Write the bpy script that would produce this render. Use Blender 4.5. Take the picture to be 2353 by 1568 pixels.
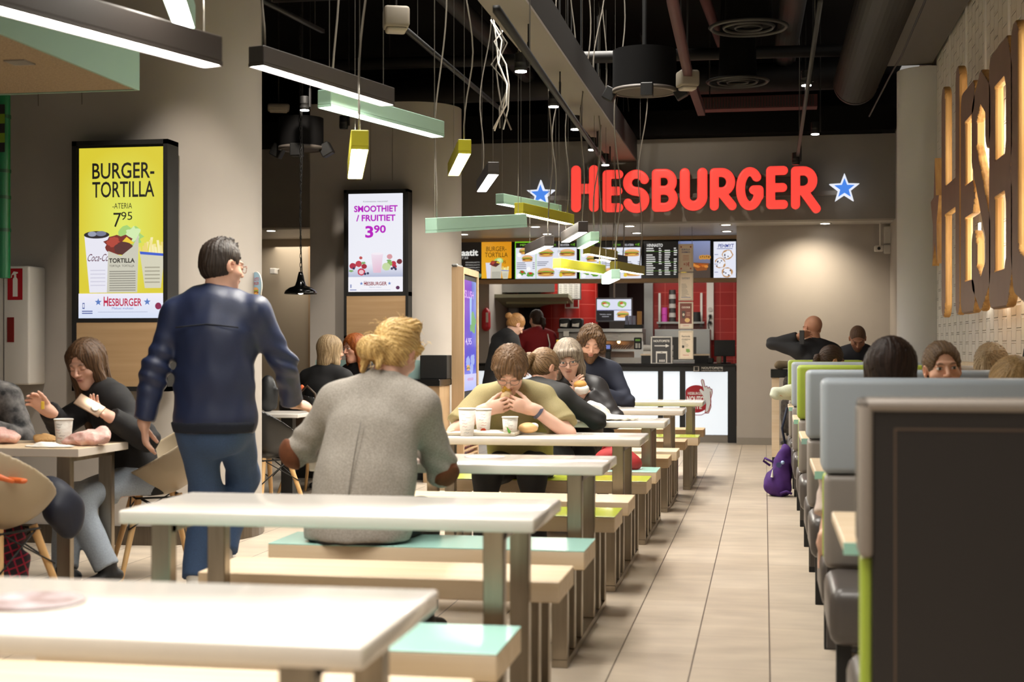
import bpy, bmesh, math, random
import numpy as np
from mathutils import Vector, Matrix

for _o in list(bpy.data.objects):
    bpy.data.objects.remove(_o)
SC = bpy.context.scene
COL = SC.collection
RND = random.Random(11)
PI = math.pi
EYE = 1.209                      # height of the lens above the floor
YAW = math.radians(10.07)
CS, SN = math.cos(YAW), math.sin(YAW)
FPX = 3268.0                     # 50 mm lens on a 36 mm wide frame of 2353 pixels
HOR = 798.0

# ------------------------------------------------------------------ camera
cam_d = bpy.data.cameras.new('camera')
cam_d.sensor_width = 36.0
cam_d.lens = 50.0
cam_d.shift_y = (HOR - 784.0) / 2353.0
cam_d.clip_start = 0.05
cam_d.clip_end = 200
cam_d.dof.use_dof = True
cam_d.dof.focus_distance = 10.5
cam_d.dof.aperture_fstop = 3.2
cam = bpy.data.objects.new('camera', cam_d)
COL.objects.link(cam)
cam.location = (0, 0, EYE)
cam.rotation_euler = (PI / 2, 0, YAW)
SC.camera = cam

# ------------------------------------------------------------------ world, exposure
SC.view_settings.view_transform = 'Standard'
SC.view_settings.look = 'None'
SC.view_settings.exposure = 0.0
SC.view_settings.gamma = 1.0
SC.view_settings.use_curve_mapping = False
wd = bpy.data.worlds.new('world')
SC.world = wd
wd.use_nodes = True
wd.node_tree.nodes['Background'].inputs[0].default_value = (1.0, 0.94, 0.86, 1)
wd.node_tree.nodes['Background'].inputs[1].default_value = 0.28
SC.cycles.use_denoising = True
SC.cycles.max_bounces = 7
SC.cycles.diffuse_bounces = 4
SC.cycles.sample_clamp_indirect = 6.0
SC.cycles.caustics_reflective = False
SC.cycles.caustics_refractive = False


def area_light(name, loc, size, energy, color=(1, 0.95, 0.87), rot=(0, 0, 0), size_y=None, spread=180):
    d = bpy.data.lights.new(name, 'AREA')
    d.shape = 'RECTANGLE'
    d.size = size
    d.size_y = size_y or size
    d.energy = energy
    d.color = color
    d.spread = math.radians(spread)
    o = bpy.data.objects.new(name, d)
    o.location = loc
    o.rotation_euler = rot
    COL.objects.link(o)
    return o


def spot_light(name, loc, target, energy, angle, color=(1, 0.9, 0.78), blend=0.6, size=0.04):
    d = bpy.data.lights.new(name, 'SPOT')
    d.energy = energy
    d.spot_size = math.radians(angle)
    d.spot_blend = blend
    d.color = color
    d.shadow_soft_size = size
    o = bpy.data.objects.new(name, d)
    o.location = loc
    o.rotation_euler = (Vector(target) - Vector(loc)).to_track_quat('-Z', 'Y').to_euler()
    COL.objects.link(o)
    return o


# unseen fill lights added over the hall; pillar and column spots hang without fittings
area_light('hall_fill', (-1.2, 2.2, 4.5), 2.2, 165, size_y=3.6, spread=95)
area_light('hall_fill', (-1.6, 10.2, 4.6), 1.2, 350, size_y=9.0, spread=85)
area_light('kitchen_light', (-2.4, 20.6, 2.62), 3.6, 75, (1, 0.95, 0.88), size_y=1.2)
area_light('corridor_light', (-6.2, 18.5, 2.6), 1.0, 14, (1, 0.9, 0.78), size_y=1.0)
for q, e in (((-0.1, 14.4, 3.6), 300), ):
    spot_light('grey_wall_light', (0.55, 17.25, 2.69), (0.55, 17.85, 0.9), 120, 125, (1, .86, .66), blend=1.0)
spot_light('pillar_light', (-2.9, 6.3, 4.3), (-3.25, 8.4, 1.0), 330, 40, blend=0.5)
spot_light('pillar_light', (-2.8, 12.2, 3.9), (-3.45, 14.0, 1.1), 280, 48, blend=0.6)
spot_light('pillar_light', (-3.9, 11.9, 3.9), (-4.6, 14.0, 1.0), 150, 48, blend=0.6)
spot_light('fascia_light', (-1.3, 15.2, 4.1), (-1.0, 17.1, 2.6), 45, 90, blend=0.9)
spot_light('column_light', (0.75, 12.3, 3.9), (1.3, 13.1, 1.4), 170, 44, blend=0.6)


# ------------------------------------------------------------------ places
def spot(u, v, Y):
    """the point of the hall at distance Y along the aisle that the photograph shows at (u, v)"""
    a = (u - 1176.5) / FPX
    D = Y / (a * SN + CS)
    return Vector((Y * (a * CS - SN) / (a * SN + CS), Y, EYE + (HOR - v) / FPX * D))


def at_height(u, v, z):
    """the point at height z that the photograph shows at (u, v)"""
    D = (EYE - z) * FPX / (v - HOR)
    a = (u - 1176.5) / FPX
    return Vector((a * D * CS - D * SN, a * D * SN + D * CS, z))


# ------------------------------------------------------------------ colours and materials
def lin(c):
    return c / 12.92 if c <= 0.04045 else ((c + 0.055) / 1.055) ** 2.4


def hx(s):
    s = s.lstrip('#')
    return tuple(lin(int(s[i:i + 2], 16) / 255.0) for i in (0, 2, 4))


MATS = {}


def mat(name, col, rough=0.6, metal=0.0, noise=0.0, nscale=20.0, bump=0.0, bscale=80.0, spec=0.5,
        stretch=(1, 1, 1), coat=0.0, col2=None, detail=3.0):
    if name in MATS:
        return MATS[name]
    m = bpy.data.materials.new(name)
    MATS[name] = m
    m.use_nodes = True
    nt = m.node_tree
    b = nt.nodes['Principled BSDF']
    c = hx(col) if isinstance(col, str) else col
    b.inputs['Base Color'].default_value = (*c, 1)
    b.inputs['Roughness'].default_value = rough
    b.inputs['Metallic'].default_value = metal
    b.inputs['Specular IOR Level'].default_value = spec
    if coat:
        b.inputs['Coat Weight'].default_value = coat
        b.inputs['Coat Roughness'].default_value = 0.08
    if noise or bump:
        tc = nt.nodes.new('ShaderNodeTexCoord')
        mp = nt.nodes.new('ShaderNodeMapping')
        mp.inputs['Scale'].default_value = stretch
        nt.links.new(tc.outputs['Object'], mp.inputs['Vector'])
    if noise:
        nz = nt.nodes.new('ShaderNodeTexNoise')
        nz.inputs['Scale'].default_value = nscale
        nz.inputs['Detail'].default_value = detail
        nt.links.new(mp.outputs[0], nz.inputs['Vector'])
        rp = nt.nodes.new('ShaderNodeValToRGB')
        c2 = hx(col2) if isinstance(col2, str) else tuple(x * (1 - noise) for x in c)
        rp.color_ramp.elements[0].position = 0.3
        rp.color_ramp.elements[1].position = 0.7
        rp.color_ramp.elements[0].color = (*c2, 1)
        rp.color_ramp.elements[1].color = (*c, 1)
        nt.links.new(nz.outputs['Fac'], rp.inputs['Fac'])
        nt.links.new(rp.outputs['Color'], b.inputs['Base Color'])
    if bump:
        nb = nt.nodes.new('ShaderNodeTexNoise')
        nb.inputs['Scale'].default_value = bscale
        nb.inputs['Detail'].default_value = 4
        nt.links.new(mp.outputs[0], nb.inputs['Vector'])
        bp = nt.nodes.new('ShaderNodeBump')
        bp.inputs['Strength'].default_value = bump
        bp.inputs['Distance'].default_value = 0.01
        nt.links.new(nb.outputs['Fac'], bp.inputs['Height'])
        nt.links.new(bp.outputs['Normal'], b.inputs['Normal'])
    return m


def emit(name, col, strength):
    if name in MATS:
        return MATS[name]
    m = bpy.data.materials.new(name)
    MATS[name] = m
    m.use_nodes = True
    b = m.node_tree.nodes['Principled BSDF']
    c = hx(col) if isinstance(col, str) else col
    b.inputs['Base Color'].default_value = (*[x * 0.5 for x in c], 1)
    b.inputs['Roughness'].default_value = 0.4
    b.inputs['Emission Color'].default_value = (*c, 1)
    b.inputs['Emission Strength'].default_value = strength
    return m


def attr_mat(name, rough=0.5, glow=0.0, bump=0.0, bscale=200, spec=0.4, sss=0.0):
    if name in MATS:
        return MATS[name]
    m = bpy.data.materials.new(name)
    MATS[name] = m
    m.use_nodes = True
    nt = m.node_tree
    b = nt.nodes['Principled BSDF']
    a = nt.nodes.new('ShaderNodeAttribute')
    a.attribute_name = 'Col'
    b.inputs['Roughness'].default_value = rough
    b.inputs['Specular IOR Level'].default_value = spec
    if glow:
        b.inputs['Base Color'].default_value = (0.02, 0.02, 0.02, 1)
        nt.links.new(a.outputs['Color'], b.inputs['Emission Color'])
        b.inputs['Emission Strength'].default_value = glow
    else:
        nt.links.new(a.outputs['Color'], b.inputs['Base Color'])
    if sss:
        b.inputs['Subsurface Weight'].default_value = sss
        b.inputs['Subsurface Radius'].default_value = (0.012, 0.005, 0.003)
    if bump:
        tc = nt.nodes.new('ShaderNodeTexCoord')
        nb = nt.nodes.new('ShaderNodeTexNoise')
        nb.inputs['Scale'].default_value = bscale
        nt.links.new(tc.outputs['Object'], nb.inputs['Vector'])
        bp = nt.nodes.new('ShaderNodeBump')
        bp.inputs['Strength'].default_value = bump
        bp.inputs['Distance'].default_value = 0.005
        nt.links.new(nb.outputs['Fac'], bp.inputs['Height'])
        nt.links.new(bp.outputs['Normal'], b.inputs['Normal'])
    return m


def wood(name, c1, c2, axis='X', rough=0.45, scale=1.0, coat=0.0):
    st = {'X': (1.2, 22, 22), 'Y': (22, 1.2, 22), 'Z': (22, 22, 1.2)}[axis]
    return mat(name, c1, rough, noise=1.0, nscale=scale, col2=c2, stretch=st, detail=5, bump=0.05, bscale=2, coat=coat)


M_WALL = mat('warm_grey_plaster', '#a7a098', 0.85, noise=0.05, nscale=3)
M_FASCIA = mat('grey_fascia_paint', '#8d877e', 0.85, noise=0.05, nscale=3)
M_WHITE = mat('white_paint', '#d9d5cd', 0.7)
M_BLACK = mat('matt_black', '#0e0d0c', 0.6)
M_BLACKG = mat('gloss_black', '#0b0b0b', 0.15)
M_CEIL = mat("black_ceiling_paint", "#0f0d0c", 0.95, spec=0.1)
M_DUCT = mat("dark_galvanised", "#1f1b18", 0.6, 0.2)
M_STEEL = mat('brushed_steel', '#a79c8c', 0.3, 1.0, noise=0.25, nscale=4, stretch=(8, 8, 0.6), bump=0.03, bscale=30)
M_STEEL2 = mat('kitchen_steel', '#9a9a98', 0.3, 0.9)
M_BIRCH = wood('birch_bench', '#dfcbb0', '#d2b995')
M_BROWNW = wood('ash_bench', '#c9ab86', '#b08f68')
M_OAK = wood('oak_panel', '#b0926e', '#a2835e', 'X', 0.5)
M_OAKV = wood('oak_upright', '#b39776', '#a08360', 'Z', 0.5)
M_PLYF = mat('walnut_letter_face', '#85695a', 0.6, noise=0.12, nscale=6)
M_PLYS = wood('plywood_edge', '#d6a968', '#a9793f', 'Z', 0.6)
M_STONE = mat('white_solid_surface', '#e6dfd5', 0.16, noise=0.05, nscale=5, coat=0.3)
M_LAMIN = mat('whitened_laminate', '#ddd7cf', 0.2, noise=0.12, nscale=3, stretch=(1, 14, 14), coat=0.3)
M_MINT = mat('mint_laminate', '#a8d8cc', 0.22, coat=0.2)
M_LIME = mat('lime_laminate', '#b9c43c', 0.22, coat=0.2)
M_FROST = emit('backlit_frosted_glass', '#dfe6ec', 0.9)
M_LEATH_B = mat('pale_blue_leather', '#a9b2ba', 0.42, bump=0.04, bscale=60)
M_LEATH_G = mat('lime_leather', '#9fb23e', 0.45, bump=0.04, bscale=60)
M_LEATH_T = mat('taupe_leather', '#8a827a', 0.42, bump=0.04, bscale=60)
M_LEATH_D = mat('dark_brown_leather', '#4a4440', 0.35, bump=0.04, bscale=60)
M_PANELD = mat('dark_brown_panel', '#251f1c', 0.55, noise=0.1, nscale=2)
M_PIPING = mat('grey_piping', '#8f857c', 0.45)
M_STRIP = emit('lit_lamp_diffuser', (1.0, 0.94, 0.84), 70.0)
M_LGREY = mat('anthracite_lamp', '#38322f', 0.5)
M_LTEAL = mat('sage_lamp', '#9cbfae', 0.5)
M_LYEL = mat('yellow_green_lamp', '#b9b326', 0.45)
M_LOLV = mat('olive_lamp', '#8d8620', 0.5)
M_WIRE = mat('grey_cable', '#7d766c', 0.5)
M_SWIRE = mat('suspension_wire', '#8a857c', 0.3, 0.8)
M_RED = mat('red_tile_plain', '#9c2118', 0.35)
M_PRINT = attr_mat('printed', 0.4)
M_SCREEN = attr_mat('screen_picture', 0.2, glow=0.95)
M_SKIN = attr_mat('skin', 0.5, bump=0.05, spec=0.35)
M_HAIR = attr_mat('hair', 0.5, bump=0.25, bscale=400, spec=0.3)
M_PAPER = mat('white_paper', '#ece8e0', 0.8)


# ------------------------------------------------------------------ mesh building
class MB:
    def __init__(s):
        s.v, s.f, s.m, s.sm = [], [], [], []

    def add(s, vs, fs, mi=0, smooth=False):
        o = len(s.v)
        s.v.extend([tuple(p) for p in vs])
        s.f.extend([tuple(i + o for i in f) for f in fs])
        s.m.extend([mi] * len(fs))
        s.sm.extend([smooth] * len(fs))
        return s

    def box(s, x0, x1, y0, y1, z0, z1, bev=0.0, seg=1, mi=0, T=None):
        x0, x1 = min(x0, x1), max(x0, x1)
        y0, y1 = min(y0, y1), max(y0, y1)
        z0, z1 = min(z0, z1), max(z0, z1)
        if bev <= 0:
            vs = [(x, y, z) for z in (z0, z1) for y in (y0, y1) for x in (x0, x1)]
            fs = [(0, 2, 3, 1), (4, 5, 7, 6), (0, 1, 5, 4), (2, 6, 7, 3), (0, 4, 6, 2), (1, 3, 7, 5)]
        else:
            bm = bmesh.new()
            bmesh.ops.create_cube(bm, size=1.0)
            for v in bm.verts:
                v.co = Vector(((x0 + x1) / 2 + v.co.x * (x1 - x0), (y0 + y1) / 2 + v.co.y * (y1 - y0),
                               (z0 + z1) / 2 + v.co.z * (z1 - z0)))
            b = min(bev, 0.49 * min(x1 - x0, y1 - y0, z1 - z0))
            bmesh.ops.bevel(bm, geom=bm.edges[:], offset=b, segments=seg, profile=0.5, affect='EDGES')
            bm.verts.index_update()
            vs = [v.co.copy() for v in bm.verts]
            fs = [[v.index for v in f.verts] for f in bm.faces]
            bm.free()
        if T is not None:
            vs = [T @ Vector(p) for p in vs]
        return s.add(vs, fs, mi, bev > 0 and seg > 1)

    def cone(s, a, b, ra, rb=None, n=12, caps=True, mi=0, smooth=True):
        a, b = Vector(a), Vector(b)
        rb = ra if rb is None else rb
        d = (b - a).normalized()
        e = d.orthogonal().normalized()
        g = d.cross(e)
        vs, fs = [], []
        for c, r in ((a, ra), (b, rb)):
            for i in range(n):
                t = 2 * PI * i / n
                vs.append(c + e * (r * math.cos(t)) + g * (r * math.sin(t)))
        for i in range(n):
            j = (i + 1) % n
            fs.append((i, j, n + j, n + i))
        s.add(vs, fs, mi, smooth)
        if caps:
            s.add(vs[:n], [tuple(range(n))[::-1]], mi)
            s.add(vs[n:], [tuple(range(n))], mi)
        return s

    def tube(s, pts, r, n=6, mi=0):
        pts = [Vector(p) for p in pts]
        vs, fs = [], []
        rr = r if isinstance(r, (list, tuple)) else [r] * len(pts)
        e = None
        for i, p in enumerate(pts):
            d = (pts[min(i + 1, len(pts) - 1)] - pts[max(i - 1, 0)]).normalized()
            if e is None:
                e = d.orthogonal().normalized()
            else:
                e = (e - d * e.dot(d))
                e = e.normalized() if e.length > 1e-6 else d.orthogonal().normalized()
            g = d.cross(e)
            for k in range(n):
                t = 2 * PI * k / n
                vs.append(p + (e * math.cos(t) + g * math.sin(t)) * rr[i])
        for i in range(len(pts) - 1):
            for k in range(n):
                k2 = (k + 1) % n
                fs.append((i * n + k, i * n + k2, (i + 1) * n + k2, (i + 1) * n + k))
        fs.append(tuple(range(n))[::-1])
        fs.append(tuple(range((len(pts) - 1) * n, len(pts) * n)))
        return s.add(vs, fs, mi, True)

    def lathe(s, prof, c=(0, 0, 0), n=24, mi=0, smooth=True, close=False):
        vs, fs = [], []
        for r, z in prof:
            for i in range(n):
                t = 2 * PI * i / n
                vs.append((c[0] + r * math.cos(t), c[1] + r * math.sin(t), c[2] + z))
        m = len(prof)
        for k in range(m if close else m - 1):
            k2 = (k + 1) % m
            for i in range(n):
                j = (i + 1) % n
                fs.append((k * n + i, k * n + j, k2 * n + j, k2 * n + i))
        if not close:
            if prof[0][0] > 1e-5:
                fs.append(tuple(range(n))[::-1])
            if prof[-1][0] > 1e-5:
                fs.append(tuple(range((m - 1) * n, m * n)))
        return s.add(vs, fs, mi, smooth)

    def prism(s, poly, z0, z1, mi=0, smooth=False, caps=True):
        n = len(poly)
        vs = [(p[0], p[1], z0) for p in poly] + [(p[0], p[1], z1) for p in poly]
        s.add(vs, [(i, (i + 1) % n, n + (i + 1) % n, n + i) for i in range(n)], mi, smooth)
        if caps:
            s.add(vs[:n], [tuple(range(n))[::-1]], mi)
            s.add(vs[n:], [tuple(range(n))], mi)
        return s

    def ball(s, c, r, n=12, mi=0, sc=(1, 1, 1)):
        prof = [(r * math.sin(PI * k / n) * 1.0, -r * math.cos(PI * k / n)) for k in range(n + 1)]
        vs, fs = [], []
        m = n + 4
        for rr, z in prof:
            for i in range(m):
                t = 2 * PI * i / m
                vs.append((c[0] + rr * math.cos(t) * sc[0], c[1] + rr * math.sin(t) * sc[1], c[2] + z * sc[2]))
        for k in range(n):
            for i in range(m):
                j = (i + 1) % m
                fs.append((k * m + i, k * m + j, (k + 1) * m + j, (k + 1) * m + i))
        return s.add(vs, fs, mi, True)

    def xf(s, T):
        s.v = [tuple(T @ Vector(p)) for p in s.v]
        return s


def thing(name, label, cat, loc=(0, 0, 0), rz=0.0, group=None):
    o = bpy.data.objects.new(name, None)
    o.empty_display_size = 0.1
    COL.objects.link(o)
    o.location = loc
    o.rotation_euler = (0, 0, rz)
    o['label'] = label
    o['category'] = cat
    if group:
        o['group'] = group
    return o


def tag(o, label, cat, group=None):
    o['label'] = label
    o['category'] = cat
    if group:
        o['group'] = group
    return o


def obj(name, mb, mats, parent=None, world=False, label=None):
    """one mesh object; with world=True the mesh was laid out in hall coordinates"""
    me = bpy.data.meshes.new(name)
    v = mb.v
    loc = Vector((0, 0, 0))
    if world:
        if parent is not None:
            base = Vector(parent.location)
            if parent.parent is not None:
                base = base + Vector(parent.parent.location)
            v = [(p[0] - base[0], p[1] - base[1], p[2] - base[2]) for p in v]
        else:
            xs, ys, zs = zip(*v)
            loc = Vector(((min(xs) + max(xs)) / 2, (min(ys) + max(ys)) / 2, min(zs)))
            v = [(p[0] - loc[0], p[1] - loc[1], p[2] - loc[2]) for p in v]
    me.from_pydata(v, [], mb.f)
    me.polygons.foreach_set('material_index', mb.m)
    me.polygons.foreach_set('use_smooth', mb.sm)
    for m in (mats if isinstance(mats, (list, tuple)) else [mats]):
        me.materials.append(m)
    me.update()
    o = bpy.data.objects.new(name, me)
    COL.objects.link(o)
    o.location = loc
    if parent is not None:
        o.parent = parent
    if label:
        o['label'] = label
    return o


def struct(name, mb, mats):
    o = obj(name, mb, mats, None, True)
    o['kind'] = 'structure'
    return o


def dup(root, loc=None, rz=None, label=None, group=None):
    r = root.copy()
    COL.objects.link(r)
    if loc is not None:
        r.location = loc
    if rz is not None:
        r.rotation_euler = (0, 0, rz)
    if label:
        r['label'] = label
    if group:
        r['group'] = group
    for ch in list(root.children):
        c = ch.copy()
        COL.objects.link(c)
        c.parent = r
        for g in list(ch.children):
            d = g.copy()
            COL.objects.link(d)
            d.parent = c
    return r


# ------------------------------------------------------------------ lettering and flat pictures
_TXT = {}


def text2d(s, bold=0.0):
    key = (s, bold)
    if key not in _TXT:
        cu = bpy.data.curves.new('lettering', 'FONT')
        cu.body = s
        cu.size = 1.0
        cu.offset = bold
        cu.resolution_u = 3
        cu.align_x = 'LEFT'
        o = bpy.data.objects.new('lettering', cu)
        COL.objects.link(o)
        bpy.context.view_layer.update()
        me = bpy.data.meshes.new_from_object(o.evaluated_get(bpy.context.evaluated_depsgraph_get()))
        vs = [(v.co.x, v.co.y) for v in me.vertices]
        fs = [tuple(p.vertices) for p in me.polygons]
        bpy.data.objects.remove(o)
        bpy.data.curves.remove(cu)
        bpy.data.meshes.remove(me)
        _TXT[key] = (vs, fs)
    return _TXT[key]


class Art:
    """flat coloured shapes stacked a hair apart on one panel, x to the right, y up, in metres"""

    def __init__(s, w, h, bg):
        s.w, s.h = w, h
        s.v, s.f, s.c = [], [], []
        s.L = 0
        s.poly([(0, 0), (w, 0), (w, h), (0, h)], bg)

    def raw(s, pts, faces, col, cols=None):
        o = len(s.v)
        s.v.extend([(p[0], -0.00012 * s.L, p[1]) for p in pts])
        for f in faces:
            s.f.append(tuple(i + o for i in f))
            s.c.append([cols[i] for i in f] if cols else [col] * len(f))
        s.L += 1
        return s

    def poly(s, pts, col, cols=None):
        c = hx(col) if isinstance(col, str) else col
        if cols:
            cols = [hx(k) if isinstance(k, str) else k for k in cols]
        return s.raw(pts, [tuple(range(len(pts)))], c, cols)

    def rect(s, x0, y0, x1, y1, col, cols=None):
        return s.poly([(x0, y0), (x1, y0), (x1, y1), (x0, y1)], col, cols)

    def ell(s, x, y, rx, ry, col, n=22, a0=0, a1=360, jit=0.0):
        pts = []
        for i in range(n):
            t = math.radians(a0 + (a1 - a0) * i / (n if a1 - a0 >= 360 else n - 1))
            k = 1 + jit * (RND.random() - 0.5) * 2
            pts.append((x + rx * k * math.cos(t), y + ry * k * math.sin(t)))
        return s.poly(pts, col)

    def radial(s, x, y, rx, ry, c_in, c_out, n=36):
        pts = [(min(max(x + rx * math.cos(2 * PI * i / n), 0), s.w), min(max(y + ry * math.sin(2 * PI * i / n), 0), s.h)) for i in range(n)] + [(x, y)]
        return s.raw(pts, [(i, (i + 1) % n, n) for i in range(n)], None, [hx(c_out)] * n + [hx(c_in)])

    def line(s, pts, w, col):
        for (x0, y0), (x1, y1) in zip(pts, pts[1:]):
            d = math.hypot(x1 - x0, y1 - y0) or 1
            nx, ny = -(y1 - y0) / d * w / 2, (x1 - x0) / d * w / 2
            s.poly([(x0 - nx, y0 - ny), (x1 - nx, y1 - ny), (x1 + nx, y1 + ny), (x0 + nx, y0 + ny)], col)
        return s

    def text(s, t, x, y, h, col, width=None, bold=0.0, align='C', slant=0.0):
        """h is the height of a capital; width fits the whole line"""
        vs, fs = text2d(t, bold)
        if not vs:
            return s
        xs = [p[0] for p in vs]
        x0, x1 = min(xs), max(xs)
        k = h / 0.729
        kx = (width / (x1 - x0)) if width else k
        W = (x1 - x0) * kx
        ox = x - (W / 2 if align == 'C' else (W if align == 'R' else 0))
        pts = [(ox + (p[0] - x0) * kx + slant * p[1] * k, y + p[1] * k) for p in vs]
        return s.raw(pts, fs, hx(col) if isinstance(col, str) else col)

    def star(s, x, y, r, col, inner=0.42):
        pts = []
        for i in range(10):
            t = PI / 2 + i * PI / 5
            q = r if i % 2 == 0 else r * inner
            pts.append((x + q * math.cos(t), y + q * math.sin(t)))
        return s.raw(pts + [(x, y)], [(i, (i + 1) % 10, 10) for i in range(10)], hx(col))

    def burger(s, x, y, w, h):
        s.ell(x, y + h * 0.16, w * 0.48, h * 0.40, '#d9914a', 16, 0, 180)
        s.ell(x, y + h * 0.28, w * 0.40, h * 0.26, '#eab679', 14, 0, 180)
        s.ell(x, y + h * 0.12, w * 0.52, h * 0.10, '#6fb03a', 18, jit=0.25)
        s.ell(x, y + h * 0.04, w * 0.46, h * 0.07, '#c8322a', 14, jit=0.1)
        s.ell(x, y - h * 0.03, w * 0.50, h * 0.09, '#5b2f20', 14, jit=0.1)
        s.poly([(x - w * 0.3, y - h * 0.02), (x + w * 0.35, y), (x + w * 0.05, y - h * 0.16)], '#f3c53a')
        s.rect(x - w * 0.45, y - h * 0.24, x + w * 0.45, y - h * 0.1, '#dda25c')
        s.ell(x, y - h * 0.22, w * 0.45, h * 0.1, '#cf9450', 14, 180, 360)

    def build(s, name, m, parent, loc=(0, 0, 0), rz=0.0, rx=0.0, label=None):
        me = bpy.data.meshes.new(name)
        me.from_pydata(s.v, [], s.f)
        ca = me.color_attributes.new('Col', 'FLOAT_COLOR', 'CORNER')
        k = 0
        for cs in s.c:
            for c in cs:
                ca.data[k].color = (*c, 1)
                k += 1
        me.materials.append(m)
        o = bpy.data.objects.new(name, me)
        COL.objects.link(o)
        o.location = loc
        o.rotation_euler = (rx, 0, rz)
        if parent is not None:
            o.parent = parent
        if label:
            o['label'] = label
        return o


# ------------------------------------------------------------------ smooth solids
def nets(F, xs, ys, zs):
    """surface nets: a quad mesh of F = 0"""
    nx, ny, nz = F.shape
    S = F < 0
    cnt = np.zeros((nx - 1, ny - 1, nz - 1), np.int32)
    acc = np.zeros((nx - 1, ny - 1, nz - 1, 3))
    X = [np.asarray(xs), np.asarray(ys), np.asarray(zs)]
    sh = (nx, ny, nz)
    for ax in range(3):
        a = [slice(None)] * 3
        b = [slice(None)] * 3
        a[ax] = slice(0, -1)
        b[ax] = slice(1, None)
        fa, fb = F[tuple(a)], F[tuple(b)]
        cross = S[tuple(a)] != S[tuple(b)]
        idx = np.argwhere(cross)
        if len(idx) == 0:
            continue
        va, vb = fa[cross], fb[cross]
        t = va / (va - vb)
        P = np.stack([X[k][idx[:, k]] for k in range(3)], 1).astype(float)
        P[:, ax] += t * (X[ax][idx[:, ax] + 1] - X[ax][idx[:, ax]])
        o1, o2 = [k for k in range(3) if k != ax]
        for d1 in (0, -1):
            for d2 in (0, -1):
                c = idx.copy()
                c[:, o1] += d1
                c[:, o2] += d2
                ok = (c[:, o1] >= 0) & (c[:, o2] >= 0) & (c[:, o1] < sh[o1] - 1) & (c[:, o2] < sh[o2] - 1)
                c2 = c[ok]
                np.add.at(cnt, (c2[:, 0], c2[:, 1], c2[:, 2]), 1)
                np.add.at(acc, (c2[:, 0], c2[:, 1], c2[:, 2]), P[ok])
    act = cnt > 0
    vid = -np.ones(cnt.shape, np.int64)
    vid[act] = np.arange(act.sum())
    V = acc[act] / cnt[act][:, None]
    quads = []
    for ax in range(3):
        a = [slice(None)] * 3
        b = [slice(None)] * 3
        a[ax] = slice(0, -1)
        b[ax] = slice(1, None)
        cross = S[tuple(a)] != S[tuple(b)]
        idx = np.argwhere(cross)
        if len(idx) == 0:
            continue
        o1, o2 = [(1, 2), (2, 0), (0, 1)][ax]
        ok = (idx[:, o1] > 0) & (idx[:, o2] > 0) & (idx[:, o1] < sh[o1] - 1) & (idx[:, o2] < sh[o2] - 1)
        idx = idx[ok]
        inside = S[tuple(a)][idx[:, 0], idx[:, 1], idx[:, 2]]
        q = []
        for d1, d2 in ((-1, -1), (0, -1), (0, 0), (-1, 0)):
            c = idx.copy()
            c[:, o1] += d1
            c[:, o2] += d2
            q.append(vid[c[:, 0], c[:, 1], c[:, 2]])
        q = np.stack(q, 1)
        q[~inside] = q[~inside][:, ::-1]
        quads.append(q)
    Q = np.concatenate(quads) if quads else np.zeros((0, 4), int)
    return V, Q


def axis_pts(lo, hi, res, fine):
    pts = [lo]
    while pts[-1] < hi:
        p = pts[-1]
        r = res
        for a, b, q in fine:
            if a <= p < b:
                r = min(r, q)
            elif p < a < p + r:
                r = min(r, max(q, a - p))
        pts.append(p + r)
    return np.array(pts)


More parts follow.
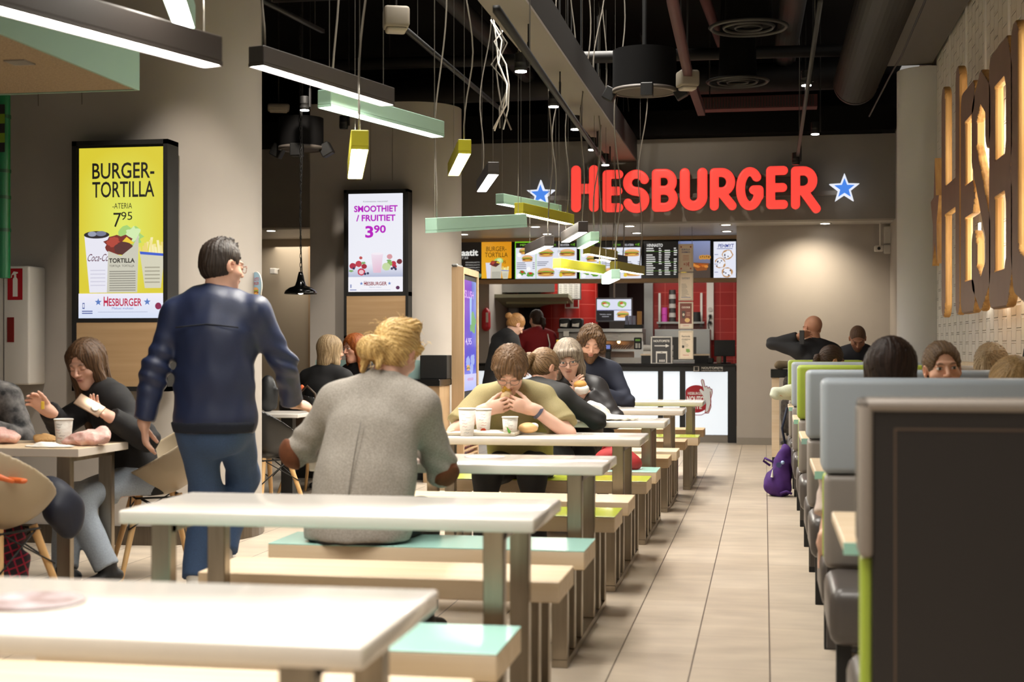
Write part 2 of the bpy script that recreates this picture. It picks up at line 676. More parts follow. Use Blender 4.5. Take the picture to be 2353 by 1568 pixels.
class Solid:
    def __init__(s):
        s.p = []

    def cone(s, a, b, ra, rb=None, k=0.02, flat=None, cut=None, op='+'):
        s.p.append(('c', np.array(a, float), np.array(b, float), ra, ra if rb is None else rb, k, flat, cut, op))
        return s

    def ell(s, c, r, R=None, k=0.02, op='+'):
        s.p.append(('e', np.array(c, float), np.array(r, float), np.eye(3) if R is None else np.asarray(R, float), None, k,
                    None, None, op))
        return s

    def cutbox(s, lo, hi):
        s.p.append(('b', np.array(lo, float), np.array(hi, float), 0, 0, 0, None, None, '&'))
        return s

    def plane(s, q, n, k=0.0):
        """cut away everything on the n side of q"""
        s.p.append(('p', np.array(q, float), np.array(n, float) / np.linalg.norm(n), 0, 0, k, None, None, '&'))
        return s

    def bounds(s):
        lo, hi = np.full(3, 1e9), np.full(3, -1e9)
        for p in s.p:
            if p[8] != '+':
                continue
            if p[0] == 'c':
                r = max(p[3], p[4])
                lo = np.minimum(lo, np.minimum(p[1], p[2]) - r)
                hi = np.maximum(hi, np.maximum(p[1], p[2]) + r)
            else:
                r = max(p[2])
                lo = np.minimum(lo, p[1] - r)
                hi = np.maximum(hi, p[1] + r)
        return lo, hi

    def mesh(s, res=0.012, fine=(), disp=None, shell=None, pad=0.03):
        lo, hi = s.bounds()
        lo, hi = lo - pad, hi + pad
        ax = [axis_pts(lo[k], hi[k], res, [(f[0][k], f[1][k], f[2]) for f in fine]) for k in range(3)]
        F = np.full([len(a) for a in ax], 0.3)
        G = np.meshgrid(*ax, indexing='ij', sparse=True)
        for typ, a, b, ra, rb, k, flat, cut, op in s.p:
            if typ == 'b':
                d = np.maximum(np.maximum(np.abs(G[0] - (a[0] + b[0]) / 2) - (b[0] - a[0]) / 2, np.abs(G[1] - (a[1] + b[1]) / 2) - (b[1] - a[1]) / 2),
                               np.abs(G[2] - (a[2] + b[2]) / 2) - (b[2] - a[2]) / 2)
                F = np.maximum(F, -d)
                continue
            if typ == 'p':
                d = (G[0] - a[0]) * b[0] + (G[1] - a[1]) * b[1] + (G[2] - a[2]) * b[2]
                F = np.maximum(F, d)
                continue
            ext = max(0.05, 2 * k + 0.02)
            if typ == 'c':
                r = max(ra, rb)
                l, h = np.minimum(a, b) - r - ext, np.maximum(a, b) + r + ext
            else:
                r = max(b)
                l, h = a - r - ext, a + r + ext
            sl = tuple(slice(max(0, np.searchsorted(ax[q], l[q]) - 1), np.searchsorted(ax[q], h[q]) + 1) for q in range(3))
            g = [ax[q][sl[q]] for q in range(3)]
            if min(len(q) for q in g) == 0:
                continue
            px, py, pz = np.meshgrid(*g, indexing='ij')
            px, py, pz = px - a[0], py - a[1], pz - a[2]
            if typ == 'c':
                ba = b - a
                w = 1.0
                if cut is not None:
                    dc = (px * ba[0] + py * ba[1] + pz * ba[2]) / np.linalg.norm(ba) - cut * np.linalg.norm(ba)
                if flat is not None:
                    n, sc = np.array(flat[0], float), flat[1]
                    n = n / np.linalg.norm(n)
                    dn = (px * n[0] + py * n[1] + pz * n[2]) * (1 / sc - 1)
                    px, py, pz = px + n[0] * dn, py + n[1] * dn, pz + n[2] * dn
                    ba = ba + n * (ba @ n) * (1 / sc - 1)
                    w = math.sqrt(sc) if sc < 1 else 1.0
                L2 = max(ba @ ba, 1e-9)
                t = np.clip((px * ba[0] + py * ba[1] + pz * ba[2]) / L2, 0, 1)
                d = (np.sqrt((px - t * ba[0]) ** 2 + (py - t * ba[1]) ** 2 + (pz - t * ba[2]) ** 2) - (ra + (rb - ra) * t)) * w
                if cut is not None:
                    d = np.maximum(d, dc)
            else:
                R = ra
                q = [(px * R[0][j] + py * R[1][j] + pz * R[2][j]) / b[j] for j in range(3)]
                k0 = np.sqrt(q[0] ** 2 + q[1] ** 2 + q[2] ** 2)
                k1 = np.sqrt((q[0] / b[0]) ** 2 + (q[1] / b[1]) ** 2 + (q[2] / b[2]) ** 2)
                d = k0 * (k0 - 1) / np.maximum(k1, 1e-6)
            f = F[sl]
            if op == '&':
                F2 = np.full(F.shape, 0.3)
                F2[sl] = np.maximum(f, d)
                F = F2
            elif op == '+':
                if k > 1e-5:
                    hh = np.clip(0.5 + 0.5 * (f - d) / k, 0, 1)
                    F[sl] = f * (1 - hh) + d * hh - k * hh * (1 - hh)
                else:
                    F[sl] = np.minimum(f, d)
            else:
                d = -d
                hh = np.clip(0.5 - 0.5 * (f - d) / max(k, 1e-5), 0, 1)
                F[sl] = f * (1 - hh) + d * hh + k * hh * (1 - hh)
        if disp is not None:
            near = np.abs(F) < 0.05
            ii = np.argwhere(near)
            F[near] += disp(ax[0][ii[:, 0]], ax[1][ii[:, 1]], ax[2][ii[:, 2]])
        if shell:
            F = np.maximum(F, -(F + shell))
        return nets(F, *ax)


def solid_obj(name, V, Q, m, parent, cols=None, smooth=True, label=None):
    me = bpy.data.meshes.new(name)
    me.vertices.add(len(V))
    me.vertices.foreach_set('co', np.ascontiguousarray(V, dtype=np.float32).ravel())
    me.loops.add(len(Q) * 4)
    me.loops.foreach_set('vertex_index', np.ascontiguousarray(Q, dtype=np.int32).ravel())
    me.polygons.add(len(Q))
    me.polygons.foreach_set('loop_start', np.arange(0, len(Q) * 4, 4, dtype=np.int32))
    me.update(calc_edges=True)
    me.validate()
    me.polygons.foreach_set('use_smooth', np.full(len(me.polygons), smooth))
    if cols is not None:
        ca = me.color_attributes.new('Col', 'FLOAT_COLOR', 'POINT')
        c4 = np.ones((len(V), 4), np.float32)
        c4[:, :3] = cols
        ca.data.foreach_set('color', c4.ravel())
    for q in (m if isinstance(m, (list, tuple)) else [m]):
        me.materials.append(q)
    o = bpy.data.objects.new(name, me)
    COL.objects.link(o)
    if parent is not None:
        o.parent = parent
    if label:
        o['label'] = label
    return o


def wav(x, y, z, f, seed=0.0):
    """cheap smooth noise in -1..1"""
    a = np.sin(f * x * 1.0 + 1.3 * np.sin(f * 0.7 * y + seed) + seed * 2.1)
    b = np.sin(f * y * 1.1 + 1.7 * np.sin(f * 0.6 * z + 2 * seed) + seed)
    c = np.sin(f * z * 0.9 + 1.5 * np.sin(f * 0.8 * x - seed) + 0.7 * seed)
    return (a + b + c) / 3
# ------------------------------------------------------------------ the hall
def floor_mat():
    m = bpy.data.materials.new('beige_floor_tiles')
    m.use_nodes = True
    nt = m.node_tree
    N, L = nt.nodes.new, nt.links.new
    b = nt.nodes['Principled BSDF']
    tc = N('ShaderNodeTexCoord')
    mp = N('ShaderNodeMapping')
    mp.inputs['Rotation'].default_value = (0, 0, PI / 2)
    L(tc.outputs['Object'], mp.inputs['Vector'])
    br = N('ShaderNodeTexBrick')
    br.offset = 0.37
    br.inputs['Scale'].default_value = 1.0
    br.inputs['Brick Width'].default_value = 0.6
    br.inputs['Row Height'].default_value = 0.2925
    br.inputs['Mortar Size'].default_value = 0.0016
    br.inputs['Mortar Smooth'].default_value = 0.3
    br.inputs['Color1'].default_value = (*hx('#c4b7a6'), 1)
    br.inputs['Color2'].default_value = (*hx('#b8aa98'), 1)
    br.inputs['Mortar'].default_value = (*hx('#807362'), 1)
    L(mp.outputs[0], br.inputs['Vector'])
    nz = N('ShaderNodeTexNoise')
    nz.inputs['Scale'].default_value = 3.0
    nz.inputs['Detail'].default_value = 6
    mp2 = N('ShaderNodeMapping')
    mp2.inputs['Scale'].default_value = (1.0, 2.5, 1.0)
    L(tc.outputs['Object'], mp2.inputs['Vector'])
    L(mp2.outputs[0], nz.inputs['Vector'])
    rp = N('ShaderNodeValToRGB')
    rp.color_ramp.elements[0].position = 0.3
    rp.color_ramp.elements[0].color = (0.80, 0.79, 0.78, 1)
    rp.color_ramp.elements[1].position = 0.72
    rp.color_ramp.elements[1].color = (1.06, 1.05, 1.03, 1)
    L(nz.outputs['Fac'], rp.inputs['Fac'])
    mx = N('ShaderNodeMix')
    mx.data_type = 'RGBA'
    mx.blend_type = 'MULTIPLY'
    mx.inputs['Factor'].default_value = 1.0
    L(br.outputs['Color'], mx.inputs['A'])
    L(rp.outputs['Color'], mx.inputs['B'])
    # the long open joints along the aisle are darker than the cross joints
    sx = N('ShaderNodeSeparateXYZ')
    L(tc.outputs['Object'], sx.inputs[0])
    m1 = N('ShaderNodeMath')
    m1.operation = 'MULTIPLY'
    m1.inputs[1].default_value = 1 / 0.2925
    L(sx.outputs['X'], m1.inputs[0])
    m2 = N('ShaderNodeMath')
    m2.operation = 'FRACT'
    L(m1.outputs[0], m2.inputs[0])
    m3 = N('ShaderNodeMath')
    m3.operation = 'COMPARE'
    m3.inputs[1].default_value = 0.0
    m3.inputs[2].default_value = 0.015
    L(m2.outputs[0], m3.inputs[0])
    mx2 = N('ShaderNodeMix')
    mx2.data_type = 'RGBA'
    L(m3.outputs[0], mx2.inputs['Factor'])
    L(mx.outputs['Result'], mx2.inputs['A'])
    mx2.inputs['B'].default_value = (*hx('#4a4038'), 1)
    L(mx2.outputs['Result'], b.inputs['Base Color'])
    b.inputs['Roughness'].default_value = 0.38
    return m


fl = MB()
fl.add([(-9.02, -4, 0), (1.72, -4, 0), (1.72, 24, 0), (-9.02, 24, 0)], [(0, 1, 2, 3)])
floor_o = obj('floor', fl, floor_mat())
floor_o['kind'] = 'structure'
floor_o.location = (0.018, 0, 0)

GY = 17.82       # grey wall beyond the booths
FY = 17.08       # front of the fascia with the red sign
SOF = 2.708      # soffit over the counter
TOPZ = 3.70

struct('wall_back', MB().box(-0.34, 1.5, GY, GY + 0.2, 0, SOF).box(-0.34, -0.2, GY + 0.2, 22.2, 0, SOF), M_WALL)
struct('trim_1', MB().box(-0.335, 1.48, GY - 0.012, GY, 0, 0.09), mat('skirting', '#8a837a', 0.6))
struct('wall_fascia', MB().box(-8.9, 1.5, FY, FY + 0.25, SOF, TOPZ), M_FASCIA)
struct('ceiling_soffit', MB().box(-8.9, 1.5, FY + 0.25, 19.55, SOF, SOF + 0.12), mat('soffit_paint', '#b7b3ad', 0.45))
struct('ceiling', MB().box(-9.0, 1.7, -4, 24, 4.75, 4.9), M_CEIL)
struct('wall_upper', MB().box(-9.0, 1.7, 19.0, 19.2, TOPZ - 0.5, 4.75), M_CEIL)
struct('trim_2', MB().box(-8.9, 1.48, FY - 0.25, FY - 0.005, TOPZ + 0.01, TOPZ + 0.30), M_CEIL)
struct('wall_left', MB().box(-9.2, -9.0, -4, 24, 0, 4.75), M_WALL)

# right wall, faced with small interlocking relief tiles
def relief_wall_mat():
    m = bpy.data.materials.new('white_relief_tiles')
    m.use_nodes = True
    nt = m.node_tree
    N, L = nt.nodes.new, nt.links.new
    b = nt.nodes['Principled BSDF']
    b.inputs['Base Color'].default_value = (*hx('#d8d2c8'), 1)
    b.inputs['Roughness'].default_value = 0.5
    tc = N('ShaderNodeTexCoord')
    sx = N('ShaderNodeSeparateXYZ')
    L(tc.outputs['Object'], sx.inputs[0])
    cb = N('ShaderNodeCombineXYZ')
    L(sx.outputs['Z'], cb.inputs['X'])
    L(sx.outputs['Y'], cb.inputs['Y'])
    br = N('ShaderNodeTexBrick')
    br.offset = 0.5
    br.inputs['Scale'].default_value = 1
    br.inputs['Brick Width'].default_value = 0.155
    br.inputs['Row Height'].default_value = 0.17
    br.inputs['Mortar Size'].default_value = 0.010
    br.inputs['Mortar Smooth'].default_value = 0.5
    br.inputs['Color1'].default_value = (1, 1, 1, 1)
    br.inputs['Color2'].default_value = (0.55, 0.55, 0.55, 1)
    br.inputs['Mortar'].default_value = (0, 0, 0, 1)
    L(cb.outputs[0], br.inputs['Vector'])
    bp = N('ShaderNodeBump')
    bp.inputs['Strength'].default_value = 1.0
    bp.inputs['Distance'].default_value = 0.06
    L(br.outputs['Color'], bp.inputs['Height'])
    L(bp.outputs['Normal'], b.inputs['Normal'])
    return m


rw = MB().box(1.5, 1.7, -4, 13.3, 0, 3.98)
wr = obj('wall_right', rw, relief_wall_mat())
wr['kind'] = 'structure'
struct('wall_right_end', MB().box(1.5, 1.7, 13.3, 22.2, 0, 3.98), M_WALL)
ribs = MB()
for y in (8.3, 9.25, 10.2, 11.15, 12.1):
    ribs.box(1.486, 1.5, y - 0.025, y + 0.025, 2.2, 3.97)
struct('trim_3', ribs, M_WHITE)


def pillar(xl, xr, yf, r, top, name, squareleft=False):
    poly = []
    n = 20
    yc = yf + r
    for i in range(n + 1):
        t = -PI / 2 + PI * i / n
        poly.append((xr - r + r * math.cos(t), yc + r * math.sin(t)))
    if squareleft:
        poly += [(xl, yf + 2 * r), (xl, yf)]
    else:
        for i in range(n + 1):
            t = PI / 2 + PI * i / n
            poly.append((xl + r + r * math.cos(t), yc + r * math.sin(t)))
    mb = MB().prism(poly, 0, top)
    for k in range(len(mb.sm)):
        mb.sm[k] = k < n
    return struct(name, mb, M_WALL), poly


_, polyA = pillar(-6.6, -3.21, 8.14, 0.56, 4.75, 'wall_front_pillar', True)
_, polyB = pillar(-4.59, -3.12, 14.0, 0.50, TOPZ, 'wall_middle_pillar', True)
cx0 = sum(p[0] for p in polyA) / len(polyA)
kick = [(p[0] + (0.012 if p[0] > cx0 else -0.012), p[1] + (0.012 if p[1] > 8.7 else -0.012)) for p in polyA]
struct('trim_4', MB().prism(kick, 0, 0.115), mat('steel_kick_plate', '#6e6459', 0.3, 0.9, noise=0.3, nscale=5, stretch=(10, 10, 0.5)))
cyl = MB()
cyl.cone((1.45, 13.3, 0), (1.45, 13.3, TOPZ), 0.27, n=40)
struct('wall_right_column', cyl, mat('white_column', '#c9c7c3', 0.75))
# seams in the pillar cladding
sm = MB()
for px in (-4.42, -4.13):
    sm.box(px, px + 0.004, 8.137, 8.141, 2.7, 4.7)
for px in (-3.95, -3.72):
    sm.box(px, px + 0.004, 13.997, 14.001, 2.9, 3.68)
struct('trim_5', sm, mat('seam', '#6a625a', 0.8))

# passage between the pillars: lintel, dim wall, grey door with a pictogram
struct('wall_passage', MB().box(-9.0, -5.2, 18.9, 19.1, 2.30, SOF).box(-9.0, -6.02, 18.9, 19.1, 0, 2.3)
       .box(-4.30, -4.15, 17.4, 22, 0, SOF), mat('passage_plaster', '#b7a993', 0.8))
dr = thing('door_1', 'grey door with a black pictogram beyond the front pillar', 'door', (-5.6, 19.0, 0))
dr['kind'] = 'structure'
del dr['label'], dr['category']
dl = MB().box(-6.02, -4.35, 19.3, 19.36, 0, 2.3)
obj('door_leaf', dl, mat('grey_door', '#8f8a83', 0.6), dr, True)
obj('door_edge', MB().box(-5.47, -5.43, 19.26, 19.3, 0, 2.28), mat('pale_edge', '#d8d6d2', 0.4), dr, True)
pg = MB()
pg.cone((-5.16, 19.27, 1.52), (-5.16, 19.25, 1.52), 0.10, n=20)
pg.box(-5.22, -4.9, 19.25, 19.27, 0.85, 1.37).box(-5.30, -5.23, 19.25, 19.27, 0.85, 1.35, 0.02)
obj('pictogram', pg, M_BLACK, dr, True)
obj('door_frame', MB().box(-6.08, -6.02, 18.86, 19.3, 0, 2.36).box(-6.2, -6.14, 18.84, 18.9, 0, 2.62), M_OAKV, dr, True)


# ------------------------------------------------------------------ picnic tables with benches on one floor frame
YF = [2.74, 4.446, 6.24, 7.93, 9.63, 11.36, 13.04]
XR = [-0.634, -0.632, -0.64, -0.635, -0.627, -0.608, -0.53]
LEN = 1.235
T_H, S_H = 0.73, 0.452
TOPM = [M_STONE, M_LAMIN, M_STONE, M_STONE, M_STONE, M_LAMIN, M_STONE]
NEARB = ['birch', 'mint', 'mint', 'birch', 'mint', 'birch', 'lime']
FARB = ['birch', 'birch', 'lime', 'lime', 'brown', 'brown', 'brown']
BN = {'birch': 'pale birch', 'mint': 'mint topped', 'lime': 'lime topped', 'brown': 'brown ash'}
TNAME = ['nearest white picnic table, cropped by the bottom of the picture, mint bench behind it',
         'pale laminate picnic table whose whole front edge shows, mint bench before it',
         'white picnic table the blond person in the grey blazer leans on',
         'white picnic table carrying the tray and paper cups of the olive shirt diner',
         'white picnic table with a heap of crumpled white paper on it',
         'speckled laminate picnic table with a phone lying on it',
         'white picnic table farthest down the row, right in front of the lit counter']


def bench_mb(x0, x1, y0, y1, z):
    return MB().box(x0, x1, y0, y1, z - 0.068, z, 0.003)


for k in range(7):
    yf, xr = YF[k], XR[k]
    xl = xr - LEN
    t = thing('picnic_table', TNAME[k], 'table', ((xl + xr) / 2, yf - 0.27, 0), 0, 'picnic tables down the middle row')
    obj('tabletop', MB().box(xl, xr, yf - 0.54, yf, T_H - 0.04, T_H, 0.006, 2), TOPM[k], t, True)
    nb0, nb1 = yf - 1.0, yf - 0.645
    fb0, fb1 = yf + 0.085, yf + 0.44
    for (a, b, kind) in ((nb0, nb1, NEARB[k]), (fb0, fb1, FARB[k])):
        m = M_BROWNW if kind == 'brown' else M_BIRCH
        bo = obj('bench_seat', bench_mb(xl - 0.012, xr - 0.018, a, b, S_H - (0.004 if kind in ('mint', 'lime') else 0)), m, t, True)
        if kind in ('mint', 'lime'):
            o = obj('seat_laminate', MB().box(xl - 0.012, xr - 0.018, a, b, S_H - 0.004, S_H, 0.001),
                    M_MINT if kind == 'mint' else M_LIME, None, True, label=kind + ' coloured laminate')
            o.parent = bo
            o.location = Vector(o.location) - Vector(t.location)
    for s, x in ((1, xr - 0.12), (-1, xl + 0.12)):
        obj('floor_bar', MB().box(x - 0.03, x + 0.03, nb0 + 0.06, fb1 - 0.05, 0.001, 0.03), M_STEEL, t, True)
        for y in (yf - 0.54 + 0.05, yf - 0.06):
            obj('leg', MB().box(x - 0.03, x + 0.03, y - 0.025, y + 0.025, 0.03, T_H - 0.04, 0.003), M_STEEL, t, True)
        for y in (nb0 + 0.085, nb1 - 0.06, fb0 + 0.06, fb1 - 0.075):
            obj('bench_leg', MB().box(x - 0.03, x + 0.03, y - 0.025, y + 0.025, 0.03, S_H - 0.068, 0.003), M_STEEL, t, True)
        obj('top_rail', MB().box(x - 0.03, x + 0.03, yf - 0.5, yf - 0.05, T_H - 0.066, T_H - 0.04), M_STEEL, t, True)


# ------------------------------------------------------------------ hanging linear lamps
def lamp(p0, p1, m, label, w=0.085, h=0.09, wires=True, cable=True, cm=None, seed=0):
    """p0, p1: the two ends of the lit underside"""
    p0, p1 = Vector(p0), Vector(p1)
    c = (p0 + p1) / 2
    d = p1 - p0
    L = d.length
    t = thing('linear_pendant_lamp', label, 'hanging lamp', c)
    d.normalize()
    side = Vector((0, 0, 1)).cross(d).normalized()
    up = d.cross(side)
    T = Matrix((d, side, up)).transposed().to_4x4()
    body = MB()
    # an open-bottomed channel
    body.box(-L / 2, L / 2, -w / 2, w / 2, 0.012, h, 0.003)
    body.box(-L / 2, L / 2, -w / 2, -w / 2 + 0.004, -0.004, 0.012)
    body.box(-L / 2, L / 2, w / 2 - 0.004, w / 2, -0.004, 0.012)
    body.box(-L / 2, -L / 2 + 0.004, -w / 2, w / 2, -0.004, 0.012)
    body.box(L / 2 - 0.004, L / 2, -w / 2, w / 2, -0.004, 0.012)
    obj('housing', body.xf(T), m, t)
    obj('diffuser', MB().box(-L / 2 + 0.005, L / 2 - 0.005, -w / 2 + 0.005, w / 2 - 0.005, -0.002, 0.010, 0.003).xf(T), M_STRIP, t)
    rr = random.Random(seed + int(abs(p0.x * 1000)))
    for s in (-1, 1):
        a = c + d * (s * L * 0.46) + up * h
        if wires:
            obj('suspension_wire', MB().cone(a - c, Vector((a.x, a.y, 4.74)) - c, 0.0022, n=5, caps=False), M_SWIRE, t)
    if cable:
        a = c + d * (-L * 0.44 if rr.random() < 0.5 else L * 0.44) + up * h
        pts = []
        n = 22
        ph, am = rr.random() * 6, 0.02 + 0.03 * rr.random()
        for i in range(n + 1):
            f = i / n
            z = a.z + (4.7 - a.z) * f
            k = am * min(1, 4 * f)
            pts.append(Vector((a.x + k * math.sin(5 * f * 2 + ph) + 0.06 * f, a.y + k * math.cos(4 * f * 2 + ph), z)) - c)
        obj('power_cable', MB().tube(pts, 0.006, 6), cm or M_WIRE, t)
    return t


def lamp_px(u1, v1, z1, u2, v2, m, label, L=1.2, z2=None, **k):
    """one end at height z1 in the direction seen at (u1, v1); the other end level with it in direction (u2, v2)"""
    a = at_height(u1, v1, z1)
    b = at_height(u2, v2, z2 if z2 is not None else z1)
    d = (b - a).normalized()
    return lamp(a, a + d * L, m, label, **k)


lamp_px(490, 152, 2.2, 0, 22, M_LGREY, 'anthracite linear lamp crossing the top left corner, nearest of all', w=0.085, h=0.10, cable=False)
lamp_px(424, 63, 2.47, 378, -70, M_LTEAL, 'sage green lamp seen from below, cut by the top edge above the anthracite corner lamp', L=1.2)
lamp_px(588, 150, 2.51, 895, 243, M_LGREY, 'long anthracite linear lamp left of centre, right of the front pillar', L=1.2)
lamp_px(745, 245, 2.47, 998, 312, M_LTEAL, 'long sage green linear lamp just below and behind the long anthracite one', L=1.2)
lamp_px(827, 342, 2.16, 815, 412, M_LYEL, 'yellow lamp seen end-on, above the smoothie screen', L=1.2)
lamp_px(1068, 352, 2.47, 1042, 403, M_LYEL, 'yellow green lamp seen end-on against the middle pillar edge', L=1.2)
lamp_px(1134, 400, 2.50, 1108, 438, M_LGREY, 'anthracite lamp seen end-on, right of the middle pillar')
lamp_px(1148, 468, 2.51, 1276, 492, M_LTEAL, 'sage green lamp hiding the foot of the left blue star')
lamp_px(1192, 490, 2.36, 1308, 515, M_LYEL, 'yellow green lamp right under the sage one by the left star')
lamp_px(991, 534, 1.93, 1190, 522, M_LTEAL, 'tilted pale sage lamp showing its side, in front of the middle pillar', L=1.35, z2=2.06)
lamp_px(1262, 565, 2.10, 1212, 586, M_LGREY, 'anthracite lamp in front of the menu screens, left of its twin', L=1.15)
lamp_px(1340, 533, 2.20, 1298, 557, M_LGREY, 'anthracite lamp higher up in front of the menu screens, under the sign')
lamp_px(1367, 554, 2.22, 1330, 573, M_LTEAL, 'sage green lamp in front of the menu screens behind the higher anthracite one', L=1.0)
lamp_px(1348, 583, 2.24, 1422, 597, M_LOLV, 'olive lamp in the middle of the cluster before the menu screens', L=1.0)
lamp_px(1372, 596, 2.22, 1440, 607, M_LGREY, 'dark lamp peeping out right behind the olive one', L=0.95)
lamp_px(1280, 616, 1.94, 1382, 630, M_LYEL, 'yellow lamp lowest left of the cluster before the menu screens', L=1.2)
lamp_px(1410, 620, 2.03, 1478, 631, M_LOLV, 'olive lamp at the right of the cluster before the menu screens', L=1.0)
lamp_px(1415, 641, 1.85, 1385, 655, M_LTEAL, 'short pale sage lamp lowest of the cluster, under the menu screens', L=1.0)


# ------------------------------------------------------------------ booths along the right wall
BX0, BX1 = 0.205, 1.46
BACKY = [3.23, 5.24, 7.22, 9.18, 11.12, 12.75]


def seat_set(k):
    """one double booth: a backrest wall with a seat towards us and a seat away from us"""
    y = BACKY[k]
    BX1 = 1.13 if k == 5 else 1.46
    TXT = ['near booth end showing its dark brown back panel, filling the lower right corner',
           'booth with pale blue upper back cushion, first behind the dark panel',
           'booth with pale grey blue back cushion, second behind the dark panel',
           'booth with bright lime upper back cushion, third behind the dark panel',
           'booth with narrow pale grey back, between two lime ones',
           'booth with lime back at the far end, beside the bar table']
    up = [M_LEATH_T, M_LEATH_B, M_LEATH_B, M_LEATH_G, M_LEATH_B, M_LEATH_G][k]
    t = thing('booth_bench', TXT[k], 'booth', ((BX0 + BX1) / 2, y, 0), 0, 'upholstered booths along the right wall')
    low = M_LEATH_T
    zt = 1.095
    sides = (1,) if k == 0 else (-1, 1)
    if k == 0:
        obj('back_panel', MB().box(BX0 + 0.028, BX1, y - 0.012, y + 0.02, 0.06, zt - 0.022, 0.004), M_PANELD, t, True)
        st_ = MB()
        st_.box(BX0 + .075, BX1 - .05, y - .0135, y - .012, zt - .068, zt - .064).box(BX0 + .075, BX0 + .079, y - .0135, y - .012, .2, zt - .068)
        obj('stitch_line', st_, mat('tan_stitch', '#5c4a3c', .7), t, True)
        pp = MB()
        pp.box(BX0, BX0 + 0.03, y - 0.02, y + 0.10, 0.745, zt, 0.012, 3)
        pp.box(BX0, BX1, y - 0.02, y + 0.10, zt - 0.028, zt, 0.012, 3)
        obj('edge_piping', pp, M_PIPING, t, True)
        obj('end_board', MB().box(BX0 + 0.006, BX0 + 0.03, y + 0.0, y + 0.09, 0.06, 0.745, 0.006), M_LEATH_G, t, True, label='lime covered edge')
        low = M_LEATH_G
    else:
        obj('core', MB().box(BX0 + 0.02, BX1, y + 0.11, y + 0.13, 0.10, zt - 0.03), M_LEATH_D, t, True)
    xm = BX1 - 0.28
    for s in sides:
        ya, yb = (y, y + 0.115) if s < 0 else (y + 0.125, y + 0.24)
        if k == 0:
            ya, yb = y + 0.03, y + 0.145
        lm = M_LEATH_G if (s > 0 and k in (1, 3, 0)) else M_LEATH_T
        um = up if s < 0 or k == 0 else [M_LEATH_G, M_LEATH_B, M_LEATH_T, M_LEATH_B, M_LEATH_G, M_LEATH_B][k]
        obj('upper_cushion', MB().box(BX0, xm - 0.004, ya, yb, 0.752, zt, 0.025, 3), um, t, True)
        obj('upper_cushion', MB().box(xm + 0.004, BX1, ya, yb, 0.752, zt - 0.004, 0.025, 3), M_LEATH_T, t, True)
        obj('lower_cushion', MB().box(BX0 + 0.008, BX1, ya, yb, 0.41, 0.748, 0.025, 3), lm, t, True)
        y0, y1 = (y - 0.46, y + 0.02) if s < 0 else (yb - 0.02, yb + 0.46)
        obj('seat_cushion', MB().box(BX0 + 0.005, BX1, y0, y1, 0.22, 0.415, 0.045, 3), M_LEATH_D, t, True)
        yl = y - 0.38 if s < 0 else yb + 0.36
        obj('leg', MB().box(BX0 + 0.03, BX0 + 0.08, yl - 0.025, yl + 0.025, 0.0, 0.25), M_BLACK, t, True)
        obj('leg', MB().box(BX1 - 0.08, BX1 - 0.03, yl - 0.025, yl + 0.025, 0.0, 0.25), M_BLACK, t, True)
    return t


for k in range(6):
    seat_set(k)
for k, lab in enumerate(('booth table with mint edge beside the dark brown back panel', 'booth table corner showing between the two pale blue booths',
                         'booth table between pale grey blue booth and lime booth', 'booth table behind the lime booth',
                         'booth table before the last lime booth')):
    yc = BACKY[k] + 0.64
    t = thing('booth_table', lab, 'table', (0.8, yc, 0), 0, 'tables between the booths')
    obj('tabletop', MB().box(BX0 - 0.015, BX1, yc - 0.33, yc + 0.33, 0.705, 0.735, 0.004), M_BIRCH, t, True)
    obj('edge_band', MB().box(BX0 - 0.017, BX1, yc - 0.334, yc - 0.33, 0.705, 0.7345), M_MINT, t, True)
    obj('pedestal', MB().box(0.45, 0.53, yc - 0.04, yc + 0.04, 0.02, 0.705), M_STEEL, t, True)
    obj('foot_plate', MB().box(0.32, 0.66, yc - 0.2, yc + 0.2, 0.0, 0.02, 0.004), M_STEEL, t, True)


# ------------------------------------------------------------------ stroke letters
def arc(cx, cy, rx, ry, a0, a1, n=14):
    return [(cx + rx * math.cos(math.radians(a0 + (a1 - a0) * i / n)), cy + ry * math.sin(math.radians(a0 + (a1 - a0) * i / n)))
            for i in range(n + 1)]


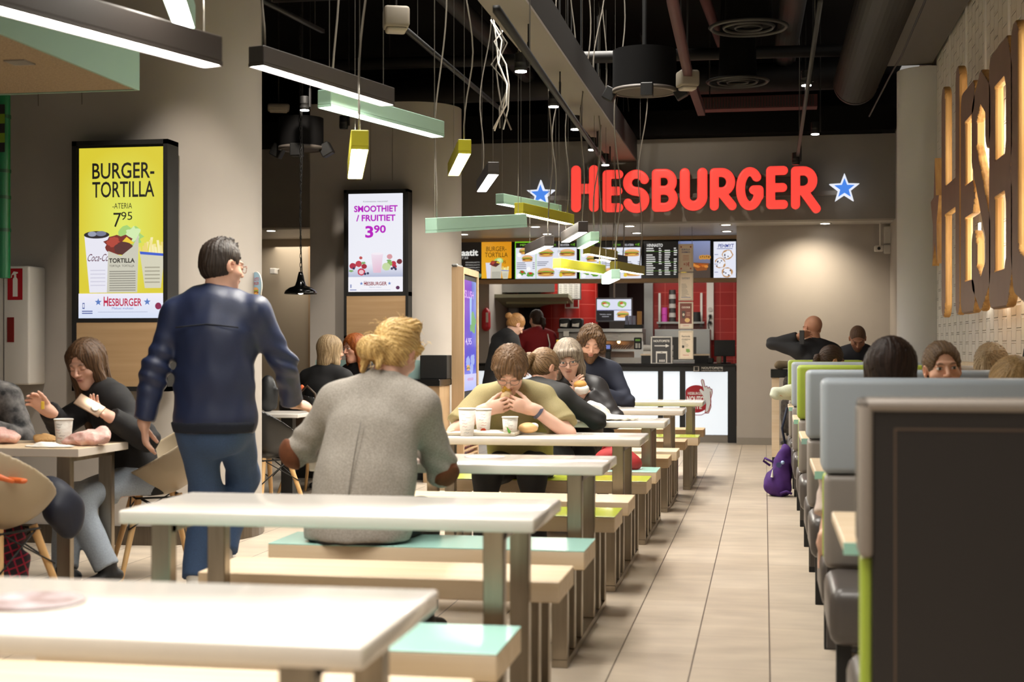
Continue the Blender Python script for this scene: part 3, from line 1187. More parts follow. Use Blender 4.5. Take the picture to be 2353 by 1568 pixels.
def strokes(ch, w, h, r):
    """centre lines of a round letter in a box w by h with stroke radius r"""
    x0, x1, y0, y1 = r, w - r, r, h - r
    m = (y0 + y1) / 2
    if ch == 'H':
        return [[(x0, y0), (x0, y1)], [(x1, y0), (x1, y1)], [(x0, m), (x1, m)]]
    if ch == 'E':
        return [[(x0, y0), (x0, y1)], [(x0, y1), (x1, y1)], [(x0, m), (x1 - 0.02 * h, m)], [(x0, y0), (x1, y0)]]
    if ch == 'S':
        rx, c = (x1 - x0) / 2, (x0 + x1) / 2
        ry = (y1 - y0) / 4
        return [arc(c, y1 - ry, rx, ry, 20, 180) + arc(c, y1 - ry, rx, ry, 180, 260, 6) +
                arc(c, y0 + ry, rx, ry, 80, 0, 6) + arc(c, y0 + ry, rx, ry, 0, -160)]
    if ch == 'B':
        ry1, ry2 = (y1 - m) / 2, (m - y0) / 2
        return [[(x0, y0), (x0, y1)], [(x0, y1)] + arc(x1 - ry1 * 1.02, m + ry1, ry1 * 0.92, ry1, 90, -90) + [(x0, m)],
                [(x0, m)] + arc(x1 - ry2, m - ry2, ry2, ry2, 90, -90) + [(x0, y0)]]
    if ch == 'U':
        rx = (x1 - x0) / 2
        return [[(x0, y1), (x0, y0 + rx)] + arc(x0 + rx, y0 + rx, rx, rx, 180, 360) + [(x1, y0 + rx), (x1, y1)]]
    if ch in 'RQ':
        mm = y0 + (y1 - y0) * 0.42
        ry = (y1 - mm) / 2
        end = (x1 + 0.02 * h, y0 - (0.10 * h if ch == 'Q' else 0))
        return [[(x0, y0), (x0, y1)], [(x0, y1)] + arc(x1 - ry * (1.2 if ch == 'Q' else 1.0), mm + ry, ry * 0.95, ry, 90, -90) + [(x0, mm)],
                [(x0 + (x1 - x0) * 0.38, mm), end]]
    if ch == 'G':
        rx, ry, c = (x1 - x0) / 2, (y1 - y0) / 2, (x0 + x1) / 2
        return [arc(c, m, rx, ry, 42, 345, 26), [(x1, y0 + ry * 0.55), (x1, m - 0.03 * h)], [(c + 0.14 * w, m - 0.03 * h), (x1, m - 0.03 * h)]]
    return []


def letter_solid(lines, r, depth, res, rnd):
    """x right, y up; extruded by depth with rounded rims; returns verts (x, depth, y)"""
    pts = np.array([p for l in lines for p in l])
    lo, hi = pts.min(0) - r - 3 * res, pts.max(0) + r + 3 * res
    xs, ys = np.arange(lo[0], hi[0] + res, res), np.arange(lo[1], hi[1] + res, res)
    zs = np.arange(-depth / 2 - 2.0 * res, depth / 2 + 3.0 * res, res)
    gx, gy = np.meshgrid(xs, ys, indexing='ij')
    D = np.full(gx.shape, 9.0)
    for l in lines:
        for a, b in zip(l, l[1:]):
            ax, ay = a
            bx, by = b[0] - ax, b[1] - ay
            L2 = bx * bx + by * by + 1e-12
            t = np.clip(((gx - ax) * bx + (gy - ay) * by) / L2, 0, 1)
            D = np.minimum(D, np.hypot(gx - ax - t * bx, gy - ay - t * by) - r)
    a = D[:, :, None] + rnd
    b = np.abs(zs)[None, None, :] - depth / 2 + rnd
    F = np.minimum(np.maximum(a, b), 0) + np.hypot(np.maximum(a, 0), np.maximum(b, 0)) - rnd
    V, Q = nets(F, xs, ys, zs)
    return np.stack([V[:, 0], V[:, 2], V[:, 1]], 1), Q[:, ::-1]


SIGNY = 16.86
M_REDL = emit('lit_coral_red_letter', (0.96, 0.062, 0.045), 1.0)
M_REDE = mat('red_letter_rim', '#b3201c', 0.4)
k = spot(1600, 798, SIGNY)
sign = thing('illuminated_sign', 'large glowing coral red round letter sign on the grey fascia', 'sign', (spot(1600, 430, SIGNY).x, SIGNY, 2.8))
for ch, u0, u1, v0, v1 in (('H', 1313, 1377, 380, 489), ('E', 1385, 1433, 391, 489), ('S', 1432, 1493, 390, 491),
                           ('B', 1498, 1558, 388, 488), ('U', 1562, 1626, 386, 486), ('R', 1631, 1691, 386, 485),
                           ('G', 1691, 1755, 384, 485), ('E', 1760, 1811, 382, 482), ('Q', 1817, 1884, 382, 482)):
    a, b = spot(u0, v1, SIGNY), spot(u1, v0, SIGNY)
    w, h = b.x - a.x, b.z - a.z
    r = 0.060 if ch in 'HU' else 0.054
    V, Q = letter_solid(strokes(ch, w, h, r), r, 0.10, 0.0085, 0.02)
    V = V + np.array([a.x - sign.location.x, 0, a.z - sign.location.z])
    lo_ = solid_obj('letter', V, Q, [M_REDL, M_REDE], sign)
    lo_.data.polygons.foreach_set('material_index', [0 if p_.normal.y < -0.3 else 1 for p_ in lo_.data.polygons])
rail = MB()
for z, u0, u1 in ((2.98, 1220, 1930), (3.20, 1330, 1880)):
    a, b = spot(u0, 500, SIGNY + 0.12), spot(u1, 500, SIGNY + 0.12)
    r0 = MB().box(a.x, b.x, SIGNY + 0.07, SIGNY + 0.14, z, z + 0.05)
    obj('mounting_rail', r0, M_FASCIA, sign, True)
for (u, v, lab) in ((1243, 448, 'blue star with white outline at the left end of the red sign'), (1940, 434, 'blue star with white outline at the right end of the red sign')):
    c = spot(u, v, SIGNY)
    R0 = 0.178
    st = thing('star_sign', lab, 'sign', (c.x, SIGNY, c.z))
    for nm, rr, d0, d1, m in (('star_outline', R0, 0.05, -0.035, emit('lit_white_star', '#e9eef8', 0.95)),
                              ('star_face', R0 * 0.68, -0.035, -0.045, emit('lit_blue_star', '#4a86e8', 0.95))):
        poly = []
        for i in range(10):
            t = PI / 2 + i * PI / 5
            q = rr if i % 2 == 0 else rr * 0.42
            poly.append((q * math.cos(t), q * math.sin(t)))
        mb = MB().prism(poly, 0, abs(d1 - d0))
        mb.v = [(x, d0 - z, y) for x, y, z in mb.v]
        obj(nm, mb, m, st)

# wooden halo letters on the right wall
WX = 1.25
wsign = thing('wooden_letter_sign', 'huge plywood letters standing off the white tiled wall, lit from behind', 'sign', (WX, 9.5, 1.4))
MW = 0.05


def wall_y(u):
    a = math.atan((u - 1176.5) / FPX) - YAW
    return WX / math.tan(a)


def wletter(ch, y0, y1, z0, z1, r):
    w, h = y0 - y1, z1 - z0
    asp = 1.0
    L = strokes(ch, w, h, r)
    if ch == 'B':
        m = h / 2
        L = [[(r, r), (r, h - r)], [(r, h - r), (w - r - 0.1, h - r), (w - r, h - r - 0.12), (w - r, m + 0.14), (w - r - 0.06, m), (r, m)],
             [(w - r - 0.06, m), (w - r, m - 0.14), (w - r, r + 0.12), (w - r - 0.1, r), (r, r)]]
    if ch == 'S':
        m = h / 2
        L = [[(w - r, h - r - 0.3), (w - r, h - r - 0.12), (w / 2, h - r), (r, h - r - 0.12), (r, m + 0.25), (w / 2, m), (w - r, m - 0.25),
              (w - r, r + 0.12), (w / 2, r), (r, r + 0.12), (r, r + 0.3)]]
    if ch == 'U':
        L = [[(r, h - r), (r, r + 0.16), (r + 0.05, r + 0.05), (w / 2, r), (w - r - 0.05, r + 0.05), (w - r, r + 0.16), (w - r, h - r)]]
    V, Q = letter_solid(L, r, MW, 0.0105, 0.003)
    # x of the letter runs towards us along the wall, its front looks to -x
    P = np.stack([V[:, 1], -V[:, 0] + y0, V[:, 2] + z0], 1)
    P[:, 0] += WX + MW / 2
    P -= np.array(wsign.location)
    o = solid_obj('letter', P, Q, [M_PLYF, M_PLYS], wsign, smooth=False)
    idx = [0 if p.normal.x < -0.7 else 1 for p in o.data.polygons]
    o.data.polygons.foreach_set('material_index', idx)
    return o


for ch, u0, u1, z0, z1, r in (('H', 2163, 2205, 1.42, 3.06, 0.105), ('E', 2207, 2240, 1.42, 2.84, 0.105), ('S', 2232, 2276, 1.42, 2.84, 0.10),
                              ('B', 2272, 2326, 1.42, 2.85, 0.105), ('U', 2322, 2392, 1.42, 2.87, 0.115)):
    y0, y1 = wall_y(u0), wall_y(u1)
    wletter(ch, y0, y1, z0, z1, r)
ys0 = wall_y(2146)
poly = []
for i in range(10):
    t = PI / 2 + i * PI / 5
    q = 0.44 if i % 2 == 0 else 0.19
    poly.append((q * 0.62 * math.cos(t), q * math.sin(t)))
mb = MB().prism(poly, 0, MW)
mb.v = [(WX + MW - z, ys0 - 0.05 - x, 2.18 + y) for x, y, z in mb.v]
so = obj('wooden_star', mb, [M_PLYF, M_PLYS], wsign, True)
so.data.polygons.foreach_set('material_index', [0 if abs(p.normal.x) > 0.7 else 1 for p in so.data.polygons])
led = emit('led_strip_glow', (1.0, 0.94, 0.82), 22.0)
for (u0, u1) in ((2166, 2208), (2206, 2235), (2238, 2272), (2276, 2320), (2326, 2388)):
    a, b = wall_y(u0), wall_y(u1)
    for z0, z1 in ((1.52, 2.05), (2.2, 2.75)):
        obj('led_strip', MB().box(1.43, 1.44, (a + b) / 2 - 0.03, (a + b) / 2 + 0.03, z0, z1), led, wsign, True)
# ------------------------------------------------------------------ advertising screens on the pillars
def heading(a, lines, col):
    for t, x, y, h, w, b in lines:
        a.text(t, x, y, h, col, w, b)


def logo_row(a, W, y, h, scol, tcol, word_w):
    a.text('HESBURGER', W / 2, y, h, tcol, word_w, 0.02)
    a.text('H', W / 2 - word_w / 2 + h * 0.32, y, h * 1.25, tcol, h * 0.62, 0.02)
    a.star(W / 2 - word_w / 2 - h * 0.75, y + h * 0.5, h * 0.5, scol)
    a.star(W / 2 + word_w / 2 + h * 0.75, y + h * 0.5, h * 0.5, scol)


def fries(a, x, y, w, h):
    for i in range(16):
        px = x + w * (-0.42 + 0.84 * i / 15)
        hh = h * (0.55 + 0.4 * RND.random())
        sl = (RND.random() - 0.5) * w * 0.25
        a.poly([(px - w * .05, y + h * .2), (px + w * .05, y + h * .2), (px + w * .05 + sl, y + hh), (px - w * .05 + sl, y + hh)],
               RND.choice(['#f6e79a', '#efd97a', '#fbf0b4']))
    a.poly([(x - w * .5, y + h * .42), (x + w * .5, y + h * .36), (x + w * .34, y - h * .75), (x - w * .3, y - h * .75)], '#d8d4bd')
    a.poly([(x - w * .5, y + h * .44), (x + w * .52, y + h * .36), (x + w * .5, y + h * .28), (x - w * .48, y + h * .35)], '#3f5fd0')
    for i in range(5):
        a.rect(x - w * .3, y - h * (.1 + .12 * i), x + w * .3, y - h * (.06 + .12 * i), '#a9a48f')


def wrap(a, x, y, w, h):
    """an open paper roll with filling, base at y"""
    a.ell(x + w * .2, y + h * .88, w * .42, h * .16, '#a9d676', jit=.2)
    a.ell(x + w * .3, y + h * .93, w * .25, h * .1, '#d6f0b4', jit=.3)
    a.ell(x - w * .12, y + h * .76, w * .45, h * .15, '#7c2f28', jit=.15)
    a.ell(x - w * .3, y + h * .8, w * .18, h * .08, '#b5483a', jit=.25)
    a.poly([(x - w * .1, y + h * .76), (x + w * .12, y + h * .88), (x + w * .36, y + h * .78), (x + w * .1, y + h * .74)], '#f2cf3c')
    a.ell(x + w * .02, y + h * .7, w * .3, h * .1, '#5a3230', jit=.08)
    a.poly([(x - w * .5, y), (x + w * .45, y), (x + w * .5, y + h * .92), (x + w * .3, y + h * .72), (x - w * .05, y + h * .58), (x - w * .46, y + h * .66)], '#cfccbb')
    for i in range(9):
        a.rect(x - w * .42, y + h * (.03 + .037 * i), x + w * .4, y + h * (.045 + .037 * i), '#8f8c80')


def burger_tortilla_art(W, H, price='7'):
    a = Art(W, H, '#e6d63c')
    a.poly([(0, H * .15), (W, H * .15), (W, H), (0, H)], '#e3d43a', ['#d8c832', '#cfdc58', '#e3d650', '#d9c93a'])
    a.rect(0, H * .15, W, H, '#dfcf38')
    a.radial(W * .5, H * .55, W * .62, H * .46, '#e6ee66', '#dfcf38')
    K = '#151311'
    heading(a, [('BURGER-', W * .5, H * .82, H * .095, W * .70, 0.012), ('TORTILLA', W * .5, H * .71, H * .095, W * .70, 0.012),
                ('-ATERIA', W * .49, H * .642, H * .034, W * .22, 0.0)], K)
    a.text('7', W * .435, H * .535, H * .088, K, W * .09)
    a.text('95', W * .54, H * .575, H * .05, K, W * .125)
    a.poly([(W * .06, H * .49), (W * .34, H * .49), (W * .34, H * .15), (W * .12, H * .15)], '#ecebf6')
    a.ell(W * .2, H * .49, W * .145, H * .022, '#2a2428')
    a.ell(W * .15, H * .495, W * .05, H * .015, '#9aa0b4')
    a.ell(W * .25, H * .497, W * .06, H * .015, '#787d95')
    a.text('Coca-Co', W * .21, H * .335, H * .045, '#5a1436', W * .24, 0.0, slant=.3)
    for i in range(5):
        a.rect(W * .13, H * (.19 + .022 * i), W * .3, H * (.196 + .022 * i), '#d4d2e2')
    fries(a, W * .83, H * .31, W * .28, H * .18)
    wrap(a, W * .5, H * .15, W * .36, H * .37)
    a.text('TORTILLA', W * .49, H * .325, H * .026, '#26221e', W * .29, 0.03)
    a.text('TORTILJA  TORTILLJA', W * .49, H * .30, H * .013, '#57514a', W * .28)
    a.rect(0, 0, W, H * .145, '#eceaf8', ['#d9e4fa', '#d9e4fa', '#f4f0fb', '#f4f0fb'])
    logo_row(a, W, H * .072, H * .045, '#5c7fc4', '#c2204a', W * .43)
    a.text('Makusi mukaan', W * .5, H * .052, H * .013, '#6d86c8', W * .24)
    for i in range(2):
        a.rect(W * .22, H * (.035 + .0 * i), W * .78, H * .037, '#9aa2c0')
    a.rect(W * .045, H * .055, W * .07, H * .09, '#5563a0')
    a.rect(W * .05, H * .062, W * .065, H * .084, '#e8eaf8')
    a.rect(W * .04, H * .038, W * .16, H * .044, '#5563a0')
    a.rect(W * .04, H * .026, W * .16, H * .032, '#5563a0')
    a.ell(W * .9, H * .07, W * .035, H * .02, '#8c2350')
    return a


def smoothie_art(W, H):
    a = Art(W, H, '#f1f2fb')
    a.rect(0, H * .17, W, H * .3, '#c9cfe4', ['#b6bdd8', '#b6bdd8', '#f0f0fa', '#f0f0fa'])
    P = '#b916c0'
    a.text('Kotimaisista marjoista!', W * .5, H * .915, H * .016, '#7d7690', W * .45)
    a.text('SMOOTHIET', W * .505, H * .82, H * .062, P, W * .80, 0.03)
    a.text('/ FRUITIET', W * .505, H * .728, H * .062, P, W * .72, 0.03)
    a.text('3', W * .385, H * .565, H * .115, P, W * .15, 0.03)
    a.text('90', W * .58, H * .61, H * .075, P, W * .22, 0.03)
    a.poly([(W * .42, H * .40), (W * .64, H * .40), (W * .60, H * .21), (W * .46, H * .21)], '#eed3e2', ['#f4e6f2', '#f2e0ee', '#e6bcd2', '#e8c4d6'])
    a.ell(W * .53, H * .40, W * .11, H * .012, '#f8f0f8')
    for x, y, r, c in ((.08, .28, .06, '#b02a44'), (.19, .3, .06, '#c23a4c'), (.29, .275, .05, '#a82038'), (.24, .22, .07, '#c83250'),
                       (.83, .3, .05, '#c23048'), (.76, .3, .05, '#8fb860'), (.70, .27, .075, '#c7dba4'), (.94, .32, .05, '#7a2a38'),
                       (.23, .36, .03, '#c05050'), (.76, .37, .05, '#d89aa0'), (.85, .27, .04, '#b42a44')):
        a.ell(W * x, H * y, W * r, W * r * .9, c, jit=.05)
    a.ell(W * .24, H * .218, W * .045, W * .04, '#f0c4cc')
    for x, y in ((.31, .2), (.36, .205), (.80, .25), (.84, .26), (.87, .245), (.1, .255)):
        a.ell(W * x, H * y, W * .022, W * .022, '#2a2f55')
    for x, y in ((.28, .31), (.75, .33), (.05, .23)):
        a.ell(W * x, H * y, W * .04, W * .02, '#7fae6a', jit=.3)
    a.rect(0, 0, W, H * .165, '#f6f5fc')
    logo_row(a, W, H * .085, H * .036, '#5c7fc4', '#8f2034', W * .42)
    a.text('Makusi mukaan', W * .5, H * .062, H * .01, '#8a94b8', W * .22)
    a.rect(W * .22, H * .038, W * .78, H * .041, '#b0b4cc')
    a.rect(W * .035, H * .06, W * .06, H * .095, '#8f98c4')
    a.rect(W * .03, H * .035, W * .15, H * .045, '#8f98c4')
    a.ell(W * .91, H * .06, W * .035, H * .018, '#5c2a58')
    return a


def display(u0, u1, v0, v1, vsplit, su0, su1, sv0, sv1, Y, ybk, art, label, dep):
    a, b = spot(u0, v0, Y), spot(u1, v1, Y)
    zs = spot(u0, vsplit, Y).z
    t = thing('advertising_display', label, 'screen', ((a.x + b.x) / 2, Y, b.z))
    fw = 0.028
    fr = MB()
    fr.box(a.x, a.x + fw, Y, ybk, b.z, a.z).box(b.x - fw, b.x, Y, ybk, b.z, a.z)
    fr.box(a.x, b.x, Y, ybk, a.z - fw, a.z).box(a.x, b.x, Y, ybk, b.z, b.z + fw).box(a.x, b.x, Y + 0.005, ybk, zs - 0.012, zs + 0.03)
    obj('frame', fr, M_BLACK, t, True)
    obj('wood_panel', MB().box(a.x + fw, b.x - fw, Y + 0.006, ybk, b.z + fw, zs - 0.012), M_OAK, t, True)
    p, q = spot(su0, sv0, Y), spot(su1, sv1, Y)
    obj('screen_bezel', MB().box(a.x + fw, b.x - fw, Y + 0.012, ybk, zs, a.z - fw), M_BLACK, t, True)
    W, H = q.x - p.x, p.z - q.z
    art(W, H).build('screen', M_SCREEN, t, (p.x - t.location.x, 0.010, q.z - t.location.z))
    return t


display(165, 385, 325, 900, 737, 180, 384, 341, 731, 7.97, 8.13, burger_tortilla_art,
        'tall lit screen with a yellow burger tortilla advert on the front pillar', 0.17)
display(790, 938, 437, 778, 678, 800, 925, 446, 675, 13.83, 13.99, smoothie_art,
        'tall lit screen with a purple smoothie price advert on the middle pillar', 0.17)

# ------------------------------------------------------------------ menu screens over the counter
MY = 19.30
mt = MB()
a, b = spot(1000, 545, MY), spot(1693, 650, MY)
ML, MR = -4.9, -0.36
struct('trim_6', MB().box(ML, MR, MY - 0.03, MY + 0.2, spot(1400, 553, MY).z, SOF), M_OAK)
struct('trim_7', MB().box(ML, MR, MY - 0.03, MY + 0.2, spot(1400, 650, MY).z, spot(1400, 641, MY).z), M_OAK)
struct('wall_menu', MB().box(ML, MR, MY + 0.02, MY + 0.2, spot(1400, 641, MY).z, spot(1400, 553, MY).z), M_BLACK)


def prices(a, x0, x1, y0, y1, n, col, w2=.12, lines=1):
    for i in range(n):
        y = y1 - (y1 - y0) * (i + .5) / n
        h = (y1 - y0) / n * .42
        w = (x1 - x0) * (.45 + .25 * RND.random())
        a.rect(x0, y, x0 + w, y + h, col)
        a.rect(x1 - (x1 - x0) * w2, y, x1, y + h, col)


def art_salads(W, H):
    a = Art(W, H, '#14110f')
    a.text('salaatit', W * .26, H * .62, H * .17, '#f0eee8', W * .42, 0.03)
    a.text('7,50', W * .26, H * .53, H * .06, '#d8d6d0', W * .1)
    for i, t in enumerate(('KANASALAATTI', 'FETASALAATTI', 'KATKARAPUSALAATTI', 'JUUSTOSALAATTI')):
        a.text(t, W * .49, H * (.42 - .07 * i), H * .035, '#c8c6c0', W * .22, 0.0, 'R')
    for i in range(22):
        a.ell(W * (.02 + .48 * i / 21), H * (.05 + .06 * RND.random()), W * .03, H * .06, RND.choice(['#6f8f70', '#93b08c', '#4d6b4a', '#c9d4c4']), 9, jit=.3)
    a.rect(W * .525, H * .0, W, H, '#e3a021', ['#f2b62a', '#e29a1c', '#d98d18', '#dd951c'])
    a.text('BURGER-', W * .76, H * .73, H * .13, '#2a1c0c', W * .32)
    a.text('TORTILLA', W * .76, H * .57, H * .13, '#2a1c0c', W * .36)
    a.text('795', W * .87, H * .40, H * .08, '#4a2c08', W * .08)
    a.poly([(W * .59, H * .42), (W * .68, H * .42), (W * .67, H * 0), (W * .61, H * 0)], '#dfe0f0')
    fries(a, W * .9, H * .14, W * .12, H * .2)
    wrap(a, W * .76, 0, W * .17, H * .52)
    return a


def art_meals(W, H, seed=0):
    a = Art(W, H, '#14110f')
    a.rect(W * .01, 0, W * .99, H * .83, '#e8eaf6')
    a.rect(0, 0, W * .012, H, '#7ed321')
    a.rect(0, H * .97, W * .33, H, '#7ed321')
    a.rect(W * .335, 0, W * .343, H * .83, '#8ed640')
    a.text('MENU', W * .16, H * .88, H * .06, '#8ed640', W * .15)
    a.text('ateriat', W * .6, H * .88, H * .07, '#6fae2a', W * .12)
    a.text('ISO ATERIA', W * .80, H * .87, H * .06, '#e8e8ee', W * .14)
    a.text('+1\u20ac', W * .93, H * .87, H * .07, '#7ed321', W * .07)
    for x, y, w, h in ((.15, .72, .17, .2), (.2, .52, .18, .2), (.5, .66, .24, .24), (.84, .66, .26, .22), (.5, .14, .28, .26), (.85, .13, .27, .22)):
        a.burger(W * x, H * y, W * w, H * h)
    for x, y in ((.12, .16), (.25, .12)):
        a.ell(W * x, H * y, W * .06, H * .06, '#5f9c3a', 12, jit=.3)
        a.ell(W * x, H * (y + .02), W * .03, H * .03, '#c23a2a', 10, jit=.3)
    prices(a, W * .03, W * .32, H * .24, H * .44, 4, '#7b7f92')
    prices(a, W * .36, W * .66, H * .32, H * .46, 3, '#7b7f92')
    prices(a, W * .70, W * .97, H * .32, H * .46, 3, '#7b7f92')
    for x, y in ((.07, .64), (.07, .08), (.22, .26)):
        a.ell(W * x, H * y, W * .035, W * .035, '#ffffff')
    a.ell(W * .74, H * .09, W * .03, W * .03, '#e8c83a')
    a.ell(W * .71, H * .72, W * .025, W * .025, '#bfc6d6')
    return a


def art_pricelist(W, H):
    a = Art(W, H, '#121010')
    a.text('HINNASTO', W * .16, H * .86, H * .085, '#e8e6e2', W * .24, 0.02)
    for i in range(13):
        y = H * (.80 - .058 * i)
        if i in (2, 7, 11):
            a.rect(W * .03, y + H * .045, W * .5, y + H * .052, '#5f9c2a')
        for j, (x0, x1) in enumerate(((.03, .17), (.22, .27), (.31, .41), (.45, .5))):
            if RND.random() < .85:
                a.rect(W * x0, y, W * (x0 + (x1 - x0) * (.6 + .4 * RND.random())), y + H * .028, '#dcdad6')
    a.rect(W * .52, 0, W, H, '#6d7aa8', ['#4a3a34', '#5a463c', '#8c96bc', '#7884b0'])
    a.poly([(W * .52, 0), (W, 0), (W, H * .4), (W * .52, H * .45)], '#4d4038')
    for i in range(5):
        a.ell(W * (.86 + .03 * i), H * (.56 + .01 * (i % 2)), W * .03, H * .06, '#c98f3e', 12)
        a.ell(W * (.86 + .03 * i), H * (.57 + .01 * (i % 2)), W * .012, H * .025, '#6a4420', 10)
    a.poly([(W * .7, H * .42), (W * .98, H * .4), (W * .95, H * .22), (W * .8, H * .2)], '#8f4e24')
    for i in range(6):
        a.ell(W * (.74 + .04 * i), H * (.36 - .02 * (i % 3)), W * .035, H * .035, RND.choice(['#c0682a', '#a8501e', '#d5863a']), 9, jit=.25)
    a.ell(W * .6, H * .12, W * .06, H * .05, '#d8b53a', 12, jit=.2)
    return a


def art_soft(W, H):
    a = Art(W, H, '#e9ebf8')
    a.text('PEHMYT', W * .55, H * .84, H * .1, '#3d4a94', W * .7, 0.02, slant=.1)
    a.rect(W * .15, H * .80, W * .85, H * .815, '#3d4a94')
    for x, y in ((.62, .64), (.3, .42), (.6, .16)):
        a.ell(W * x, H * y, W * .25, H * .14, '#c0905a', 14, jit=.1)
        a.ell(W * x, H * y, W * .2, H * .11, '#eef0fa', 12, jit=.2)
        for i in range(7):
            a.ell(W * (x + .16 * (RND.random() - .5) * 2), H * (y + .08 * (RND.random() - .5) * 2), W * .035, H * .02,
                  RND.choice(['#2a2a44', '#f8f8ff', '#3f3a56']), 8, jit=.3)
    for y in (.64, .38, .16):
        a.rect(W * .04, H * y, W * .2, H * (y + .02), '#8a90b8')
    return a


def menu(u0, u1, art, label, bleed=5):
    p, q = spot(u0, 556, MY), spot(u1, 640, MY)
    t = thing('menu_screen', label, 'menu screen', ((p.x + q.x) / 2, MY, q.z), 0, None)
    W, H = q.x - p.x, p.z - q.z
    obj('screen_case', MB().box(p.x - 0.012, q.x + 0.012, MY - 0.02, MY + 0.02, q.z - 0.005, p.z + 0.005), M_BLACKG, t, True)
    art(W, H).build('screen', M_SCREEN, t, (p.x - t.location.x, -0.0215, 0))


menu(1032, 1176, art_salads, 'menu screen half black with salads, half orange tortilla advert')
menu(1184, 1327, art_meals, 'first menu screen of burgers on white, with a lime edge')
menu(1332, 1475, art_meals, 'second menu screen of burgers on white, behind the cluster of lamps')
menu(1481, 1632, art_pricelist, 'menu screen with white price list on black and a fried food photo')
menu(1640, 1691, art_soft, 'narrow menu screen of soft ice creams beside the grey wall')

# recessed lamps in the soffit
for u, v, Y, lab in ((1229, 520, 17.9, 'left of the front recessed downlights'), (1447, 519, 17.8, 'middle of the front recessed downlights'),
                     (1668, 516, 17.8, 'front recessed downlight above the hanging signs'), (1257, 537, 18.7, 'rear recessed downlight by the menu screens, left'),
                     (1463, 535, 18.7, 'rear recessed downlight by the menu screens, middle'), (1670, 531, 18.6, 'rear recessed downlight beside the grey wall'),
                     (1066, 538, 18.8, 'recessed downlight touching the middle pillar edge'), (1896, 513, 17.6, 'recessed downlight over the blank grey wall'),
                     (607, 526, 18.2, 'recessed downlight in the passage beside the front pillar')):
    a = (u - 1176.5) / FPX
    D = (SOF - EYE) * FPX / (HOR - v)
    c = (a * D * CS - D * SN, min(a * D * SN + D * CS, 19.2) if v > 500 else Y, SOF)
    c = (c[0], max(FY + 0.36, c[1]), SOF)
    t = thing('recessed_downlight', lab, 'ceiling light', c)
    obj('trim_ring', MB().lathe([(0.055, 0.0), (0.078, 0.0), (0.078, -0.008), (0.055, -0.008)], n=24, close=True), M_WHITE, t)
    obj('lens', MB().lathe([(0.056, -0.007), (0.02, -0.009), (0.0001, -0.009)], n=24), emit('downlight_lens', (1, .93, .82), 14), t)

# ------------------------------------------------------------------ counter
CY = 18.17
cl, cr = -4.4, -0.36
ct = thing('service_counter', 'black counter with glowing frosted glass front under the menu screens', 'counter', ((cl + cr) / 2, CY, 0))
ztop = 1.0
obj('worktop', MB().box(cl, cr, CY - 0.06, CY + 0.62, ztop - 0.03, ztop, 0.004), M_BLACKG, ct, True)
obj('fascia_board', MB().box(cl, cr, CY - 0.03, CY, ztop - 0.10, ztop - 0.03), M_BLACK, ct, True)
obj('carcass', MB().box(cl, cr, CY + 0.06, CY + 0.6, 0.0, ztop - 0.03), M_BLACK, ct, True)
obj('plinth', MB().box(cl, cr - 0.1, CY + 0.01, CY + 0.06, 0.0, spot(1650, 1001, CY).z), mat('dull_steel_plinth', '#8b847c', 0.4, 0.7), ct, True)
zb = spot(1650, 1000, CY).z
def ux(u, Y=CY): return spot(u, 800, Y).x
for u0, u1 in ((1100, 1180), (1188, 1290), (1298, 1390), (1397, 1512), (1524, 1562), (1575, 1672)):
    obj('light_panel', MB().box(ux(u0), ux(u1), CY, CY + 0.02, zb, ztop - 0.10), M_FROST, ct, True)
for u0, u1 in ((1090, 1100), (1180, 1188), (1290, 1298), (1390, 1397), (1512, 1524), (1562, 1575), (1673, 1692)):
    obj('post', MB().box(ux(u0), ux(u1), CY - 0.02, CY + 0.05, 0.0, ztop - 0.10), M_BLACK, ct, True)
a = Art(ux(1680) - ux(1606), 0.075, '#161412')
a.text('NOUTOPISTE', a.w * .58, a.h * .5, a.h * .36, '#e8e4dc', a.w * .66, .02)
a.text('H\u00c4MTNINGSST\u00c4LLE', a.w * .58, a.h * .12, a.h * .24, '#d0ccc4', a.w * .66)
a.rect(a.w * .0, a.h * .1, a.w * .17, a.h * .95, '#b9b4ac').rect(a.w * .03, a.h * .2, a.w * .14, a.h * .85, '#242220')
a.build('counter_lettering', M_PRINT, ct, (ux(1594) - ct.location.x, -0.034, ztop - 0.105))
# red round logo and pointing hand stuck on the panel
lg = Art(0.001, 0.001, '#a31524')
lg.v, lg.f, lg.c = [], [], []
k = lambda u, v: (spot(u, v, CY).x - ux(1575), spot(u, v, CY).z - zb)
c0 = k(1600, 917)
r0 = k(1632, 917)[0] - c0[0]
pts = []
for i in range(40):
    t = 2 * PI * i / 40
    pts.append((max(0.002, c0[0] + r0 * math.cos(t)), c0[1] + r0 * 1.0 * math.sin(t)))
lg.poly(pts, '#a31524')
hand = [k(u, v) for u, v in ((1634, 952), (1632, 925), (1630, 912), (1614, 905), (1607, 897), (1610, 893), (1617, 896), (1611, 876), (1613, 872), (1617, 874), (1620, 892), (1623, 887), (1627, 889),
                             (1628, 894), (1630, 889), (1634, 892), (1634, 897), (1637, 894), (1637, 905), (1634, 920), (1636, 940), (1632, 956))]
hand = [k(u, v) for u, v in ((1606, 897), (1610, 893), (1617, 899), (1611, 876), (1613, 872), (1617, 874), (1620, 890), (1624, 887), (1627, 893), (1630, 889), (1633, 895), (1636, 894), (1637, 903),
                             (1633, 918), (1634, 936), (1628, 950), (1620, 950), (1622, 930), (1616, 912))]
cxh = (sum(p[0] for p in hand) / len(hand), sum(p[1] for p in hand) / len(hand))
lg.raw(hand + [cxh], [(i, (i + 1) % len(hand), len(hand)) for i in range(len(hand))], hx('#e4eaec'))
lg.line(hand + [hand[0]], 0.008, '#a31524')
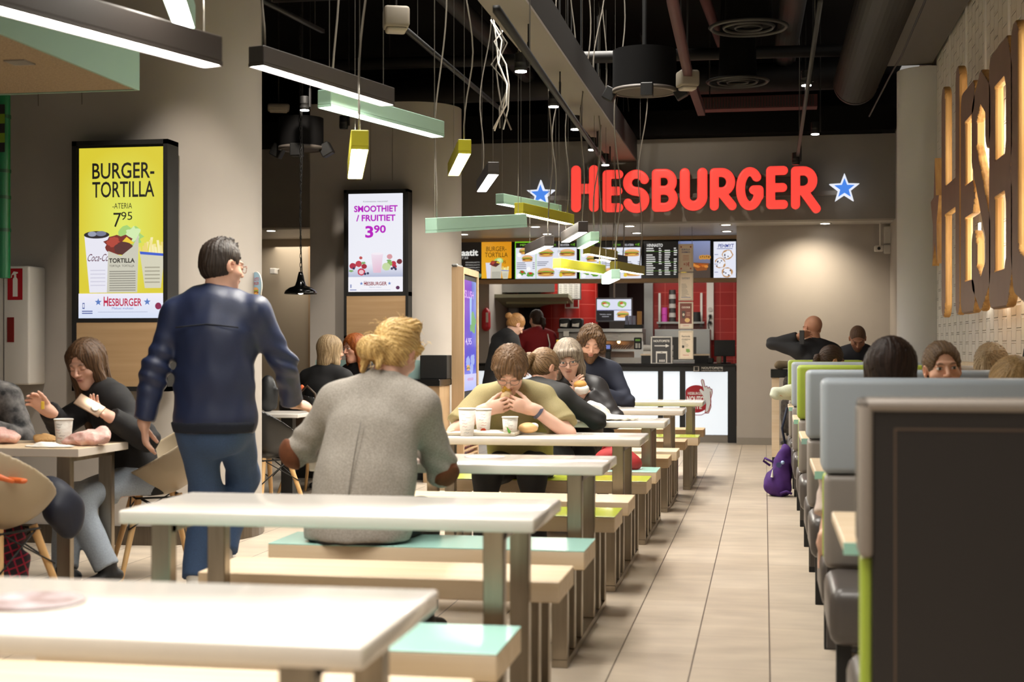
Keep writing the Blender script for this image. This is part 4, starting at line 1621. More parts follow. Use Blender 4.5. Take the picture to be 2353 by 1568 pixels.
lg.text('HESBURGER', c0[0] - .01, c0[1] + r0 * .30, r0 * .2, '#f0ecec', r0 * 1.1, .02)
lg.text('NOUTO', c0[0] - .01, c0[1] - r0 * .22, r0 * .42, '#f0ecec', r0 * 1.25, .04)
lg.text('PISTE', c0[0] - .01, c0[1] - r0 * .72, r0 * .3, '#f0ecec', r0 * .9, .03)
lg.line([k(1632, 900), k(1634, 925), k(1628, 945), k(1612, 954), k(1596, 954)], 0.008, '#a31524')
lg.build('window_logo', M_PRINT, ct, (ux(1575) - ct.location.x, -0.004, zb), label='red round logo with a pointing hand')

# ------------------------------------------------------------------ kitchen behind the counter
KB = 22.0


def tile_mat():
    m = bpy.data.materials.new('red_wall_tiles')
    m.use_nodes = True
    nt = m.node_tree
    b = nt.nodes['Principled BSDF']
    tc = nt.nodes.new('ShaderNodeTexCoord')
    sx = nt.nodes.new('ShaderNodeSeparateXYZ')
    cb = nt.nodes.new('ShaderNodeCombineXYZ')
    br = nt.nodes.new('ShaderNodeTexBrick')
    nt.links.new(tc.outputs['Object'], sx.inputs[0])
    nt.links.new(sx.outputs['X'], cb.inputs['X'])
    nt.links.new(sx.outputs['Z'], cb.inputs['Y'])
    nt.links.new(cb.outputs[0], br.inputs['Vector'])
    br.offset = 0.0
    br.inputs['Scale'].default_value = 1
    br.inputs['Brick Width'].default_value = 0.21
    br.inputs['Row Height'].default_value = 0.205
    br.inputs['Mortar Size'].default_value = 0.004
    br.inputs['Color1'].default_value = (*hx('#a11f19'), 1)
    br.inputs['Color2'].default_value = (*hx('#951b16'), 1)
    br.inputs['Mortar'].default_value = (*hx('#c2564c'), 1)
    nt.links.new(br.outputs['Color'], b.inputs['Base Color'])
    b.inputs['Roughness'].default_value = 0.3
    return m


M_TILE = tile_mat()
def kx(u, Y): return spot(u, 800, Y).x
def kz(v, Y): return spot(1500, v, Y).z
struct('wall_kitchen', MB().box(kx(1500, KB), -0.34, KB, KB + 0.1, 0, SOF).box(-5.2, kx(1372, KB), KB, KB + 0.1, 0, SOF), M_TILE)
struct('wall_kitchen_left', MB().box(kx(1100, 19.9), kx(1124, 19.9), 19.9, 22.0, 0, SOF), M_WALL)
struct('wall_kitchen_back', MB().box(-5.2, -0.3, 24.0, 24.1, 0, SOF), mat('maroon_panel', '#4a201b', 0.5))
struct('ceiling_kitchen', MB().box(-5.3, -0.2, 19.5, 24.1, SOF, SOF + 0.1), M_WHITE)
struct('wall_kitchen_post', MB().box(kx(1480, 21.8), kx(1500, 21.8), 21.8, 22.3, 0, SOF), M_STEEL2)
struct('wall_kitchen_partition', MB().box(kx(1400, 23.2), kx(1440, 23.2), 23.2, 23.3, 0, SOF), mat('dim_grey', '#7b7570', 0.6))
struct('wall_kitchen_column', MB().cone((kx(1307, 21.3), 21.3, 0), (kx(1307, 21.3), 21.3, SOF), 0.43, n=48), M_TILE)

# stainless extraction hood
hz0, hz1 = kz(703, 20.6), kz(668, 20.6)
t = thing('extraction_hood', 'pale steel extraction hood hanging over the kitchen at left', 'hood', (kx(1222, 20.8), 20.8, hz0))
hb = MB()
x0, x1 = kx(1130, 20.5), kx(1310, 20.5)
hb.add([(x0, 20.3, hz0 + .12), (x1, 20.3, hz0 + .12), (x1, 21.2, hz0), (x0, 21.2, hz0), (x0, 20.3, hz0 + .17), (x1, 20.3, hz0 + .17), (x1, 21.2, hz0 + .10), (x0, 21.2, hz0 + .10)],
       [(0, 3, 2, 1), (0, 1, 5, 4), (1, 2, 6, 5), (2, 3, 7, 6), (3, 0, 4, 7), (4, 5, 6, 7)])
obj('canopy', hb, mat('hood_enamel', '#8f8d74', 0.45), t, True)
obj('duct_box', MB().box(kx(1150, 21), kx(1290, 21), 20.9, 21.3, hz1, SOF), M_STEEL2, t, True)
obj('hood_lip', MB().box(kx(1165, 20.4), kx(1305, 20.4), 20.35, 20.38, hz0 + .03, hz0 + .06), mat('hood_enamel2', '#86845f', 0.4), t, True)
# steel cabinets / dark doorway at the back
struct('door_2', MB().box(kx(1192, 21.9), kx(1241, 21.9), 21.9, 21.99, 0, 2.05), mat('dark_doorway', '#1b1614', 0.6))
t = thing('steel_cabinet', 'tall shiny steel cabinet left of the dark kitchen doorway', 'cabinet', (kx(1178, 21.5), 21.5, 0))
obj('body', MB().box(kx(1165, 21.4), kx(1192, 21.4), 21.4, 21.9, 0, kz(690, 21.4), .01), M_STEEL2, t, True)
obj('door', MB().box(kx(1168, 21.38), kx(1189, 21.38), 21.375, 21.4, .1, kz(745, 21.4), .006), M_STEEL2, t, True)
obj('door', MB().box(kx(1168, 21.38), kx(1189, 21.38), 21.375, 21.4, kz(742, 21.4), kz(694, 21.4), .006), M_STEEL2, t, True)
for v, c in ((785, '#c9b51e'), (790, '#b52a1e'), (778, '#d8d4cc')):
    obj('switch', MB().cone((kx(1183, 21.37), 21.375, kz(v, 21.37)), (kx(1183, 21.37), 21.35, kz(v, 21.37)), .02, n=12), mat('switch' + c, c, .4), t, True)
t = thing('steel_worktop_unit', 'steel kitchen counter below the extraction hood', 'kitchen unit', (kx(1200, 21), 21.0, 0))
obj('body', MB().box(kx(1138, 20.9), kx(1230, 20.9), 20.7, 21.2, 0, 0.86), M_STEEL2, t, True)
obj('worktop', MB().box(kx(1138, 20.9), kx(1230, 20.9), 20.68, 21.2, 0.86, 0.9), M_STEEL2, t, True)
# order slip rack
a = Art(kx(1333, 20.7) - kx(1283, 20.7), kz(648, 20.7) - kz(686, 20.7), '#b9b8b2')
for i in range(4):
    for j in range(9):
        xx, yy = a.w * (.03 + .245 * i), a.h * (.02 + .108 * j)
        a.rect(xx, yy, xx + a.w * .22, yy + a.h * .085, '#eceae4')
        a.rect(xx + a.w * .02, yy + a.h * .05, xx + a.w * .12, yy + a.h * .075, '#5a5854')
t = thing('order_slip_rack', 'white rack of printed slips above the red column', 'rack', (kx(1308, 20.7), 20.7, kz(686, 20.7)))
obj('back_board', MB().box(kx(1281, 20.7), kx(1335, 20.7), 20.71, 20.75, kz(688, 20.7), kz(640, 20.7)), M_STEEL2, t, True)
a.build('slips', M_PRINT, t, (kx(1283, 20.7) - t.location.x, 0.008, 0))
# red and white notice on the tiles
a = Art(kx(1330, 20.85) - kx(1298, 20.85), kz(672, 20.85) - kz(708, 20.85), '#d8d0c8')
a.rect(a.w * .06, a.h * .08, a.w * .38, a.h * .95, '#9c1616').rect(a.w * .62, a.h * .08, a.w * .94, a.h * .95, '#9c1616')
a.rect(a.w * .4, a.h * .08, a.w * .6, a.h * .95, '#c9c4bc')
t = thing('wall_notice', 'small red and white striped notice on the round red column', 'notice', (kx(1298, 20.84), 20.84, kz(708, 20.84)))
obj('board', MB().box(0, a.w, 0.004, 0.02, 0, a.h), M_WHITE, t)
a.build('print', M_PRINT, t, (0, 0.003, 0))
# switch plate on the tiles
t = thing('wall_switch', 'small square pale switch plate on the red kitchen wall', 'switch', (kx(1268, 21.96), 21.97, kz(752, 21.97)))
obj('plate', MB().box(-.04, .04, -.012, .02, 0, .09, .004), M_WHITE, t)
obj('rocker', MB().box(-.025, .025, -.018, -.01, .02, .07, .003), M_WHITE, t)
# fire blanket/extinguisher under a red cover
t = thing('fire_extinguisher', 'red covered extinguisher hanging on the white kitchen wall', 'fire extinguisher', (kx(1118, 19.85), 19.82, kz(760, 19.8)))
so = Solid()
hh = kz(706, 19.8) - kz(760, 19.8)
so.cone((0, 0, .06), (0, 0, hh - .07), .065, .06).cone((0, 0, hh - .08), (0, 0, hh - .02), .05, .025)
V, Q = so.mesh(.01)
solid_obj('cover', V, Q, mat('red_vinyl', '#b3121e', .4), t)
obj('bracket', MB().box(-.04, .04, .06, .09, .1, .2), M_BLACK, t)
obj('window_label', MB().box(.01, .04, -.07, -.062, .12, .26), M_WHITE, t)

# hanging order monitor
t = thing('order_monitor', 'grey framed monitor showing wraps and a burger above the steel pass', 'screen', (kx(1411, 19.7), 19.7, kz(740, 19.7)))
w, h = kx(1453, 19.7) - kx(1369, 19.7), kz(685, 19.7) - kz(741, 19.7)
obj('case', MB().box(-w / 2, w / 2, 0, .05, 0, h, .006), mat('grey_plastic', '#6f7076', .4), t)
a = Art(w * .94, h * .88, '#dfe2f4')
a.rect(0, 0, a.w * .5, a.h * .47, '#16151a')
a.rect(0, a.h * .475, a.w, a.h * .5, '#2a2f80')
for x in (.25, .74):
    a.ell(a.w * x, a.h * .76, a.w * .13, a.h * .16, '#8dbb5a', 12, jit=.2).ell(a.w * (x - .03), a.h * .8, a.w * .06, a.h * .07, '#c85a32', 9, jit=.3)
    a.ell(a.w * (x + .02), a.h * .72, a.w * .07, a.h * .06, '#e9e6d2', 9, jit=.3)
a.burger(a.w * .76, a.h * .25, a.w * .36, a.h * .36)
a.text('Valmiina olevat', a.w * .25, a.h * .27, a.h * .05, '#e8e8f0', a.w * .34).text('tuotteet', a.w * .25, a.h * .17, a.h * .05, '#e8e8f0', a.w * .2)
a.build('screen', M_SCREEN, t, (-w * .47, -.002, h * .06))
obj('ceiling_pole', MB().cone((0, .03, h), (0, .03, SOF - t.location.z), .012, n=8), M_STEEL2, t)

# heated pass
PY = 18.95
zc = ztop
t = thing('heated_pass', 'stainless steel heated serving pass behind the counter', 'food warmer', (kx(1385, PY), PY, zc))
x0, x1 = kx(1284, PY), kx(1478, PY)
pz = lambda v: kz(v, PY)
obj('top_shelf', MB().box(x0, x1, PY - .1, PY + .45, pz(764), pz(755), .006), M_STEEL2, t, True)
obj('canopy', MB().box(x0, x1, PY, PY + .42, pz(784), pz(764), .004), mat('worn_steel', '#8b8680', .35, .8), t, True)
obj('cheek', MB().box(x0, x0 + .05, PY, PY + .42, zc, pz(784)), M_STEEL2, t, True)
obj('cheek', MB().box(x1 - .12, x1, PY, PY + .42, zc, pz(784)), M_STEEL2, t, True)
obj('back', MB().box(x0, x1, PY + .4, PY + .42, zc, pz(784)), mat('pinkish_steel', '#b59a88', .35, .5), t, True)
obj('slide_shelf', MB().box(x0 + .05, x1 - .12, PY + .02, PY + .4, pz(808), pz(803)), M_STEEL2, t, True)
sl = MB()
for i in range(26):
    xx = x0 + .1 + (x1 - x0 - .3) * i / 25
    sl.cone((xx, PY + .05, pz(802)), (xx + .02, PY + .38, pz(793)), .006, n=6)
obj('slide_rods', sl, M_STEEL2, t, True)
obj('base', MB().box(x0, x1, PY - .02, PY + .42, zc, pz(822)), mat('worn_steel', '#8b8680'), t, True)
for u in (1386, 1420):
    obj('warming_bulb', MB().ball((kx(u, PY), PY + .1, pz(786)), .022, 8), emit('warm_bulb', (1, .55, .2), 12), t, True)
obj('dial', MB().cone((kx(1424, PY), PY, pz(773)), (kx(1424, PY), PY - .01, pz(773)), .02, n=16), M_WHITE, t, True)
obj('taped_note', MB().box(kx(1297, PY), kx(1310, PY), PY - .105, PY - .1, pz(773), pz(761)), M_PAPER, t, True)
pt = thing('pass_table', 'steel table carrying the heated pass behind the counter', 'counter', (kx(1400, PY), PY, 0))
obj('carcass', MB().box(x0, kx(1625, PY), 18.86, 19.40, 0, zc - .03), M_BLACK, pt, True)
obj('worktop', MB().box(x0, kx(1625, PY), 18.82, 19.42, zc - .03, zc - .0005), M_STEEL2, pt, True)
# napkin dispensers on top
for u, lab in ((1299, 'left of the black napkin dispensers on the steel pass'), (1326, 'right of the black napkin dispensers on the steel pass')):
    t = thing('napkin_dispenser', lab, 'dispenser', (kx(u, PY + .1), PY + .15, pz(755)))
    obj('case', MB().box(-.08, .075, -.12, .12, 0, .14, .03, 3), M_BLACK, t)
    obj('napkin', MB().add([(-.06, -.125, .03), (.03, -.13, .02), (.05, -.11, .13), (-.05, -.115, .10), (-.06, -.115, .03), (.03, -.12, .02), (.05, -.1, .13), (-.05, -.105, .1)],
                           [(0, 1, 2, 3), (7, 6, 5, 4), (0, 4, 5, 1), (1, 5, 6, 2), (2, 6, 7, 3), (3, 7, 4, 0)]), M_PAPER, t)
t = thing('straw_holder', 'blue and brown straw holder at the right of the steel pass top', 'holder', (kx(1456, PY), PY + .1, pz(755)))
obj('tray', MB().box(-.13, .12, -.08, .08, 0, .05, .006), M_BLACK, t)
for i, c in enumerate(('#565a78', '#6a6e8c', '#565a78')):
    obj('tube', MB().box(-.12 + .05 * i, -.08 + .05 * i, -.04, .04, .04, .17), mat('tube' + c, c, .3), t)
obj('fork_box', MB().box(.04, .1, -.04, .04, .04, .23), mat('kraft', '#b98a4e', .7), t)
# customer display and tills
t = thing('till_screen', 'till monitor with orange and blue advert behind the ponytailed diner', 'screen', (kx(1292, 18.5), 18.5, zc))
obj('stand', MB().cone((0, .05, 0), (0, .03, .16), .025, n=10), M_BLACK, t)
w, h = kx(1308, 18.5) - kx(1277, 18.5), .2
obj('case', MB().box(-w / 2, w / 2, 0, .03, .12, .12 + h, .005), M_BLACK, t)
a = Art(w * .86, h * .85, '#e8b43c')
a.rect(a.w * .5, 0, a.w, a.h, '#4c8be0').text('BURGER', a.w * .25, a.h * .8, a.h * .09, '#3a2408', a.w * .4).ell(a.w * .28, a.h * .3, a.w * .15, a.h * .2, '#cdbf9a', jit=.1)
a.rect(a.w * .55, a.h * .7, a.w * .95, a.h * .85, '#dfe8fa').ell(a.w * .75, a.h * .25, a.w * .16, a.h * .12, '#f0f2fa')
a.build('screen', M_SCREEN, t, (-w * .43, -.002, .135))
t = thing('card_terminal', 'small card payment terminal on a black stand on the counter', 'payment terminal', (kx(1397, 18.4), 18.4, zc))
obj('stand', MB().box(-.03, .03, -.03, .03, 0, .17), M_BLACK, t)
obj('terminal', MB().box(-.045, .045, -.04, .02, .15, .25, .012, 2), M_BLACK, t)
obj('display', MB().box(-.032, .032, -.042, -.039, .185, .235), emit('blue_terminal', '#6a78c0', .7), t)
t = thing('phone_handset', 'black wall keypad on the steel pass upright', 'keypad', (kx(1465, 18.9), 18.92, pz(803)))
obj('case', MB().box(-.05, .05, 0, .04, 0, .155, .008), M_BLACK, t)
obj('display', MB().box(-.032, .032, -.003, 0, .11, .135), emit('green_lcd', '#5a8a1e', .5), t)
obj('keys', MB().box(-.03, .0, -.004, 0, .015, .08).box(.01, .032, -.004, 0, .015, .08), M_WHITE, t)
# right-hand back counter with machines
BY = 21.2
bt = thing('back_counter', 'steel back counter against the red tiles', 'counter', (kx(1580, BY), BY, 0))
obj('carcass', MB().box(kx(1502, 21.95), kx(1665, BY), BY, 21.95, 0, .95), M_STEEL2, bt, True)
obj('worktop', MB().box(kx(1502, 21.95), kx(1668, BY), BY - .03, 21.96, .95, .98), M_STEEL2, bt, True)
t = thing('drinks_machine', 'wide steel drinks machine under the shelf of cups', 'machine', (kx(1540, BY), BY + .2, .98))
obj('body', MB().box(kx(1503, BY + .2), kx(1632, BY + .2), BY + .2, BY + .6, .98, kz(757, BY + .2), .01), M_STEEL2, t, True)
obj('front', MB().box(kx(1506, BY + .2), kx(1600, BY + .2), BY + .19, BY + .2, 1.02, kz(775, BY + .2)), mat('dark_steel_front', '#3b3936', .4, .5), t, True)
for u, lab in ((1487, 'white paper cup lying in the rack left of the framed pick-up sign'), (1538, 'white paper cup lying in the rack right of the framed pick-up sign')):
    for i in range(3):
        t = thing('paper_cup', lab, 'cup', (kx(u, 18.9), 18.9, zc + .005 + .078 * i), 0, lab.replace('cup lying', 'cups lying'))
        obj('cup', MB().cone((-.05, 0, .04), (.05, 0, .04), .038, .034, 14), M_PAPER, t)
# shelf with cups
t = thing('wall_shelf', 'pale wall shelf on the red tiles', 'shelf', (kx(1556, 21.85), 21.85, kz(745, 21.8)))
z = kz(740, 21.8)
obj('board', MB().box(kx(1510, 21.8), kx(1618, 21.8), 21.72, 21.98, z - .03, z), M_STEEL2, t, True)
for u in (1513, 1609):
    obj('upright_rail', MB().box(kx(u, 21.95), kx(u + 5, 21.95), 21.95, 21.98, z - .08, kz(674, 21.95)), M_WHITE, t, True)
for u, n, r, m, lab in ((1527, 2, .045, mat('pink_cup', '#b83f9a', .5), 'pink cup in the short stack on the wall shelf'),
                        (1545, 7, .055, mat('cup_black', '#2b2725', .5), 'black or grey cup in the tower on the wall shelf'),
                        (1600, 1, .07, M_BLACK, 'black tub on the right end of the wall shelf')):
    for i in range(n):
        hh = .15 if n == 1 else (.11 if n == 2 else .07)
        t = thing('tub' if n == 1 else 'paper_cup', lab, 'tub' if n == 1 else 'cup', (kx(u, 21.83), 21.83, z + hh * i), 0, None if n == 1 else lab.replace('cup', 'cups', 1))
        obj('cup', MB().cone((0, 0, .001), (0, 0, hh - .002), r, r * .9, 16), m if (i % 2 == 0 or n < 3) else mat('cup_grey', '#a8a49e', .5), t)
t = thing('socket_rail', 'white vertical trunking with power sockets on the red tiles', 'trunking', (kx(1632, 21.95), 21.95, kz(782, 21.95)))
obj('trunking', MB().box(kx(1624, 21.95), kx(1640, 21.95), 21.93, 22.0, kz(782, 21.95), kz(646, 21.95), .004), M_WHITE, t, True)
for v in (712, 727, 742):
    obj('socket', MB().cone((kx(1632, 21.92), 21.93, kz(v, 21.92)), (kx(1632, 21.92), 21.92, kz(v, 21.92)), .035, n=18), mat('socket_grey', '#b8b2aa', .5), t, True)
for v in (727, 742):
    obj('plug', MB().box(kx(1629, 21.9), kx(1635, 21.9), 21.87, 21.92, kz(v + 4, 21.9), kz(v - 3, 21.9), .01), M_BLACK, t, True)
obj('cord', MB().tube([spot(1632, 727, 21.86), spot(1627, 745, 21.84), spot(1631, 765, 21.86), spot(1628, 790, 21.85), spot(1629, 812, 21.85)], .008, 6), M_BLACK, t, True)
t = thing('office_monitor', 'black monitor seen from behind at the right end of the counter', 'screen', (kx(1665, 18.55), 18.55, zc))
obj('case', MB().box(-.135, .135, 0, .03, .09, .30, .006), M_BLACK, t)
obj('stand', MB().cone((0, .03, .01), (0, .03, .12), .02, n=8), M_BLACK, t)
obj('foot', MB().box(-.08, .08, -.05, .09, 0, .012, .004), M_BLACK, t)
t = thing('small_box', 'small black box by the monitor at the right end of the counter', 'box', (kx(1632, 18.3), 18.3, zc))
obj('box', MB().box(-.04, .04, 0, .1, 0, .07, .01), M_BLACK, t)
t = thing('small_box', 'small tan box by the monitor at the right end of the counter', 'box', (kx(1652, 18.3), 18.3, zc))
obj('box', MB().box(-.03, .03, 0, .1, 0, .09, .01), mat('tan_paper', '#7d6a55', .7), t)
t = thing('serving_box', 'low pale wooden box behind the framed pick-up sign', 'box', (kx(1482, 18.45), 18.45, zc))
obj('lid', MB().box(-.06, .1, 0, .2, .10, .12), M_BIRCH, t)
obj('case', MB().box(-.05, .09, .01, .19, 0, .10), M_BLACK, t)
t = thing('serving_box', 'low pale wooden box right of the column of hanging signs', 'box', (kx(1612, 18.45), 18.45, zc))
obj('lid', MB().box(-.1, .1, 0, .2, .10, .12), M_BIRCH, t)
obj('case', MB().box(-.09, .09, .01, .19, 0, .10), M_BLACK, t)

# framed pick-up sign on the counter
def framed(name, label, u0, u1, v0, v1, Y, art, fm, fw=.02, cat='sign', parent_z=None):
    p, q = spot(u0, v0, Y), spot(u1, v1, Y)
    w, h = q.x - p.x, p.z - q.z
    t = thing(name, label, cat, ((p.x + q.x) / 2, Y, q.z))
    f = MB()
    f.box(-w / 2, -w / 2 + fw, 0, .02, 0, h, .004).box(w / 2 - fw, w / 2, 0, .02, 0, h, .004)
    f.box(-w / 2 + fw, w / 2 - fw, 0, .02, 0, fw, .004).box(-w / 2 + fw, w / 2 - fw, 0, .02, h - fw, h, .004)
    obj('frame', f, fm, t)
    obj('backing', MB().box(-w / 2 + .004, w / 2 - .004, .012, .018, .004, h - .004), M_STEEL2, t)
    art(w - 2 * fw, h - 2 * fw).build('print', M_PRINT, t, (-w / 2 + fw, .010, fw))
    return t, w, h


def art_pick(W, H):
    a = Art(W, H, '#3a3a3c')
    a.text('NOUTOPISTE', W * .5, H * .83, H * .09, '#e8e6e0', W * .86, .02)
    a.line([(W * .12, H * .68), (W * .75, H * .68)], H * .04, '#e0ded8')
    a.poly([(W * .72, H * .61), (W * .92, H * .68), (W * .72, H * .75)], '#e0ded8')
    a.rect(W * .2, 0, W * .8, H * .46, '#dcdad4').rect(W * .26, 0, W * .74, H * .38, '#3a3a3c').ell(W * .5, H * .42, W * .06, H * .012, '#3a3a3c')
    for x in (.38, .46, .54, .62):
        a.rect(W * x, H * .04, W * (x + .05), H * (.08 + .05 * (int(x * 50) % 2)), '#dcdad4')
    return a


M_ALU = mat('aluminium_frame', '#b9b6b0', .35, .6)
t, w, h = framed('framed_sign', 'grey framed pick-up point sign with an arrow standing on the counter', 1495, 1545, 773, 838, 18.12, art_pick, M_ALU)
obj('foot', MB().box(-.08, .08, .02, .12, max(0, zc - t.location.z) , max(0, zc - t.location.z) + .012), M_STEEL2, t)


def art_plain(title, col, body, bg='#e2d3bd'):
    def f(W, H):
        a = Art(W, H, bg)
        if bg != '#e2d3bd':
            a.rect(0, 0, W, H * .15, '#ddd2c0')
        a.text(title[0], W * .5, H * .80, H * .07, col, W * .7, .02)
        if len(title) > 1:
            a.text(title[1], W * .5, H * .70, H * .06, col, W * .7, .02)
        body(a, W, H)
        return a
    return f


def b1(a, W, H):
    a.text('+1\u20ac', W * .55, H * .16, H * .16, '#b5452e', W * .5, .02)
    for i in range(4):
        a.rect(W * .25, H * (.4 + .06 * i), W * .75, H * (.42 + .06 * i), '#c9836a')
    for x, y in ((.04, .9), (.84, .9), (.04, .02), (.84, .02)):
        a.ell(W * (x + .06), H * (y + .04), W * .07, H * .035, '#b5452e', 8)


def b2(a, W, H):
    for i in range(12):
        a.rect(W * .12, H * (.1 + .045 * i), W * (.5 + .38 * RND.random()), H * (.115 + .045 * i), '#8f8678')
    a.rect(W * .1, H * .06, W * .9, H * .08, '#5a6a9c')


def b3(a, W, H):
    a.poly([(W * .15, H * .68), (W * .45, H * .68), (W * .41, H * .38), (W * .19, H * .38)], '#4f4640')
    a.ell(W * .3, H * .53, W * .09, H * .06, '#cfc4b0')
    a.ell(W * .62, H * .3, W * .22, H * .09, '#d9b478', jit=.05)
    for i in range(3):
        a.rect(W * .55, H * (.48 + .06 * i), W * .85, H * (.5 + .06 * i), '#c9a08c')
    a.text('HESBURGER', W * .5, H * .05, H * .05, '#b5242e', W * .5)


def b4(a, W, H):
    for i in range(6):
        a.rect(W * .15, H * (.42 + .05 * i), W * (.45 + .3 * RND.random()), H * (.435 + .05 * i), '#8f8678')
    a.rect(W * .18, H * .38, W * .36, H * .48, '#3a3632')
    a.ell(W * .66, H * .28, W * .17, H * .08, '#7fa05a', jit=.25)
    a.text('HESBURGER', W * .5, H * .08, H * .05, '#b5242e', W * .5)


SY = 17.75
M_SIGNF = mat('pale_sign_frame', '#d2c6b2', .5)
for i, (v0, v1, lab, art) in enumerate(((561, 624, 'hanging framed sign with a one euro offer, top of the column of four', art_plain(('EUROLLA', 'ENEMM\u00c4N'), '#3f4a86', b1)),
                                        (627, 691, 'hanging framed sign full of small text, second from the top', art_plain(('TUOTETIEDOT',), '#6a6a72', b2)),
                                        (694, 756, 'hanging framed cookie sign on brown ground, third from the top', art_plain(('COOKIE',), '#efe6d6', b3, '#7d4a40')),
                                        (760, 826, 'hanging framed sign with a green leaf picture, lowest of the column', art_plain(('Ravintola', 'menu'), '#5a5248', b4)))):
    t, w, h = framed('hanging_sign', lab, 1559, 1593, v0, v1, SY, art, M_SIGNF, .018)
    for x in (-w / 2 + .015, w / 2 - .015):
        nz = SOF - t.location.z if i == 0 else h + .02
        obj('hook_wire', MB().cone((x, .01, h - .003), (x, .01, nz - .001), .003, n=5), M_SWIRE, t)

# ------------------------------------------------------------------ order kiosk
ky = 13.2
kt = thing('order_kiosk', 'tall oak order kiosk with a purple touch screen beside the middle pillar', 'kiosk', (spot(1072, 800, ky).x, ky, 0))
p0, p1, p2 = spot(1040, 800, 13.05), spot(1065, 800, 12.78), spot(1100, 800, 13.62)
zt = spot(1062, 614, 12.8).z
e1 = Vector((p2.x - p1.x, p2.y - p1.y, 0))
e2 = Vector((p0.x - p1.x, p0.y - p1.y, 0))
L1 = e1.length
ang = math.atan2(e1.y, e1.x)
T = Matrix.Translation((p1.x - kt.location.x, p1.y - kt.location.y, 0)) @ Matrix.Rotation(ang, 4, 'Z')
dp = 0.11
kf = MB()
kf.box(0, .05, 0.0, dp, 0, zt).box(L1 - .05, L1, 0.0, dp, 0, zt).box(.05, L1 - .05, 0.0, dp, zt - .06, zt).box(.05, L1 - .05, 0.0, dp, 0, .06)
kf.box(.05, L1 - .05, 0.0, .02, .62, .72)
obj('cabinet', kf.xf(T), M_OAKV, kt)
obj('back', MB().box(.05, L1 - .05, .05, dp, .06, zt - .06).xf(T), M_BLACK, kt)
obj('top_cap', MB().box(-.01, L1 * .3, .05, dp, zt, zt + .03, .01).xf(T), M_STEEL2, kt)
obj('screen_bezel', MB().box(.055, L1 - .055, .012, .05, .74, zt - .07).xf(T), M_BLACK, kt)
sw, shh = L1 - .19, zt - .17 - .74
a = Art(sw, shh, '#5a32c8')
a.rect(0, 0, sw, shh, '#6a30c8', ['#3a44d0', '#2c50d8', '#5a3ad0', '#8a22c0'])
a.rect(sw * .62, shh * .4, sw, shh, '#5a78d8', ['#4a48d8', '#5066d0', '#7f9ce0', '#4c66c8'])
a.text('SLUSH', sw * .42, shh * .84, shh * .07, '#d8a8f0', sw * .75, .02)
a.ell(sw * .7, shh * .62, sw * .25, shh * .1, '#6fae6a', jit=.2)
a.poly([(sw * .45, shh * .85), (sw * .62, shh * .85), (sw * .58, shh * .6), (sw * .48, shh * .6)], '#9fc4f0')
a.text('4,95', sw * .35, shh * .42, shh * .06, '#cfc4f8', sw * .5, .02)
for x, y in ((.3, .26), (.7, .28), (.6, .2)):
    a.ell(sw * x, shh * y, sw * .16, shh * .05, '#9fb0ee', jit=.2)
a.burger(sw * .32, shh * .2, sw * .3, shh * .06)
a.rect(0, 0, sw, shh * .15, '#9aa4ee', ['#7f8cf0', '#7f8cf0', '#b8b4f0', '#b8b4f0'])
a.text('HESBURGER', sw * .5, shh * .09, shh * .025, '#b5244a', sw * .5, .02)
o = a.build('screen', M_SCREEN, kt)
o.matrix_basis = T @ Matrix.Translation((.095, .010, .80))
o2 = Art(L1 - .1, .5, '#c8a0b0')
for i in range(24):
    o2.ell(o2.w * RND.random(), o2.h * RND.random(), .05, .07, RND.choice(['#c23a5a', '#7a5ad0', '#e8d0d8', '#4a6ad0', '#d86a8a']), 9, jit=.3)
pp = o2.build('lower_picture', M_PRINT, kt)
pp.matrix_basis = T @ Matrix.Translation((.05, .04, .1))
sl = MB()
for i in range(6):
    sl.box(.06, L1 - .06, .0, .03, .09 + .05 * i, .105 + .05 * i)
obj('grille', sl.xf(T), M_OAKV, kt)
# ------------------------------------------------------------------ people
def unit(v):
    v = np.asarray(v, float)
    return v / max(np.linalg.norm(v), 1e-9)


def rotm(pitch, yaw, roll):
    """head axes as columns (right, forward, up); pitch down, yaw to the person's left, roll to the right, degrees"""
    p, y, r = [math.radians(q) for q in (pitch, yaw, roll)]
    M = Matrix.Rotation(y, 3, 'Z') @ Matrix.Rotation(-p, 3, 'X') @ Matrix.Rotation(r, 3, 'Y')
    return np.array(M)


def two_bone(a, c, l1, l2, pole):
    a, c = np.asarray(a, float), np.asarray(c, float)
    d = c - a
    L = np.linalg.norm(d)
    if L > (l1 + l2) * 0.998:
        c = a + d / L * (l1 + l2) * 0.998
        d = c - a
        L = np.linalg.norm(d)
    x = (l1 * l1 - l2 * l2 + L * L) / (2 * L)
    h = math.sqrt(max(l1 * l1 - x * x, 0))
    u = d / L
    p = np.asarray(pole, float)
    p = p - u * (p @ u)
    p = unit(p)
    return a + u * x + p * h, c


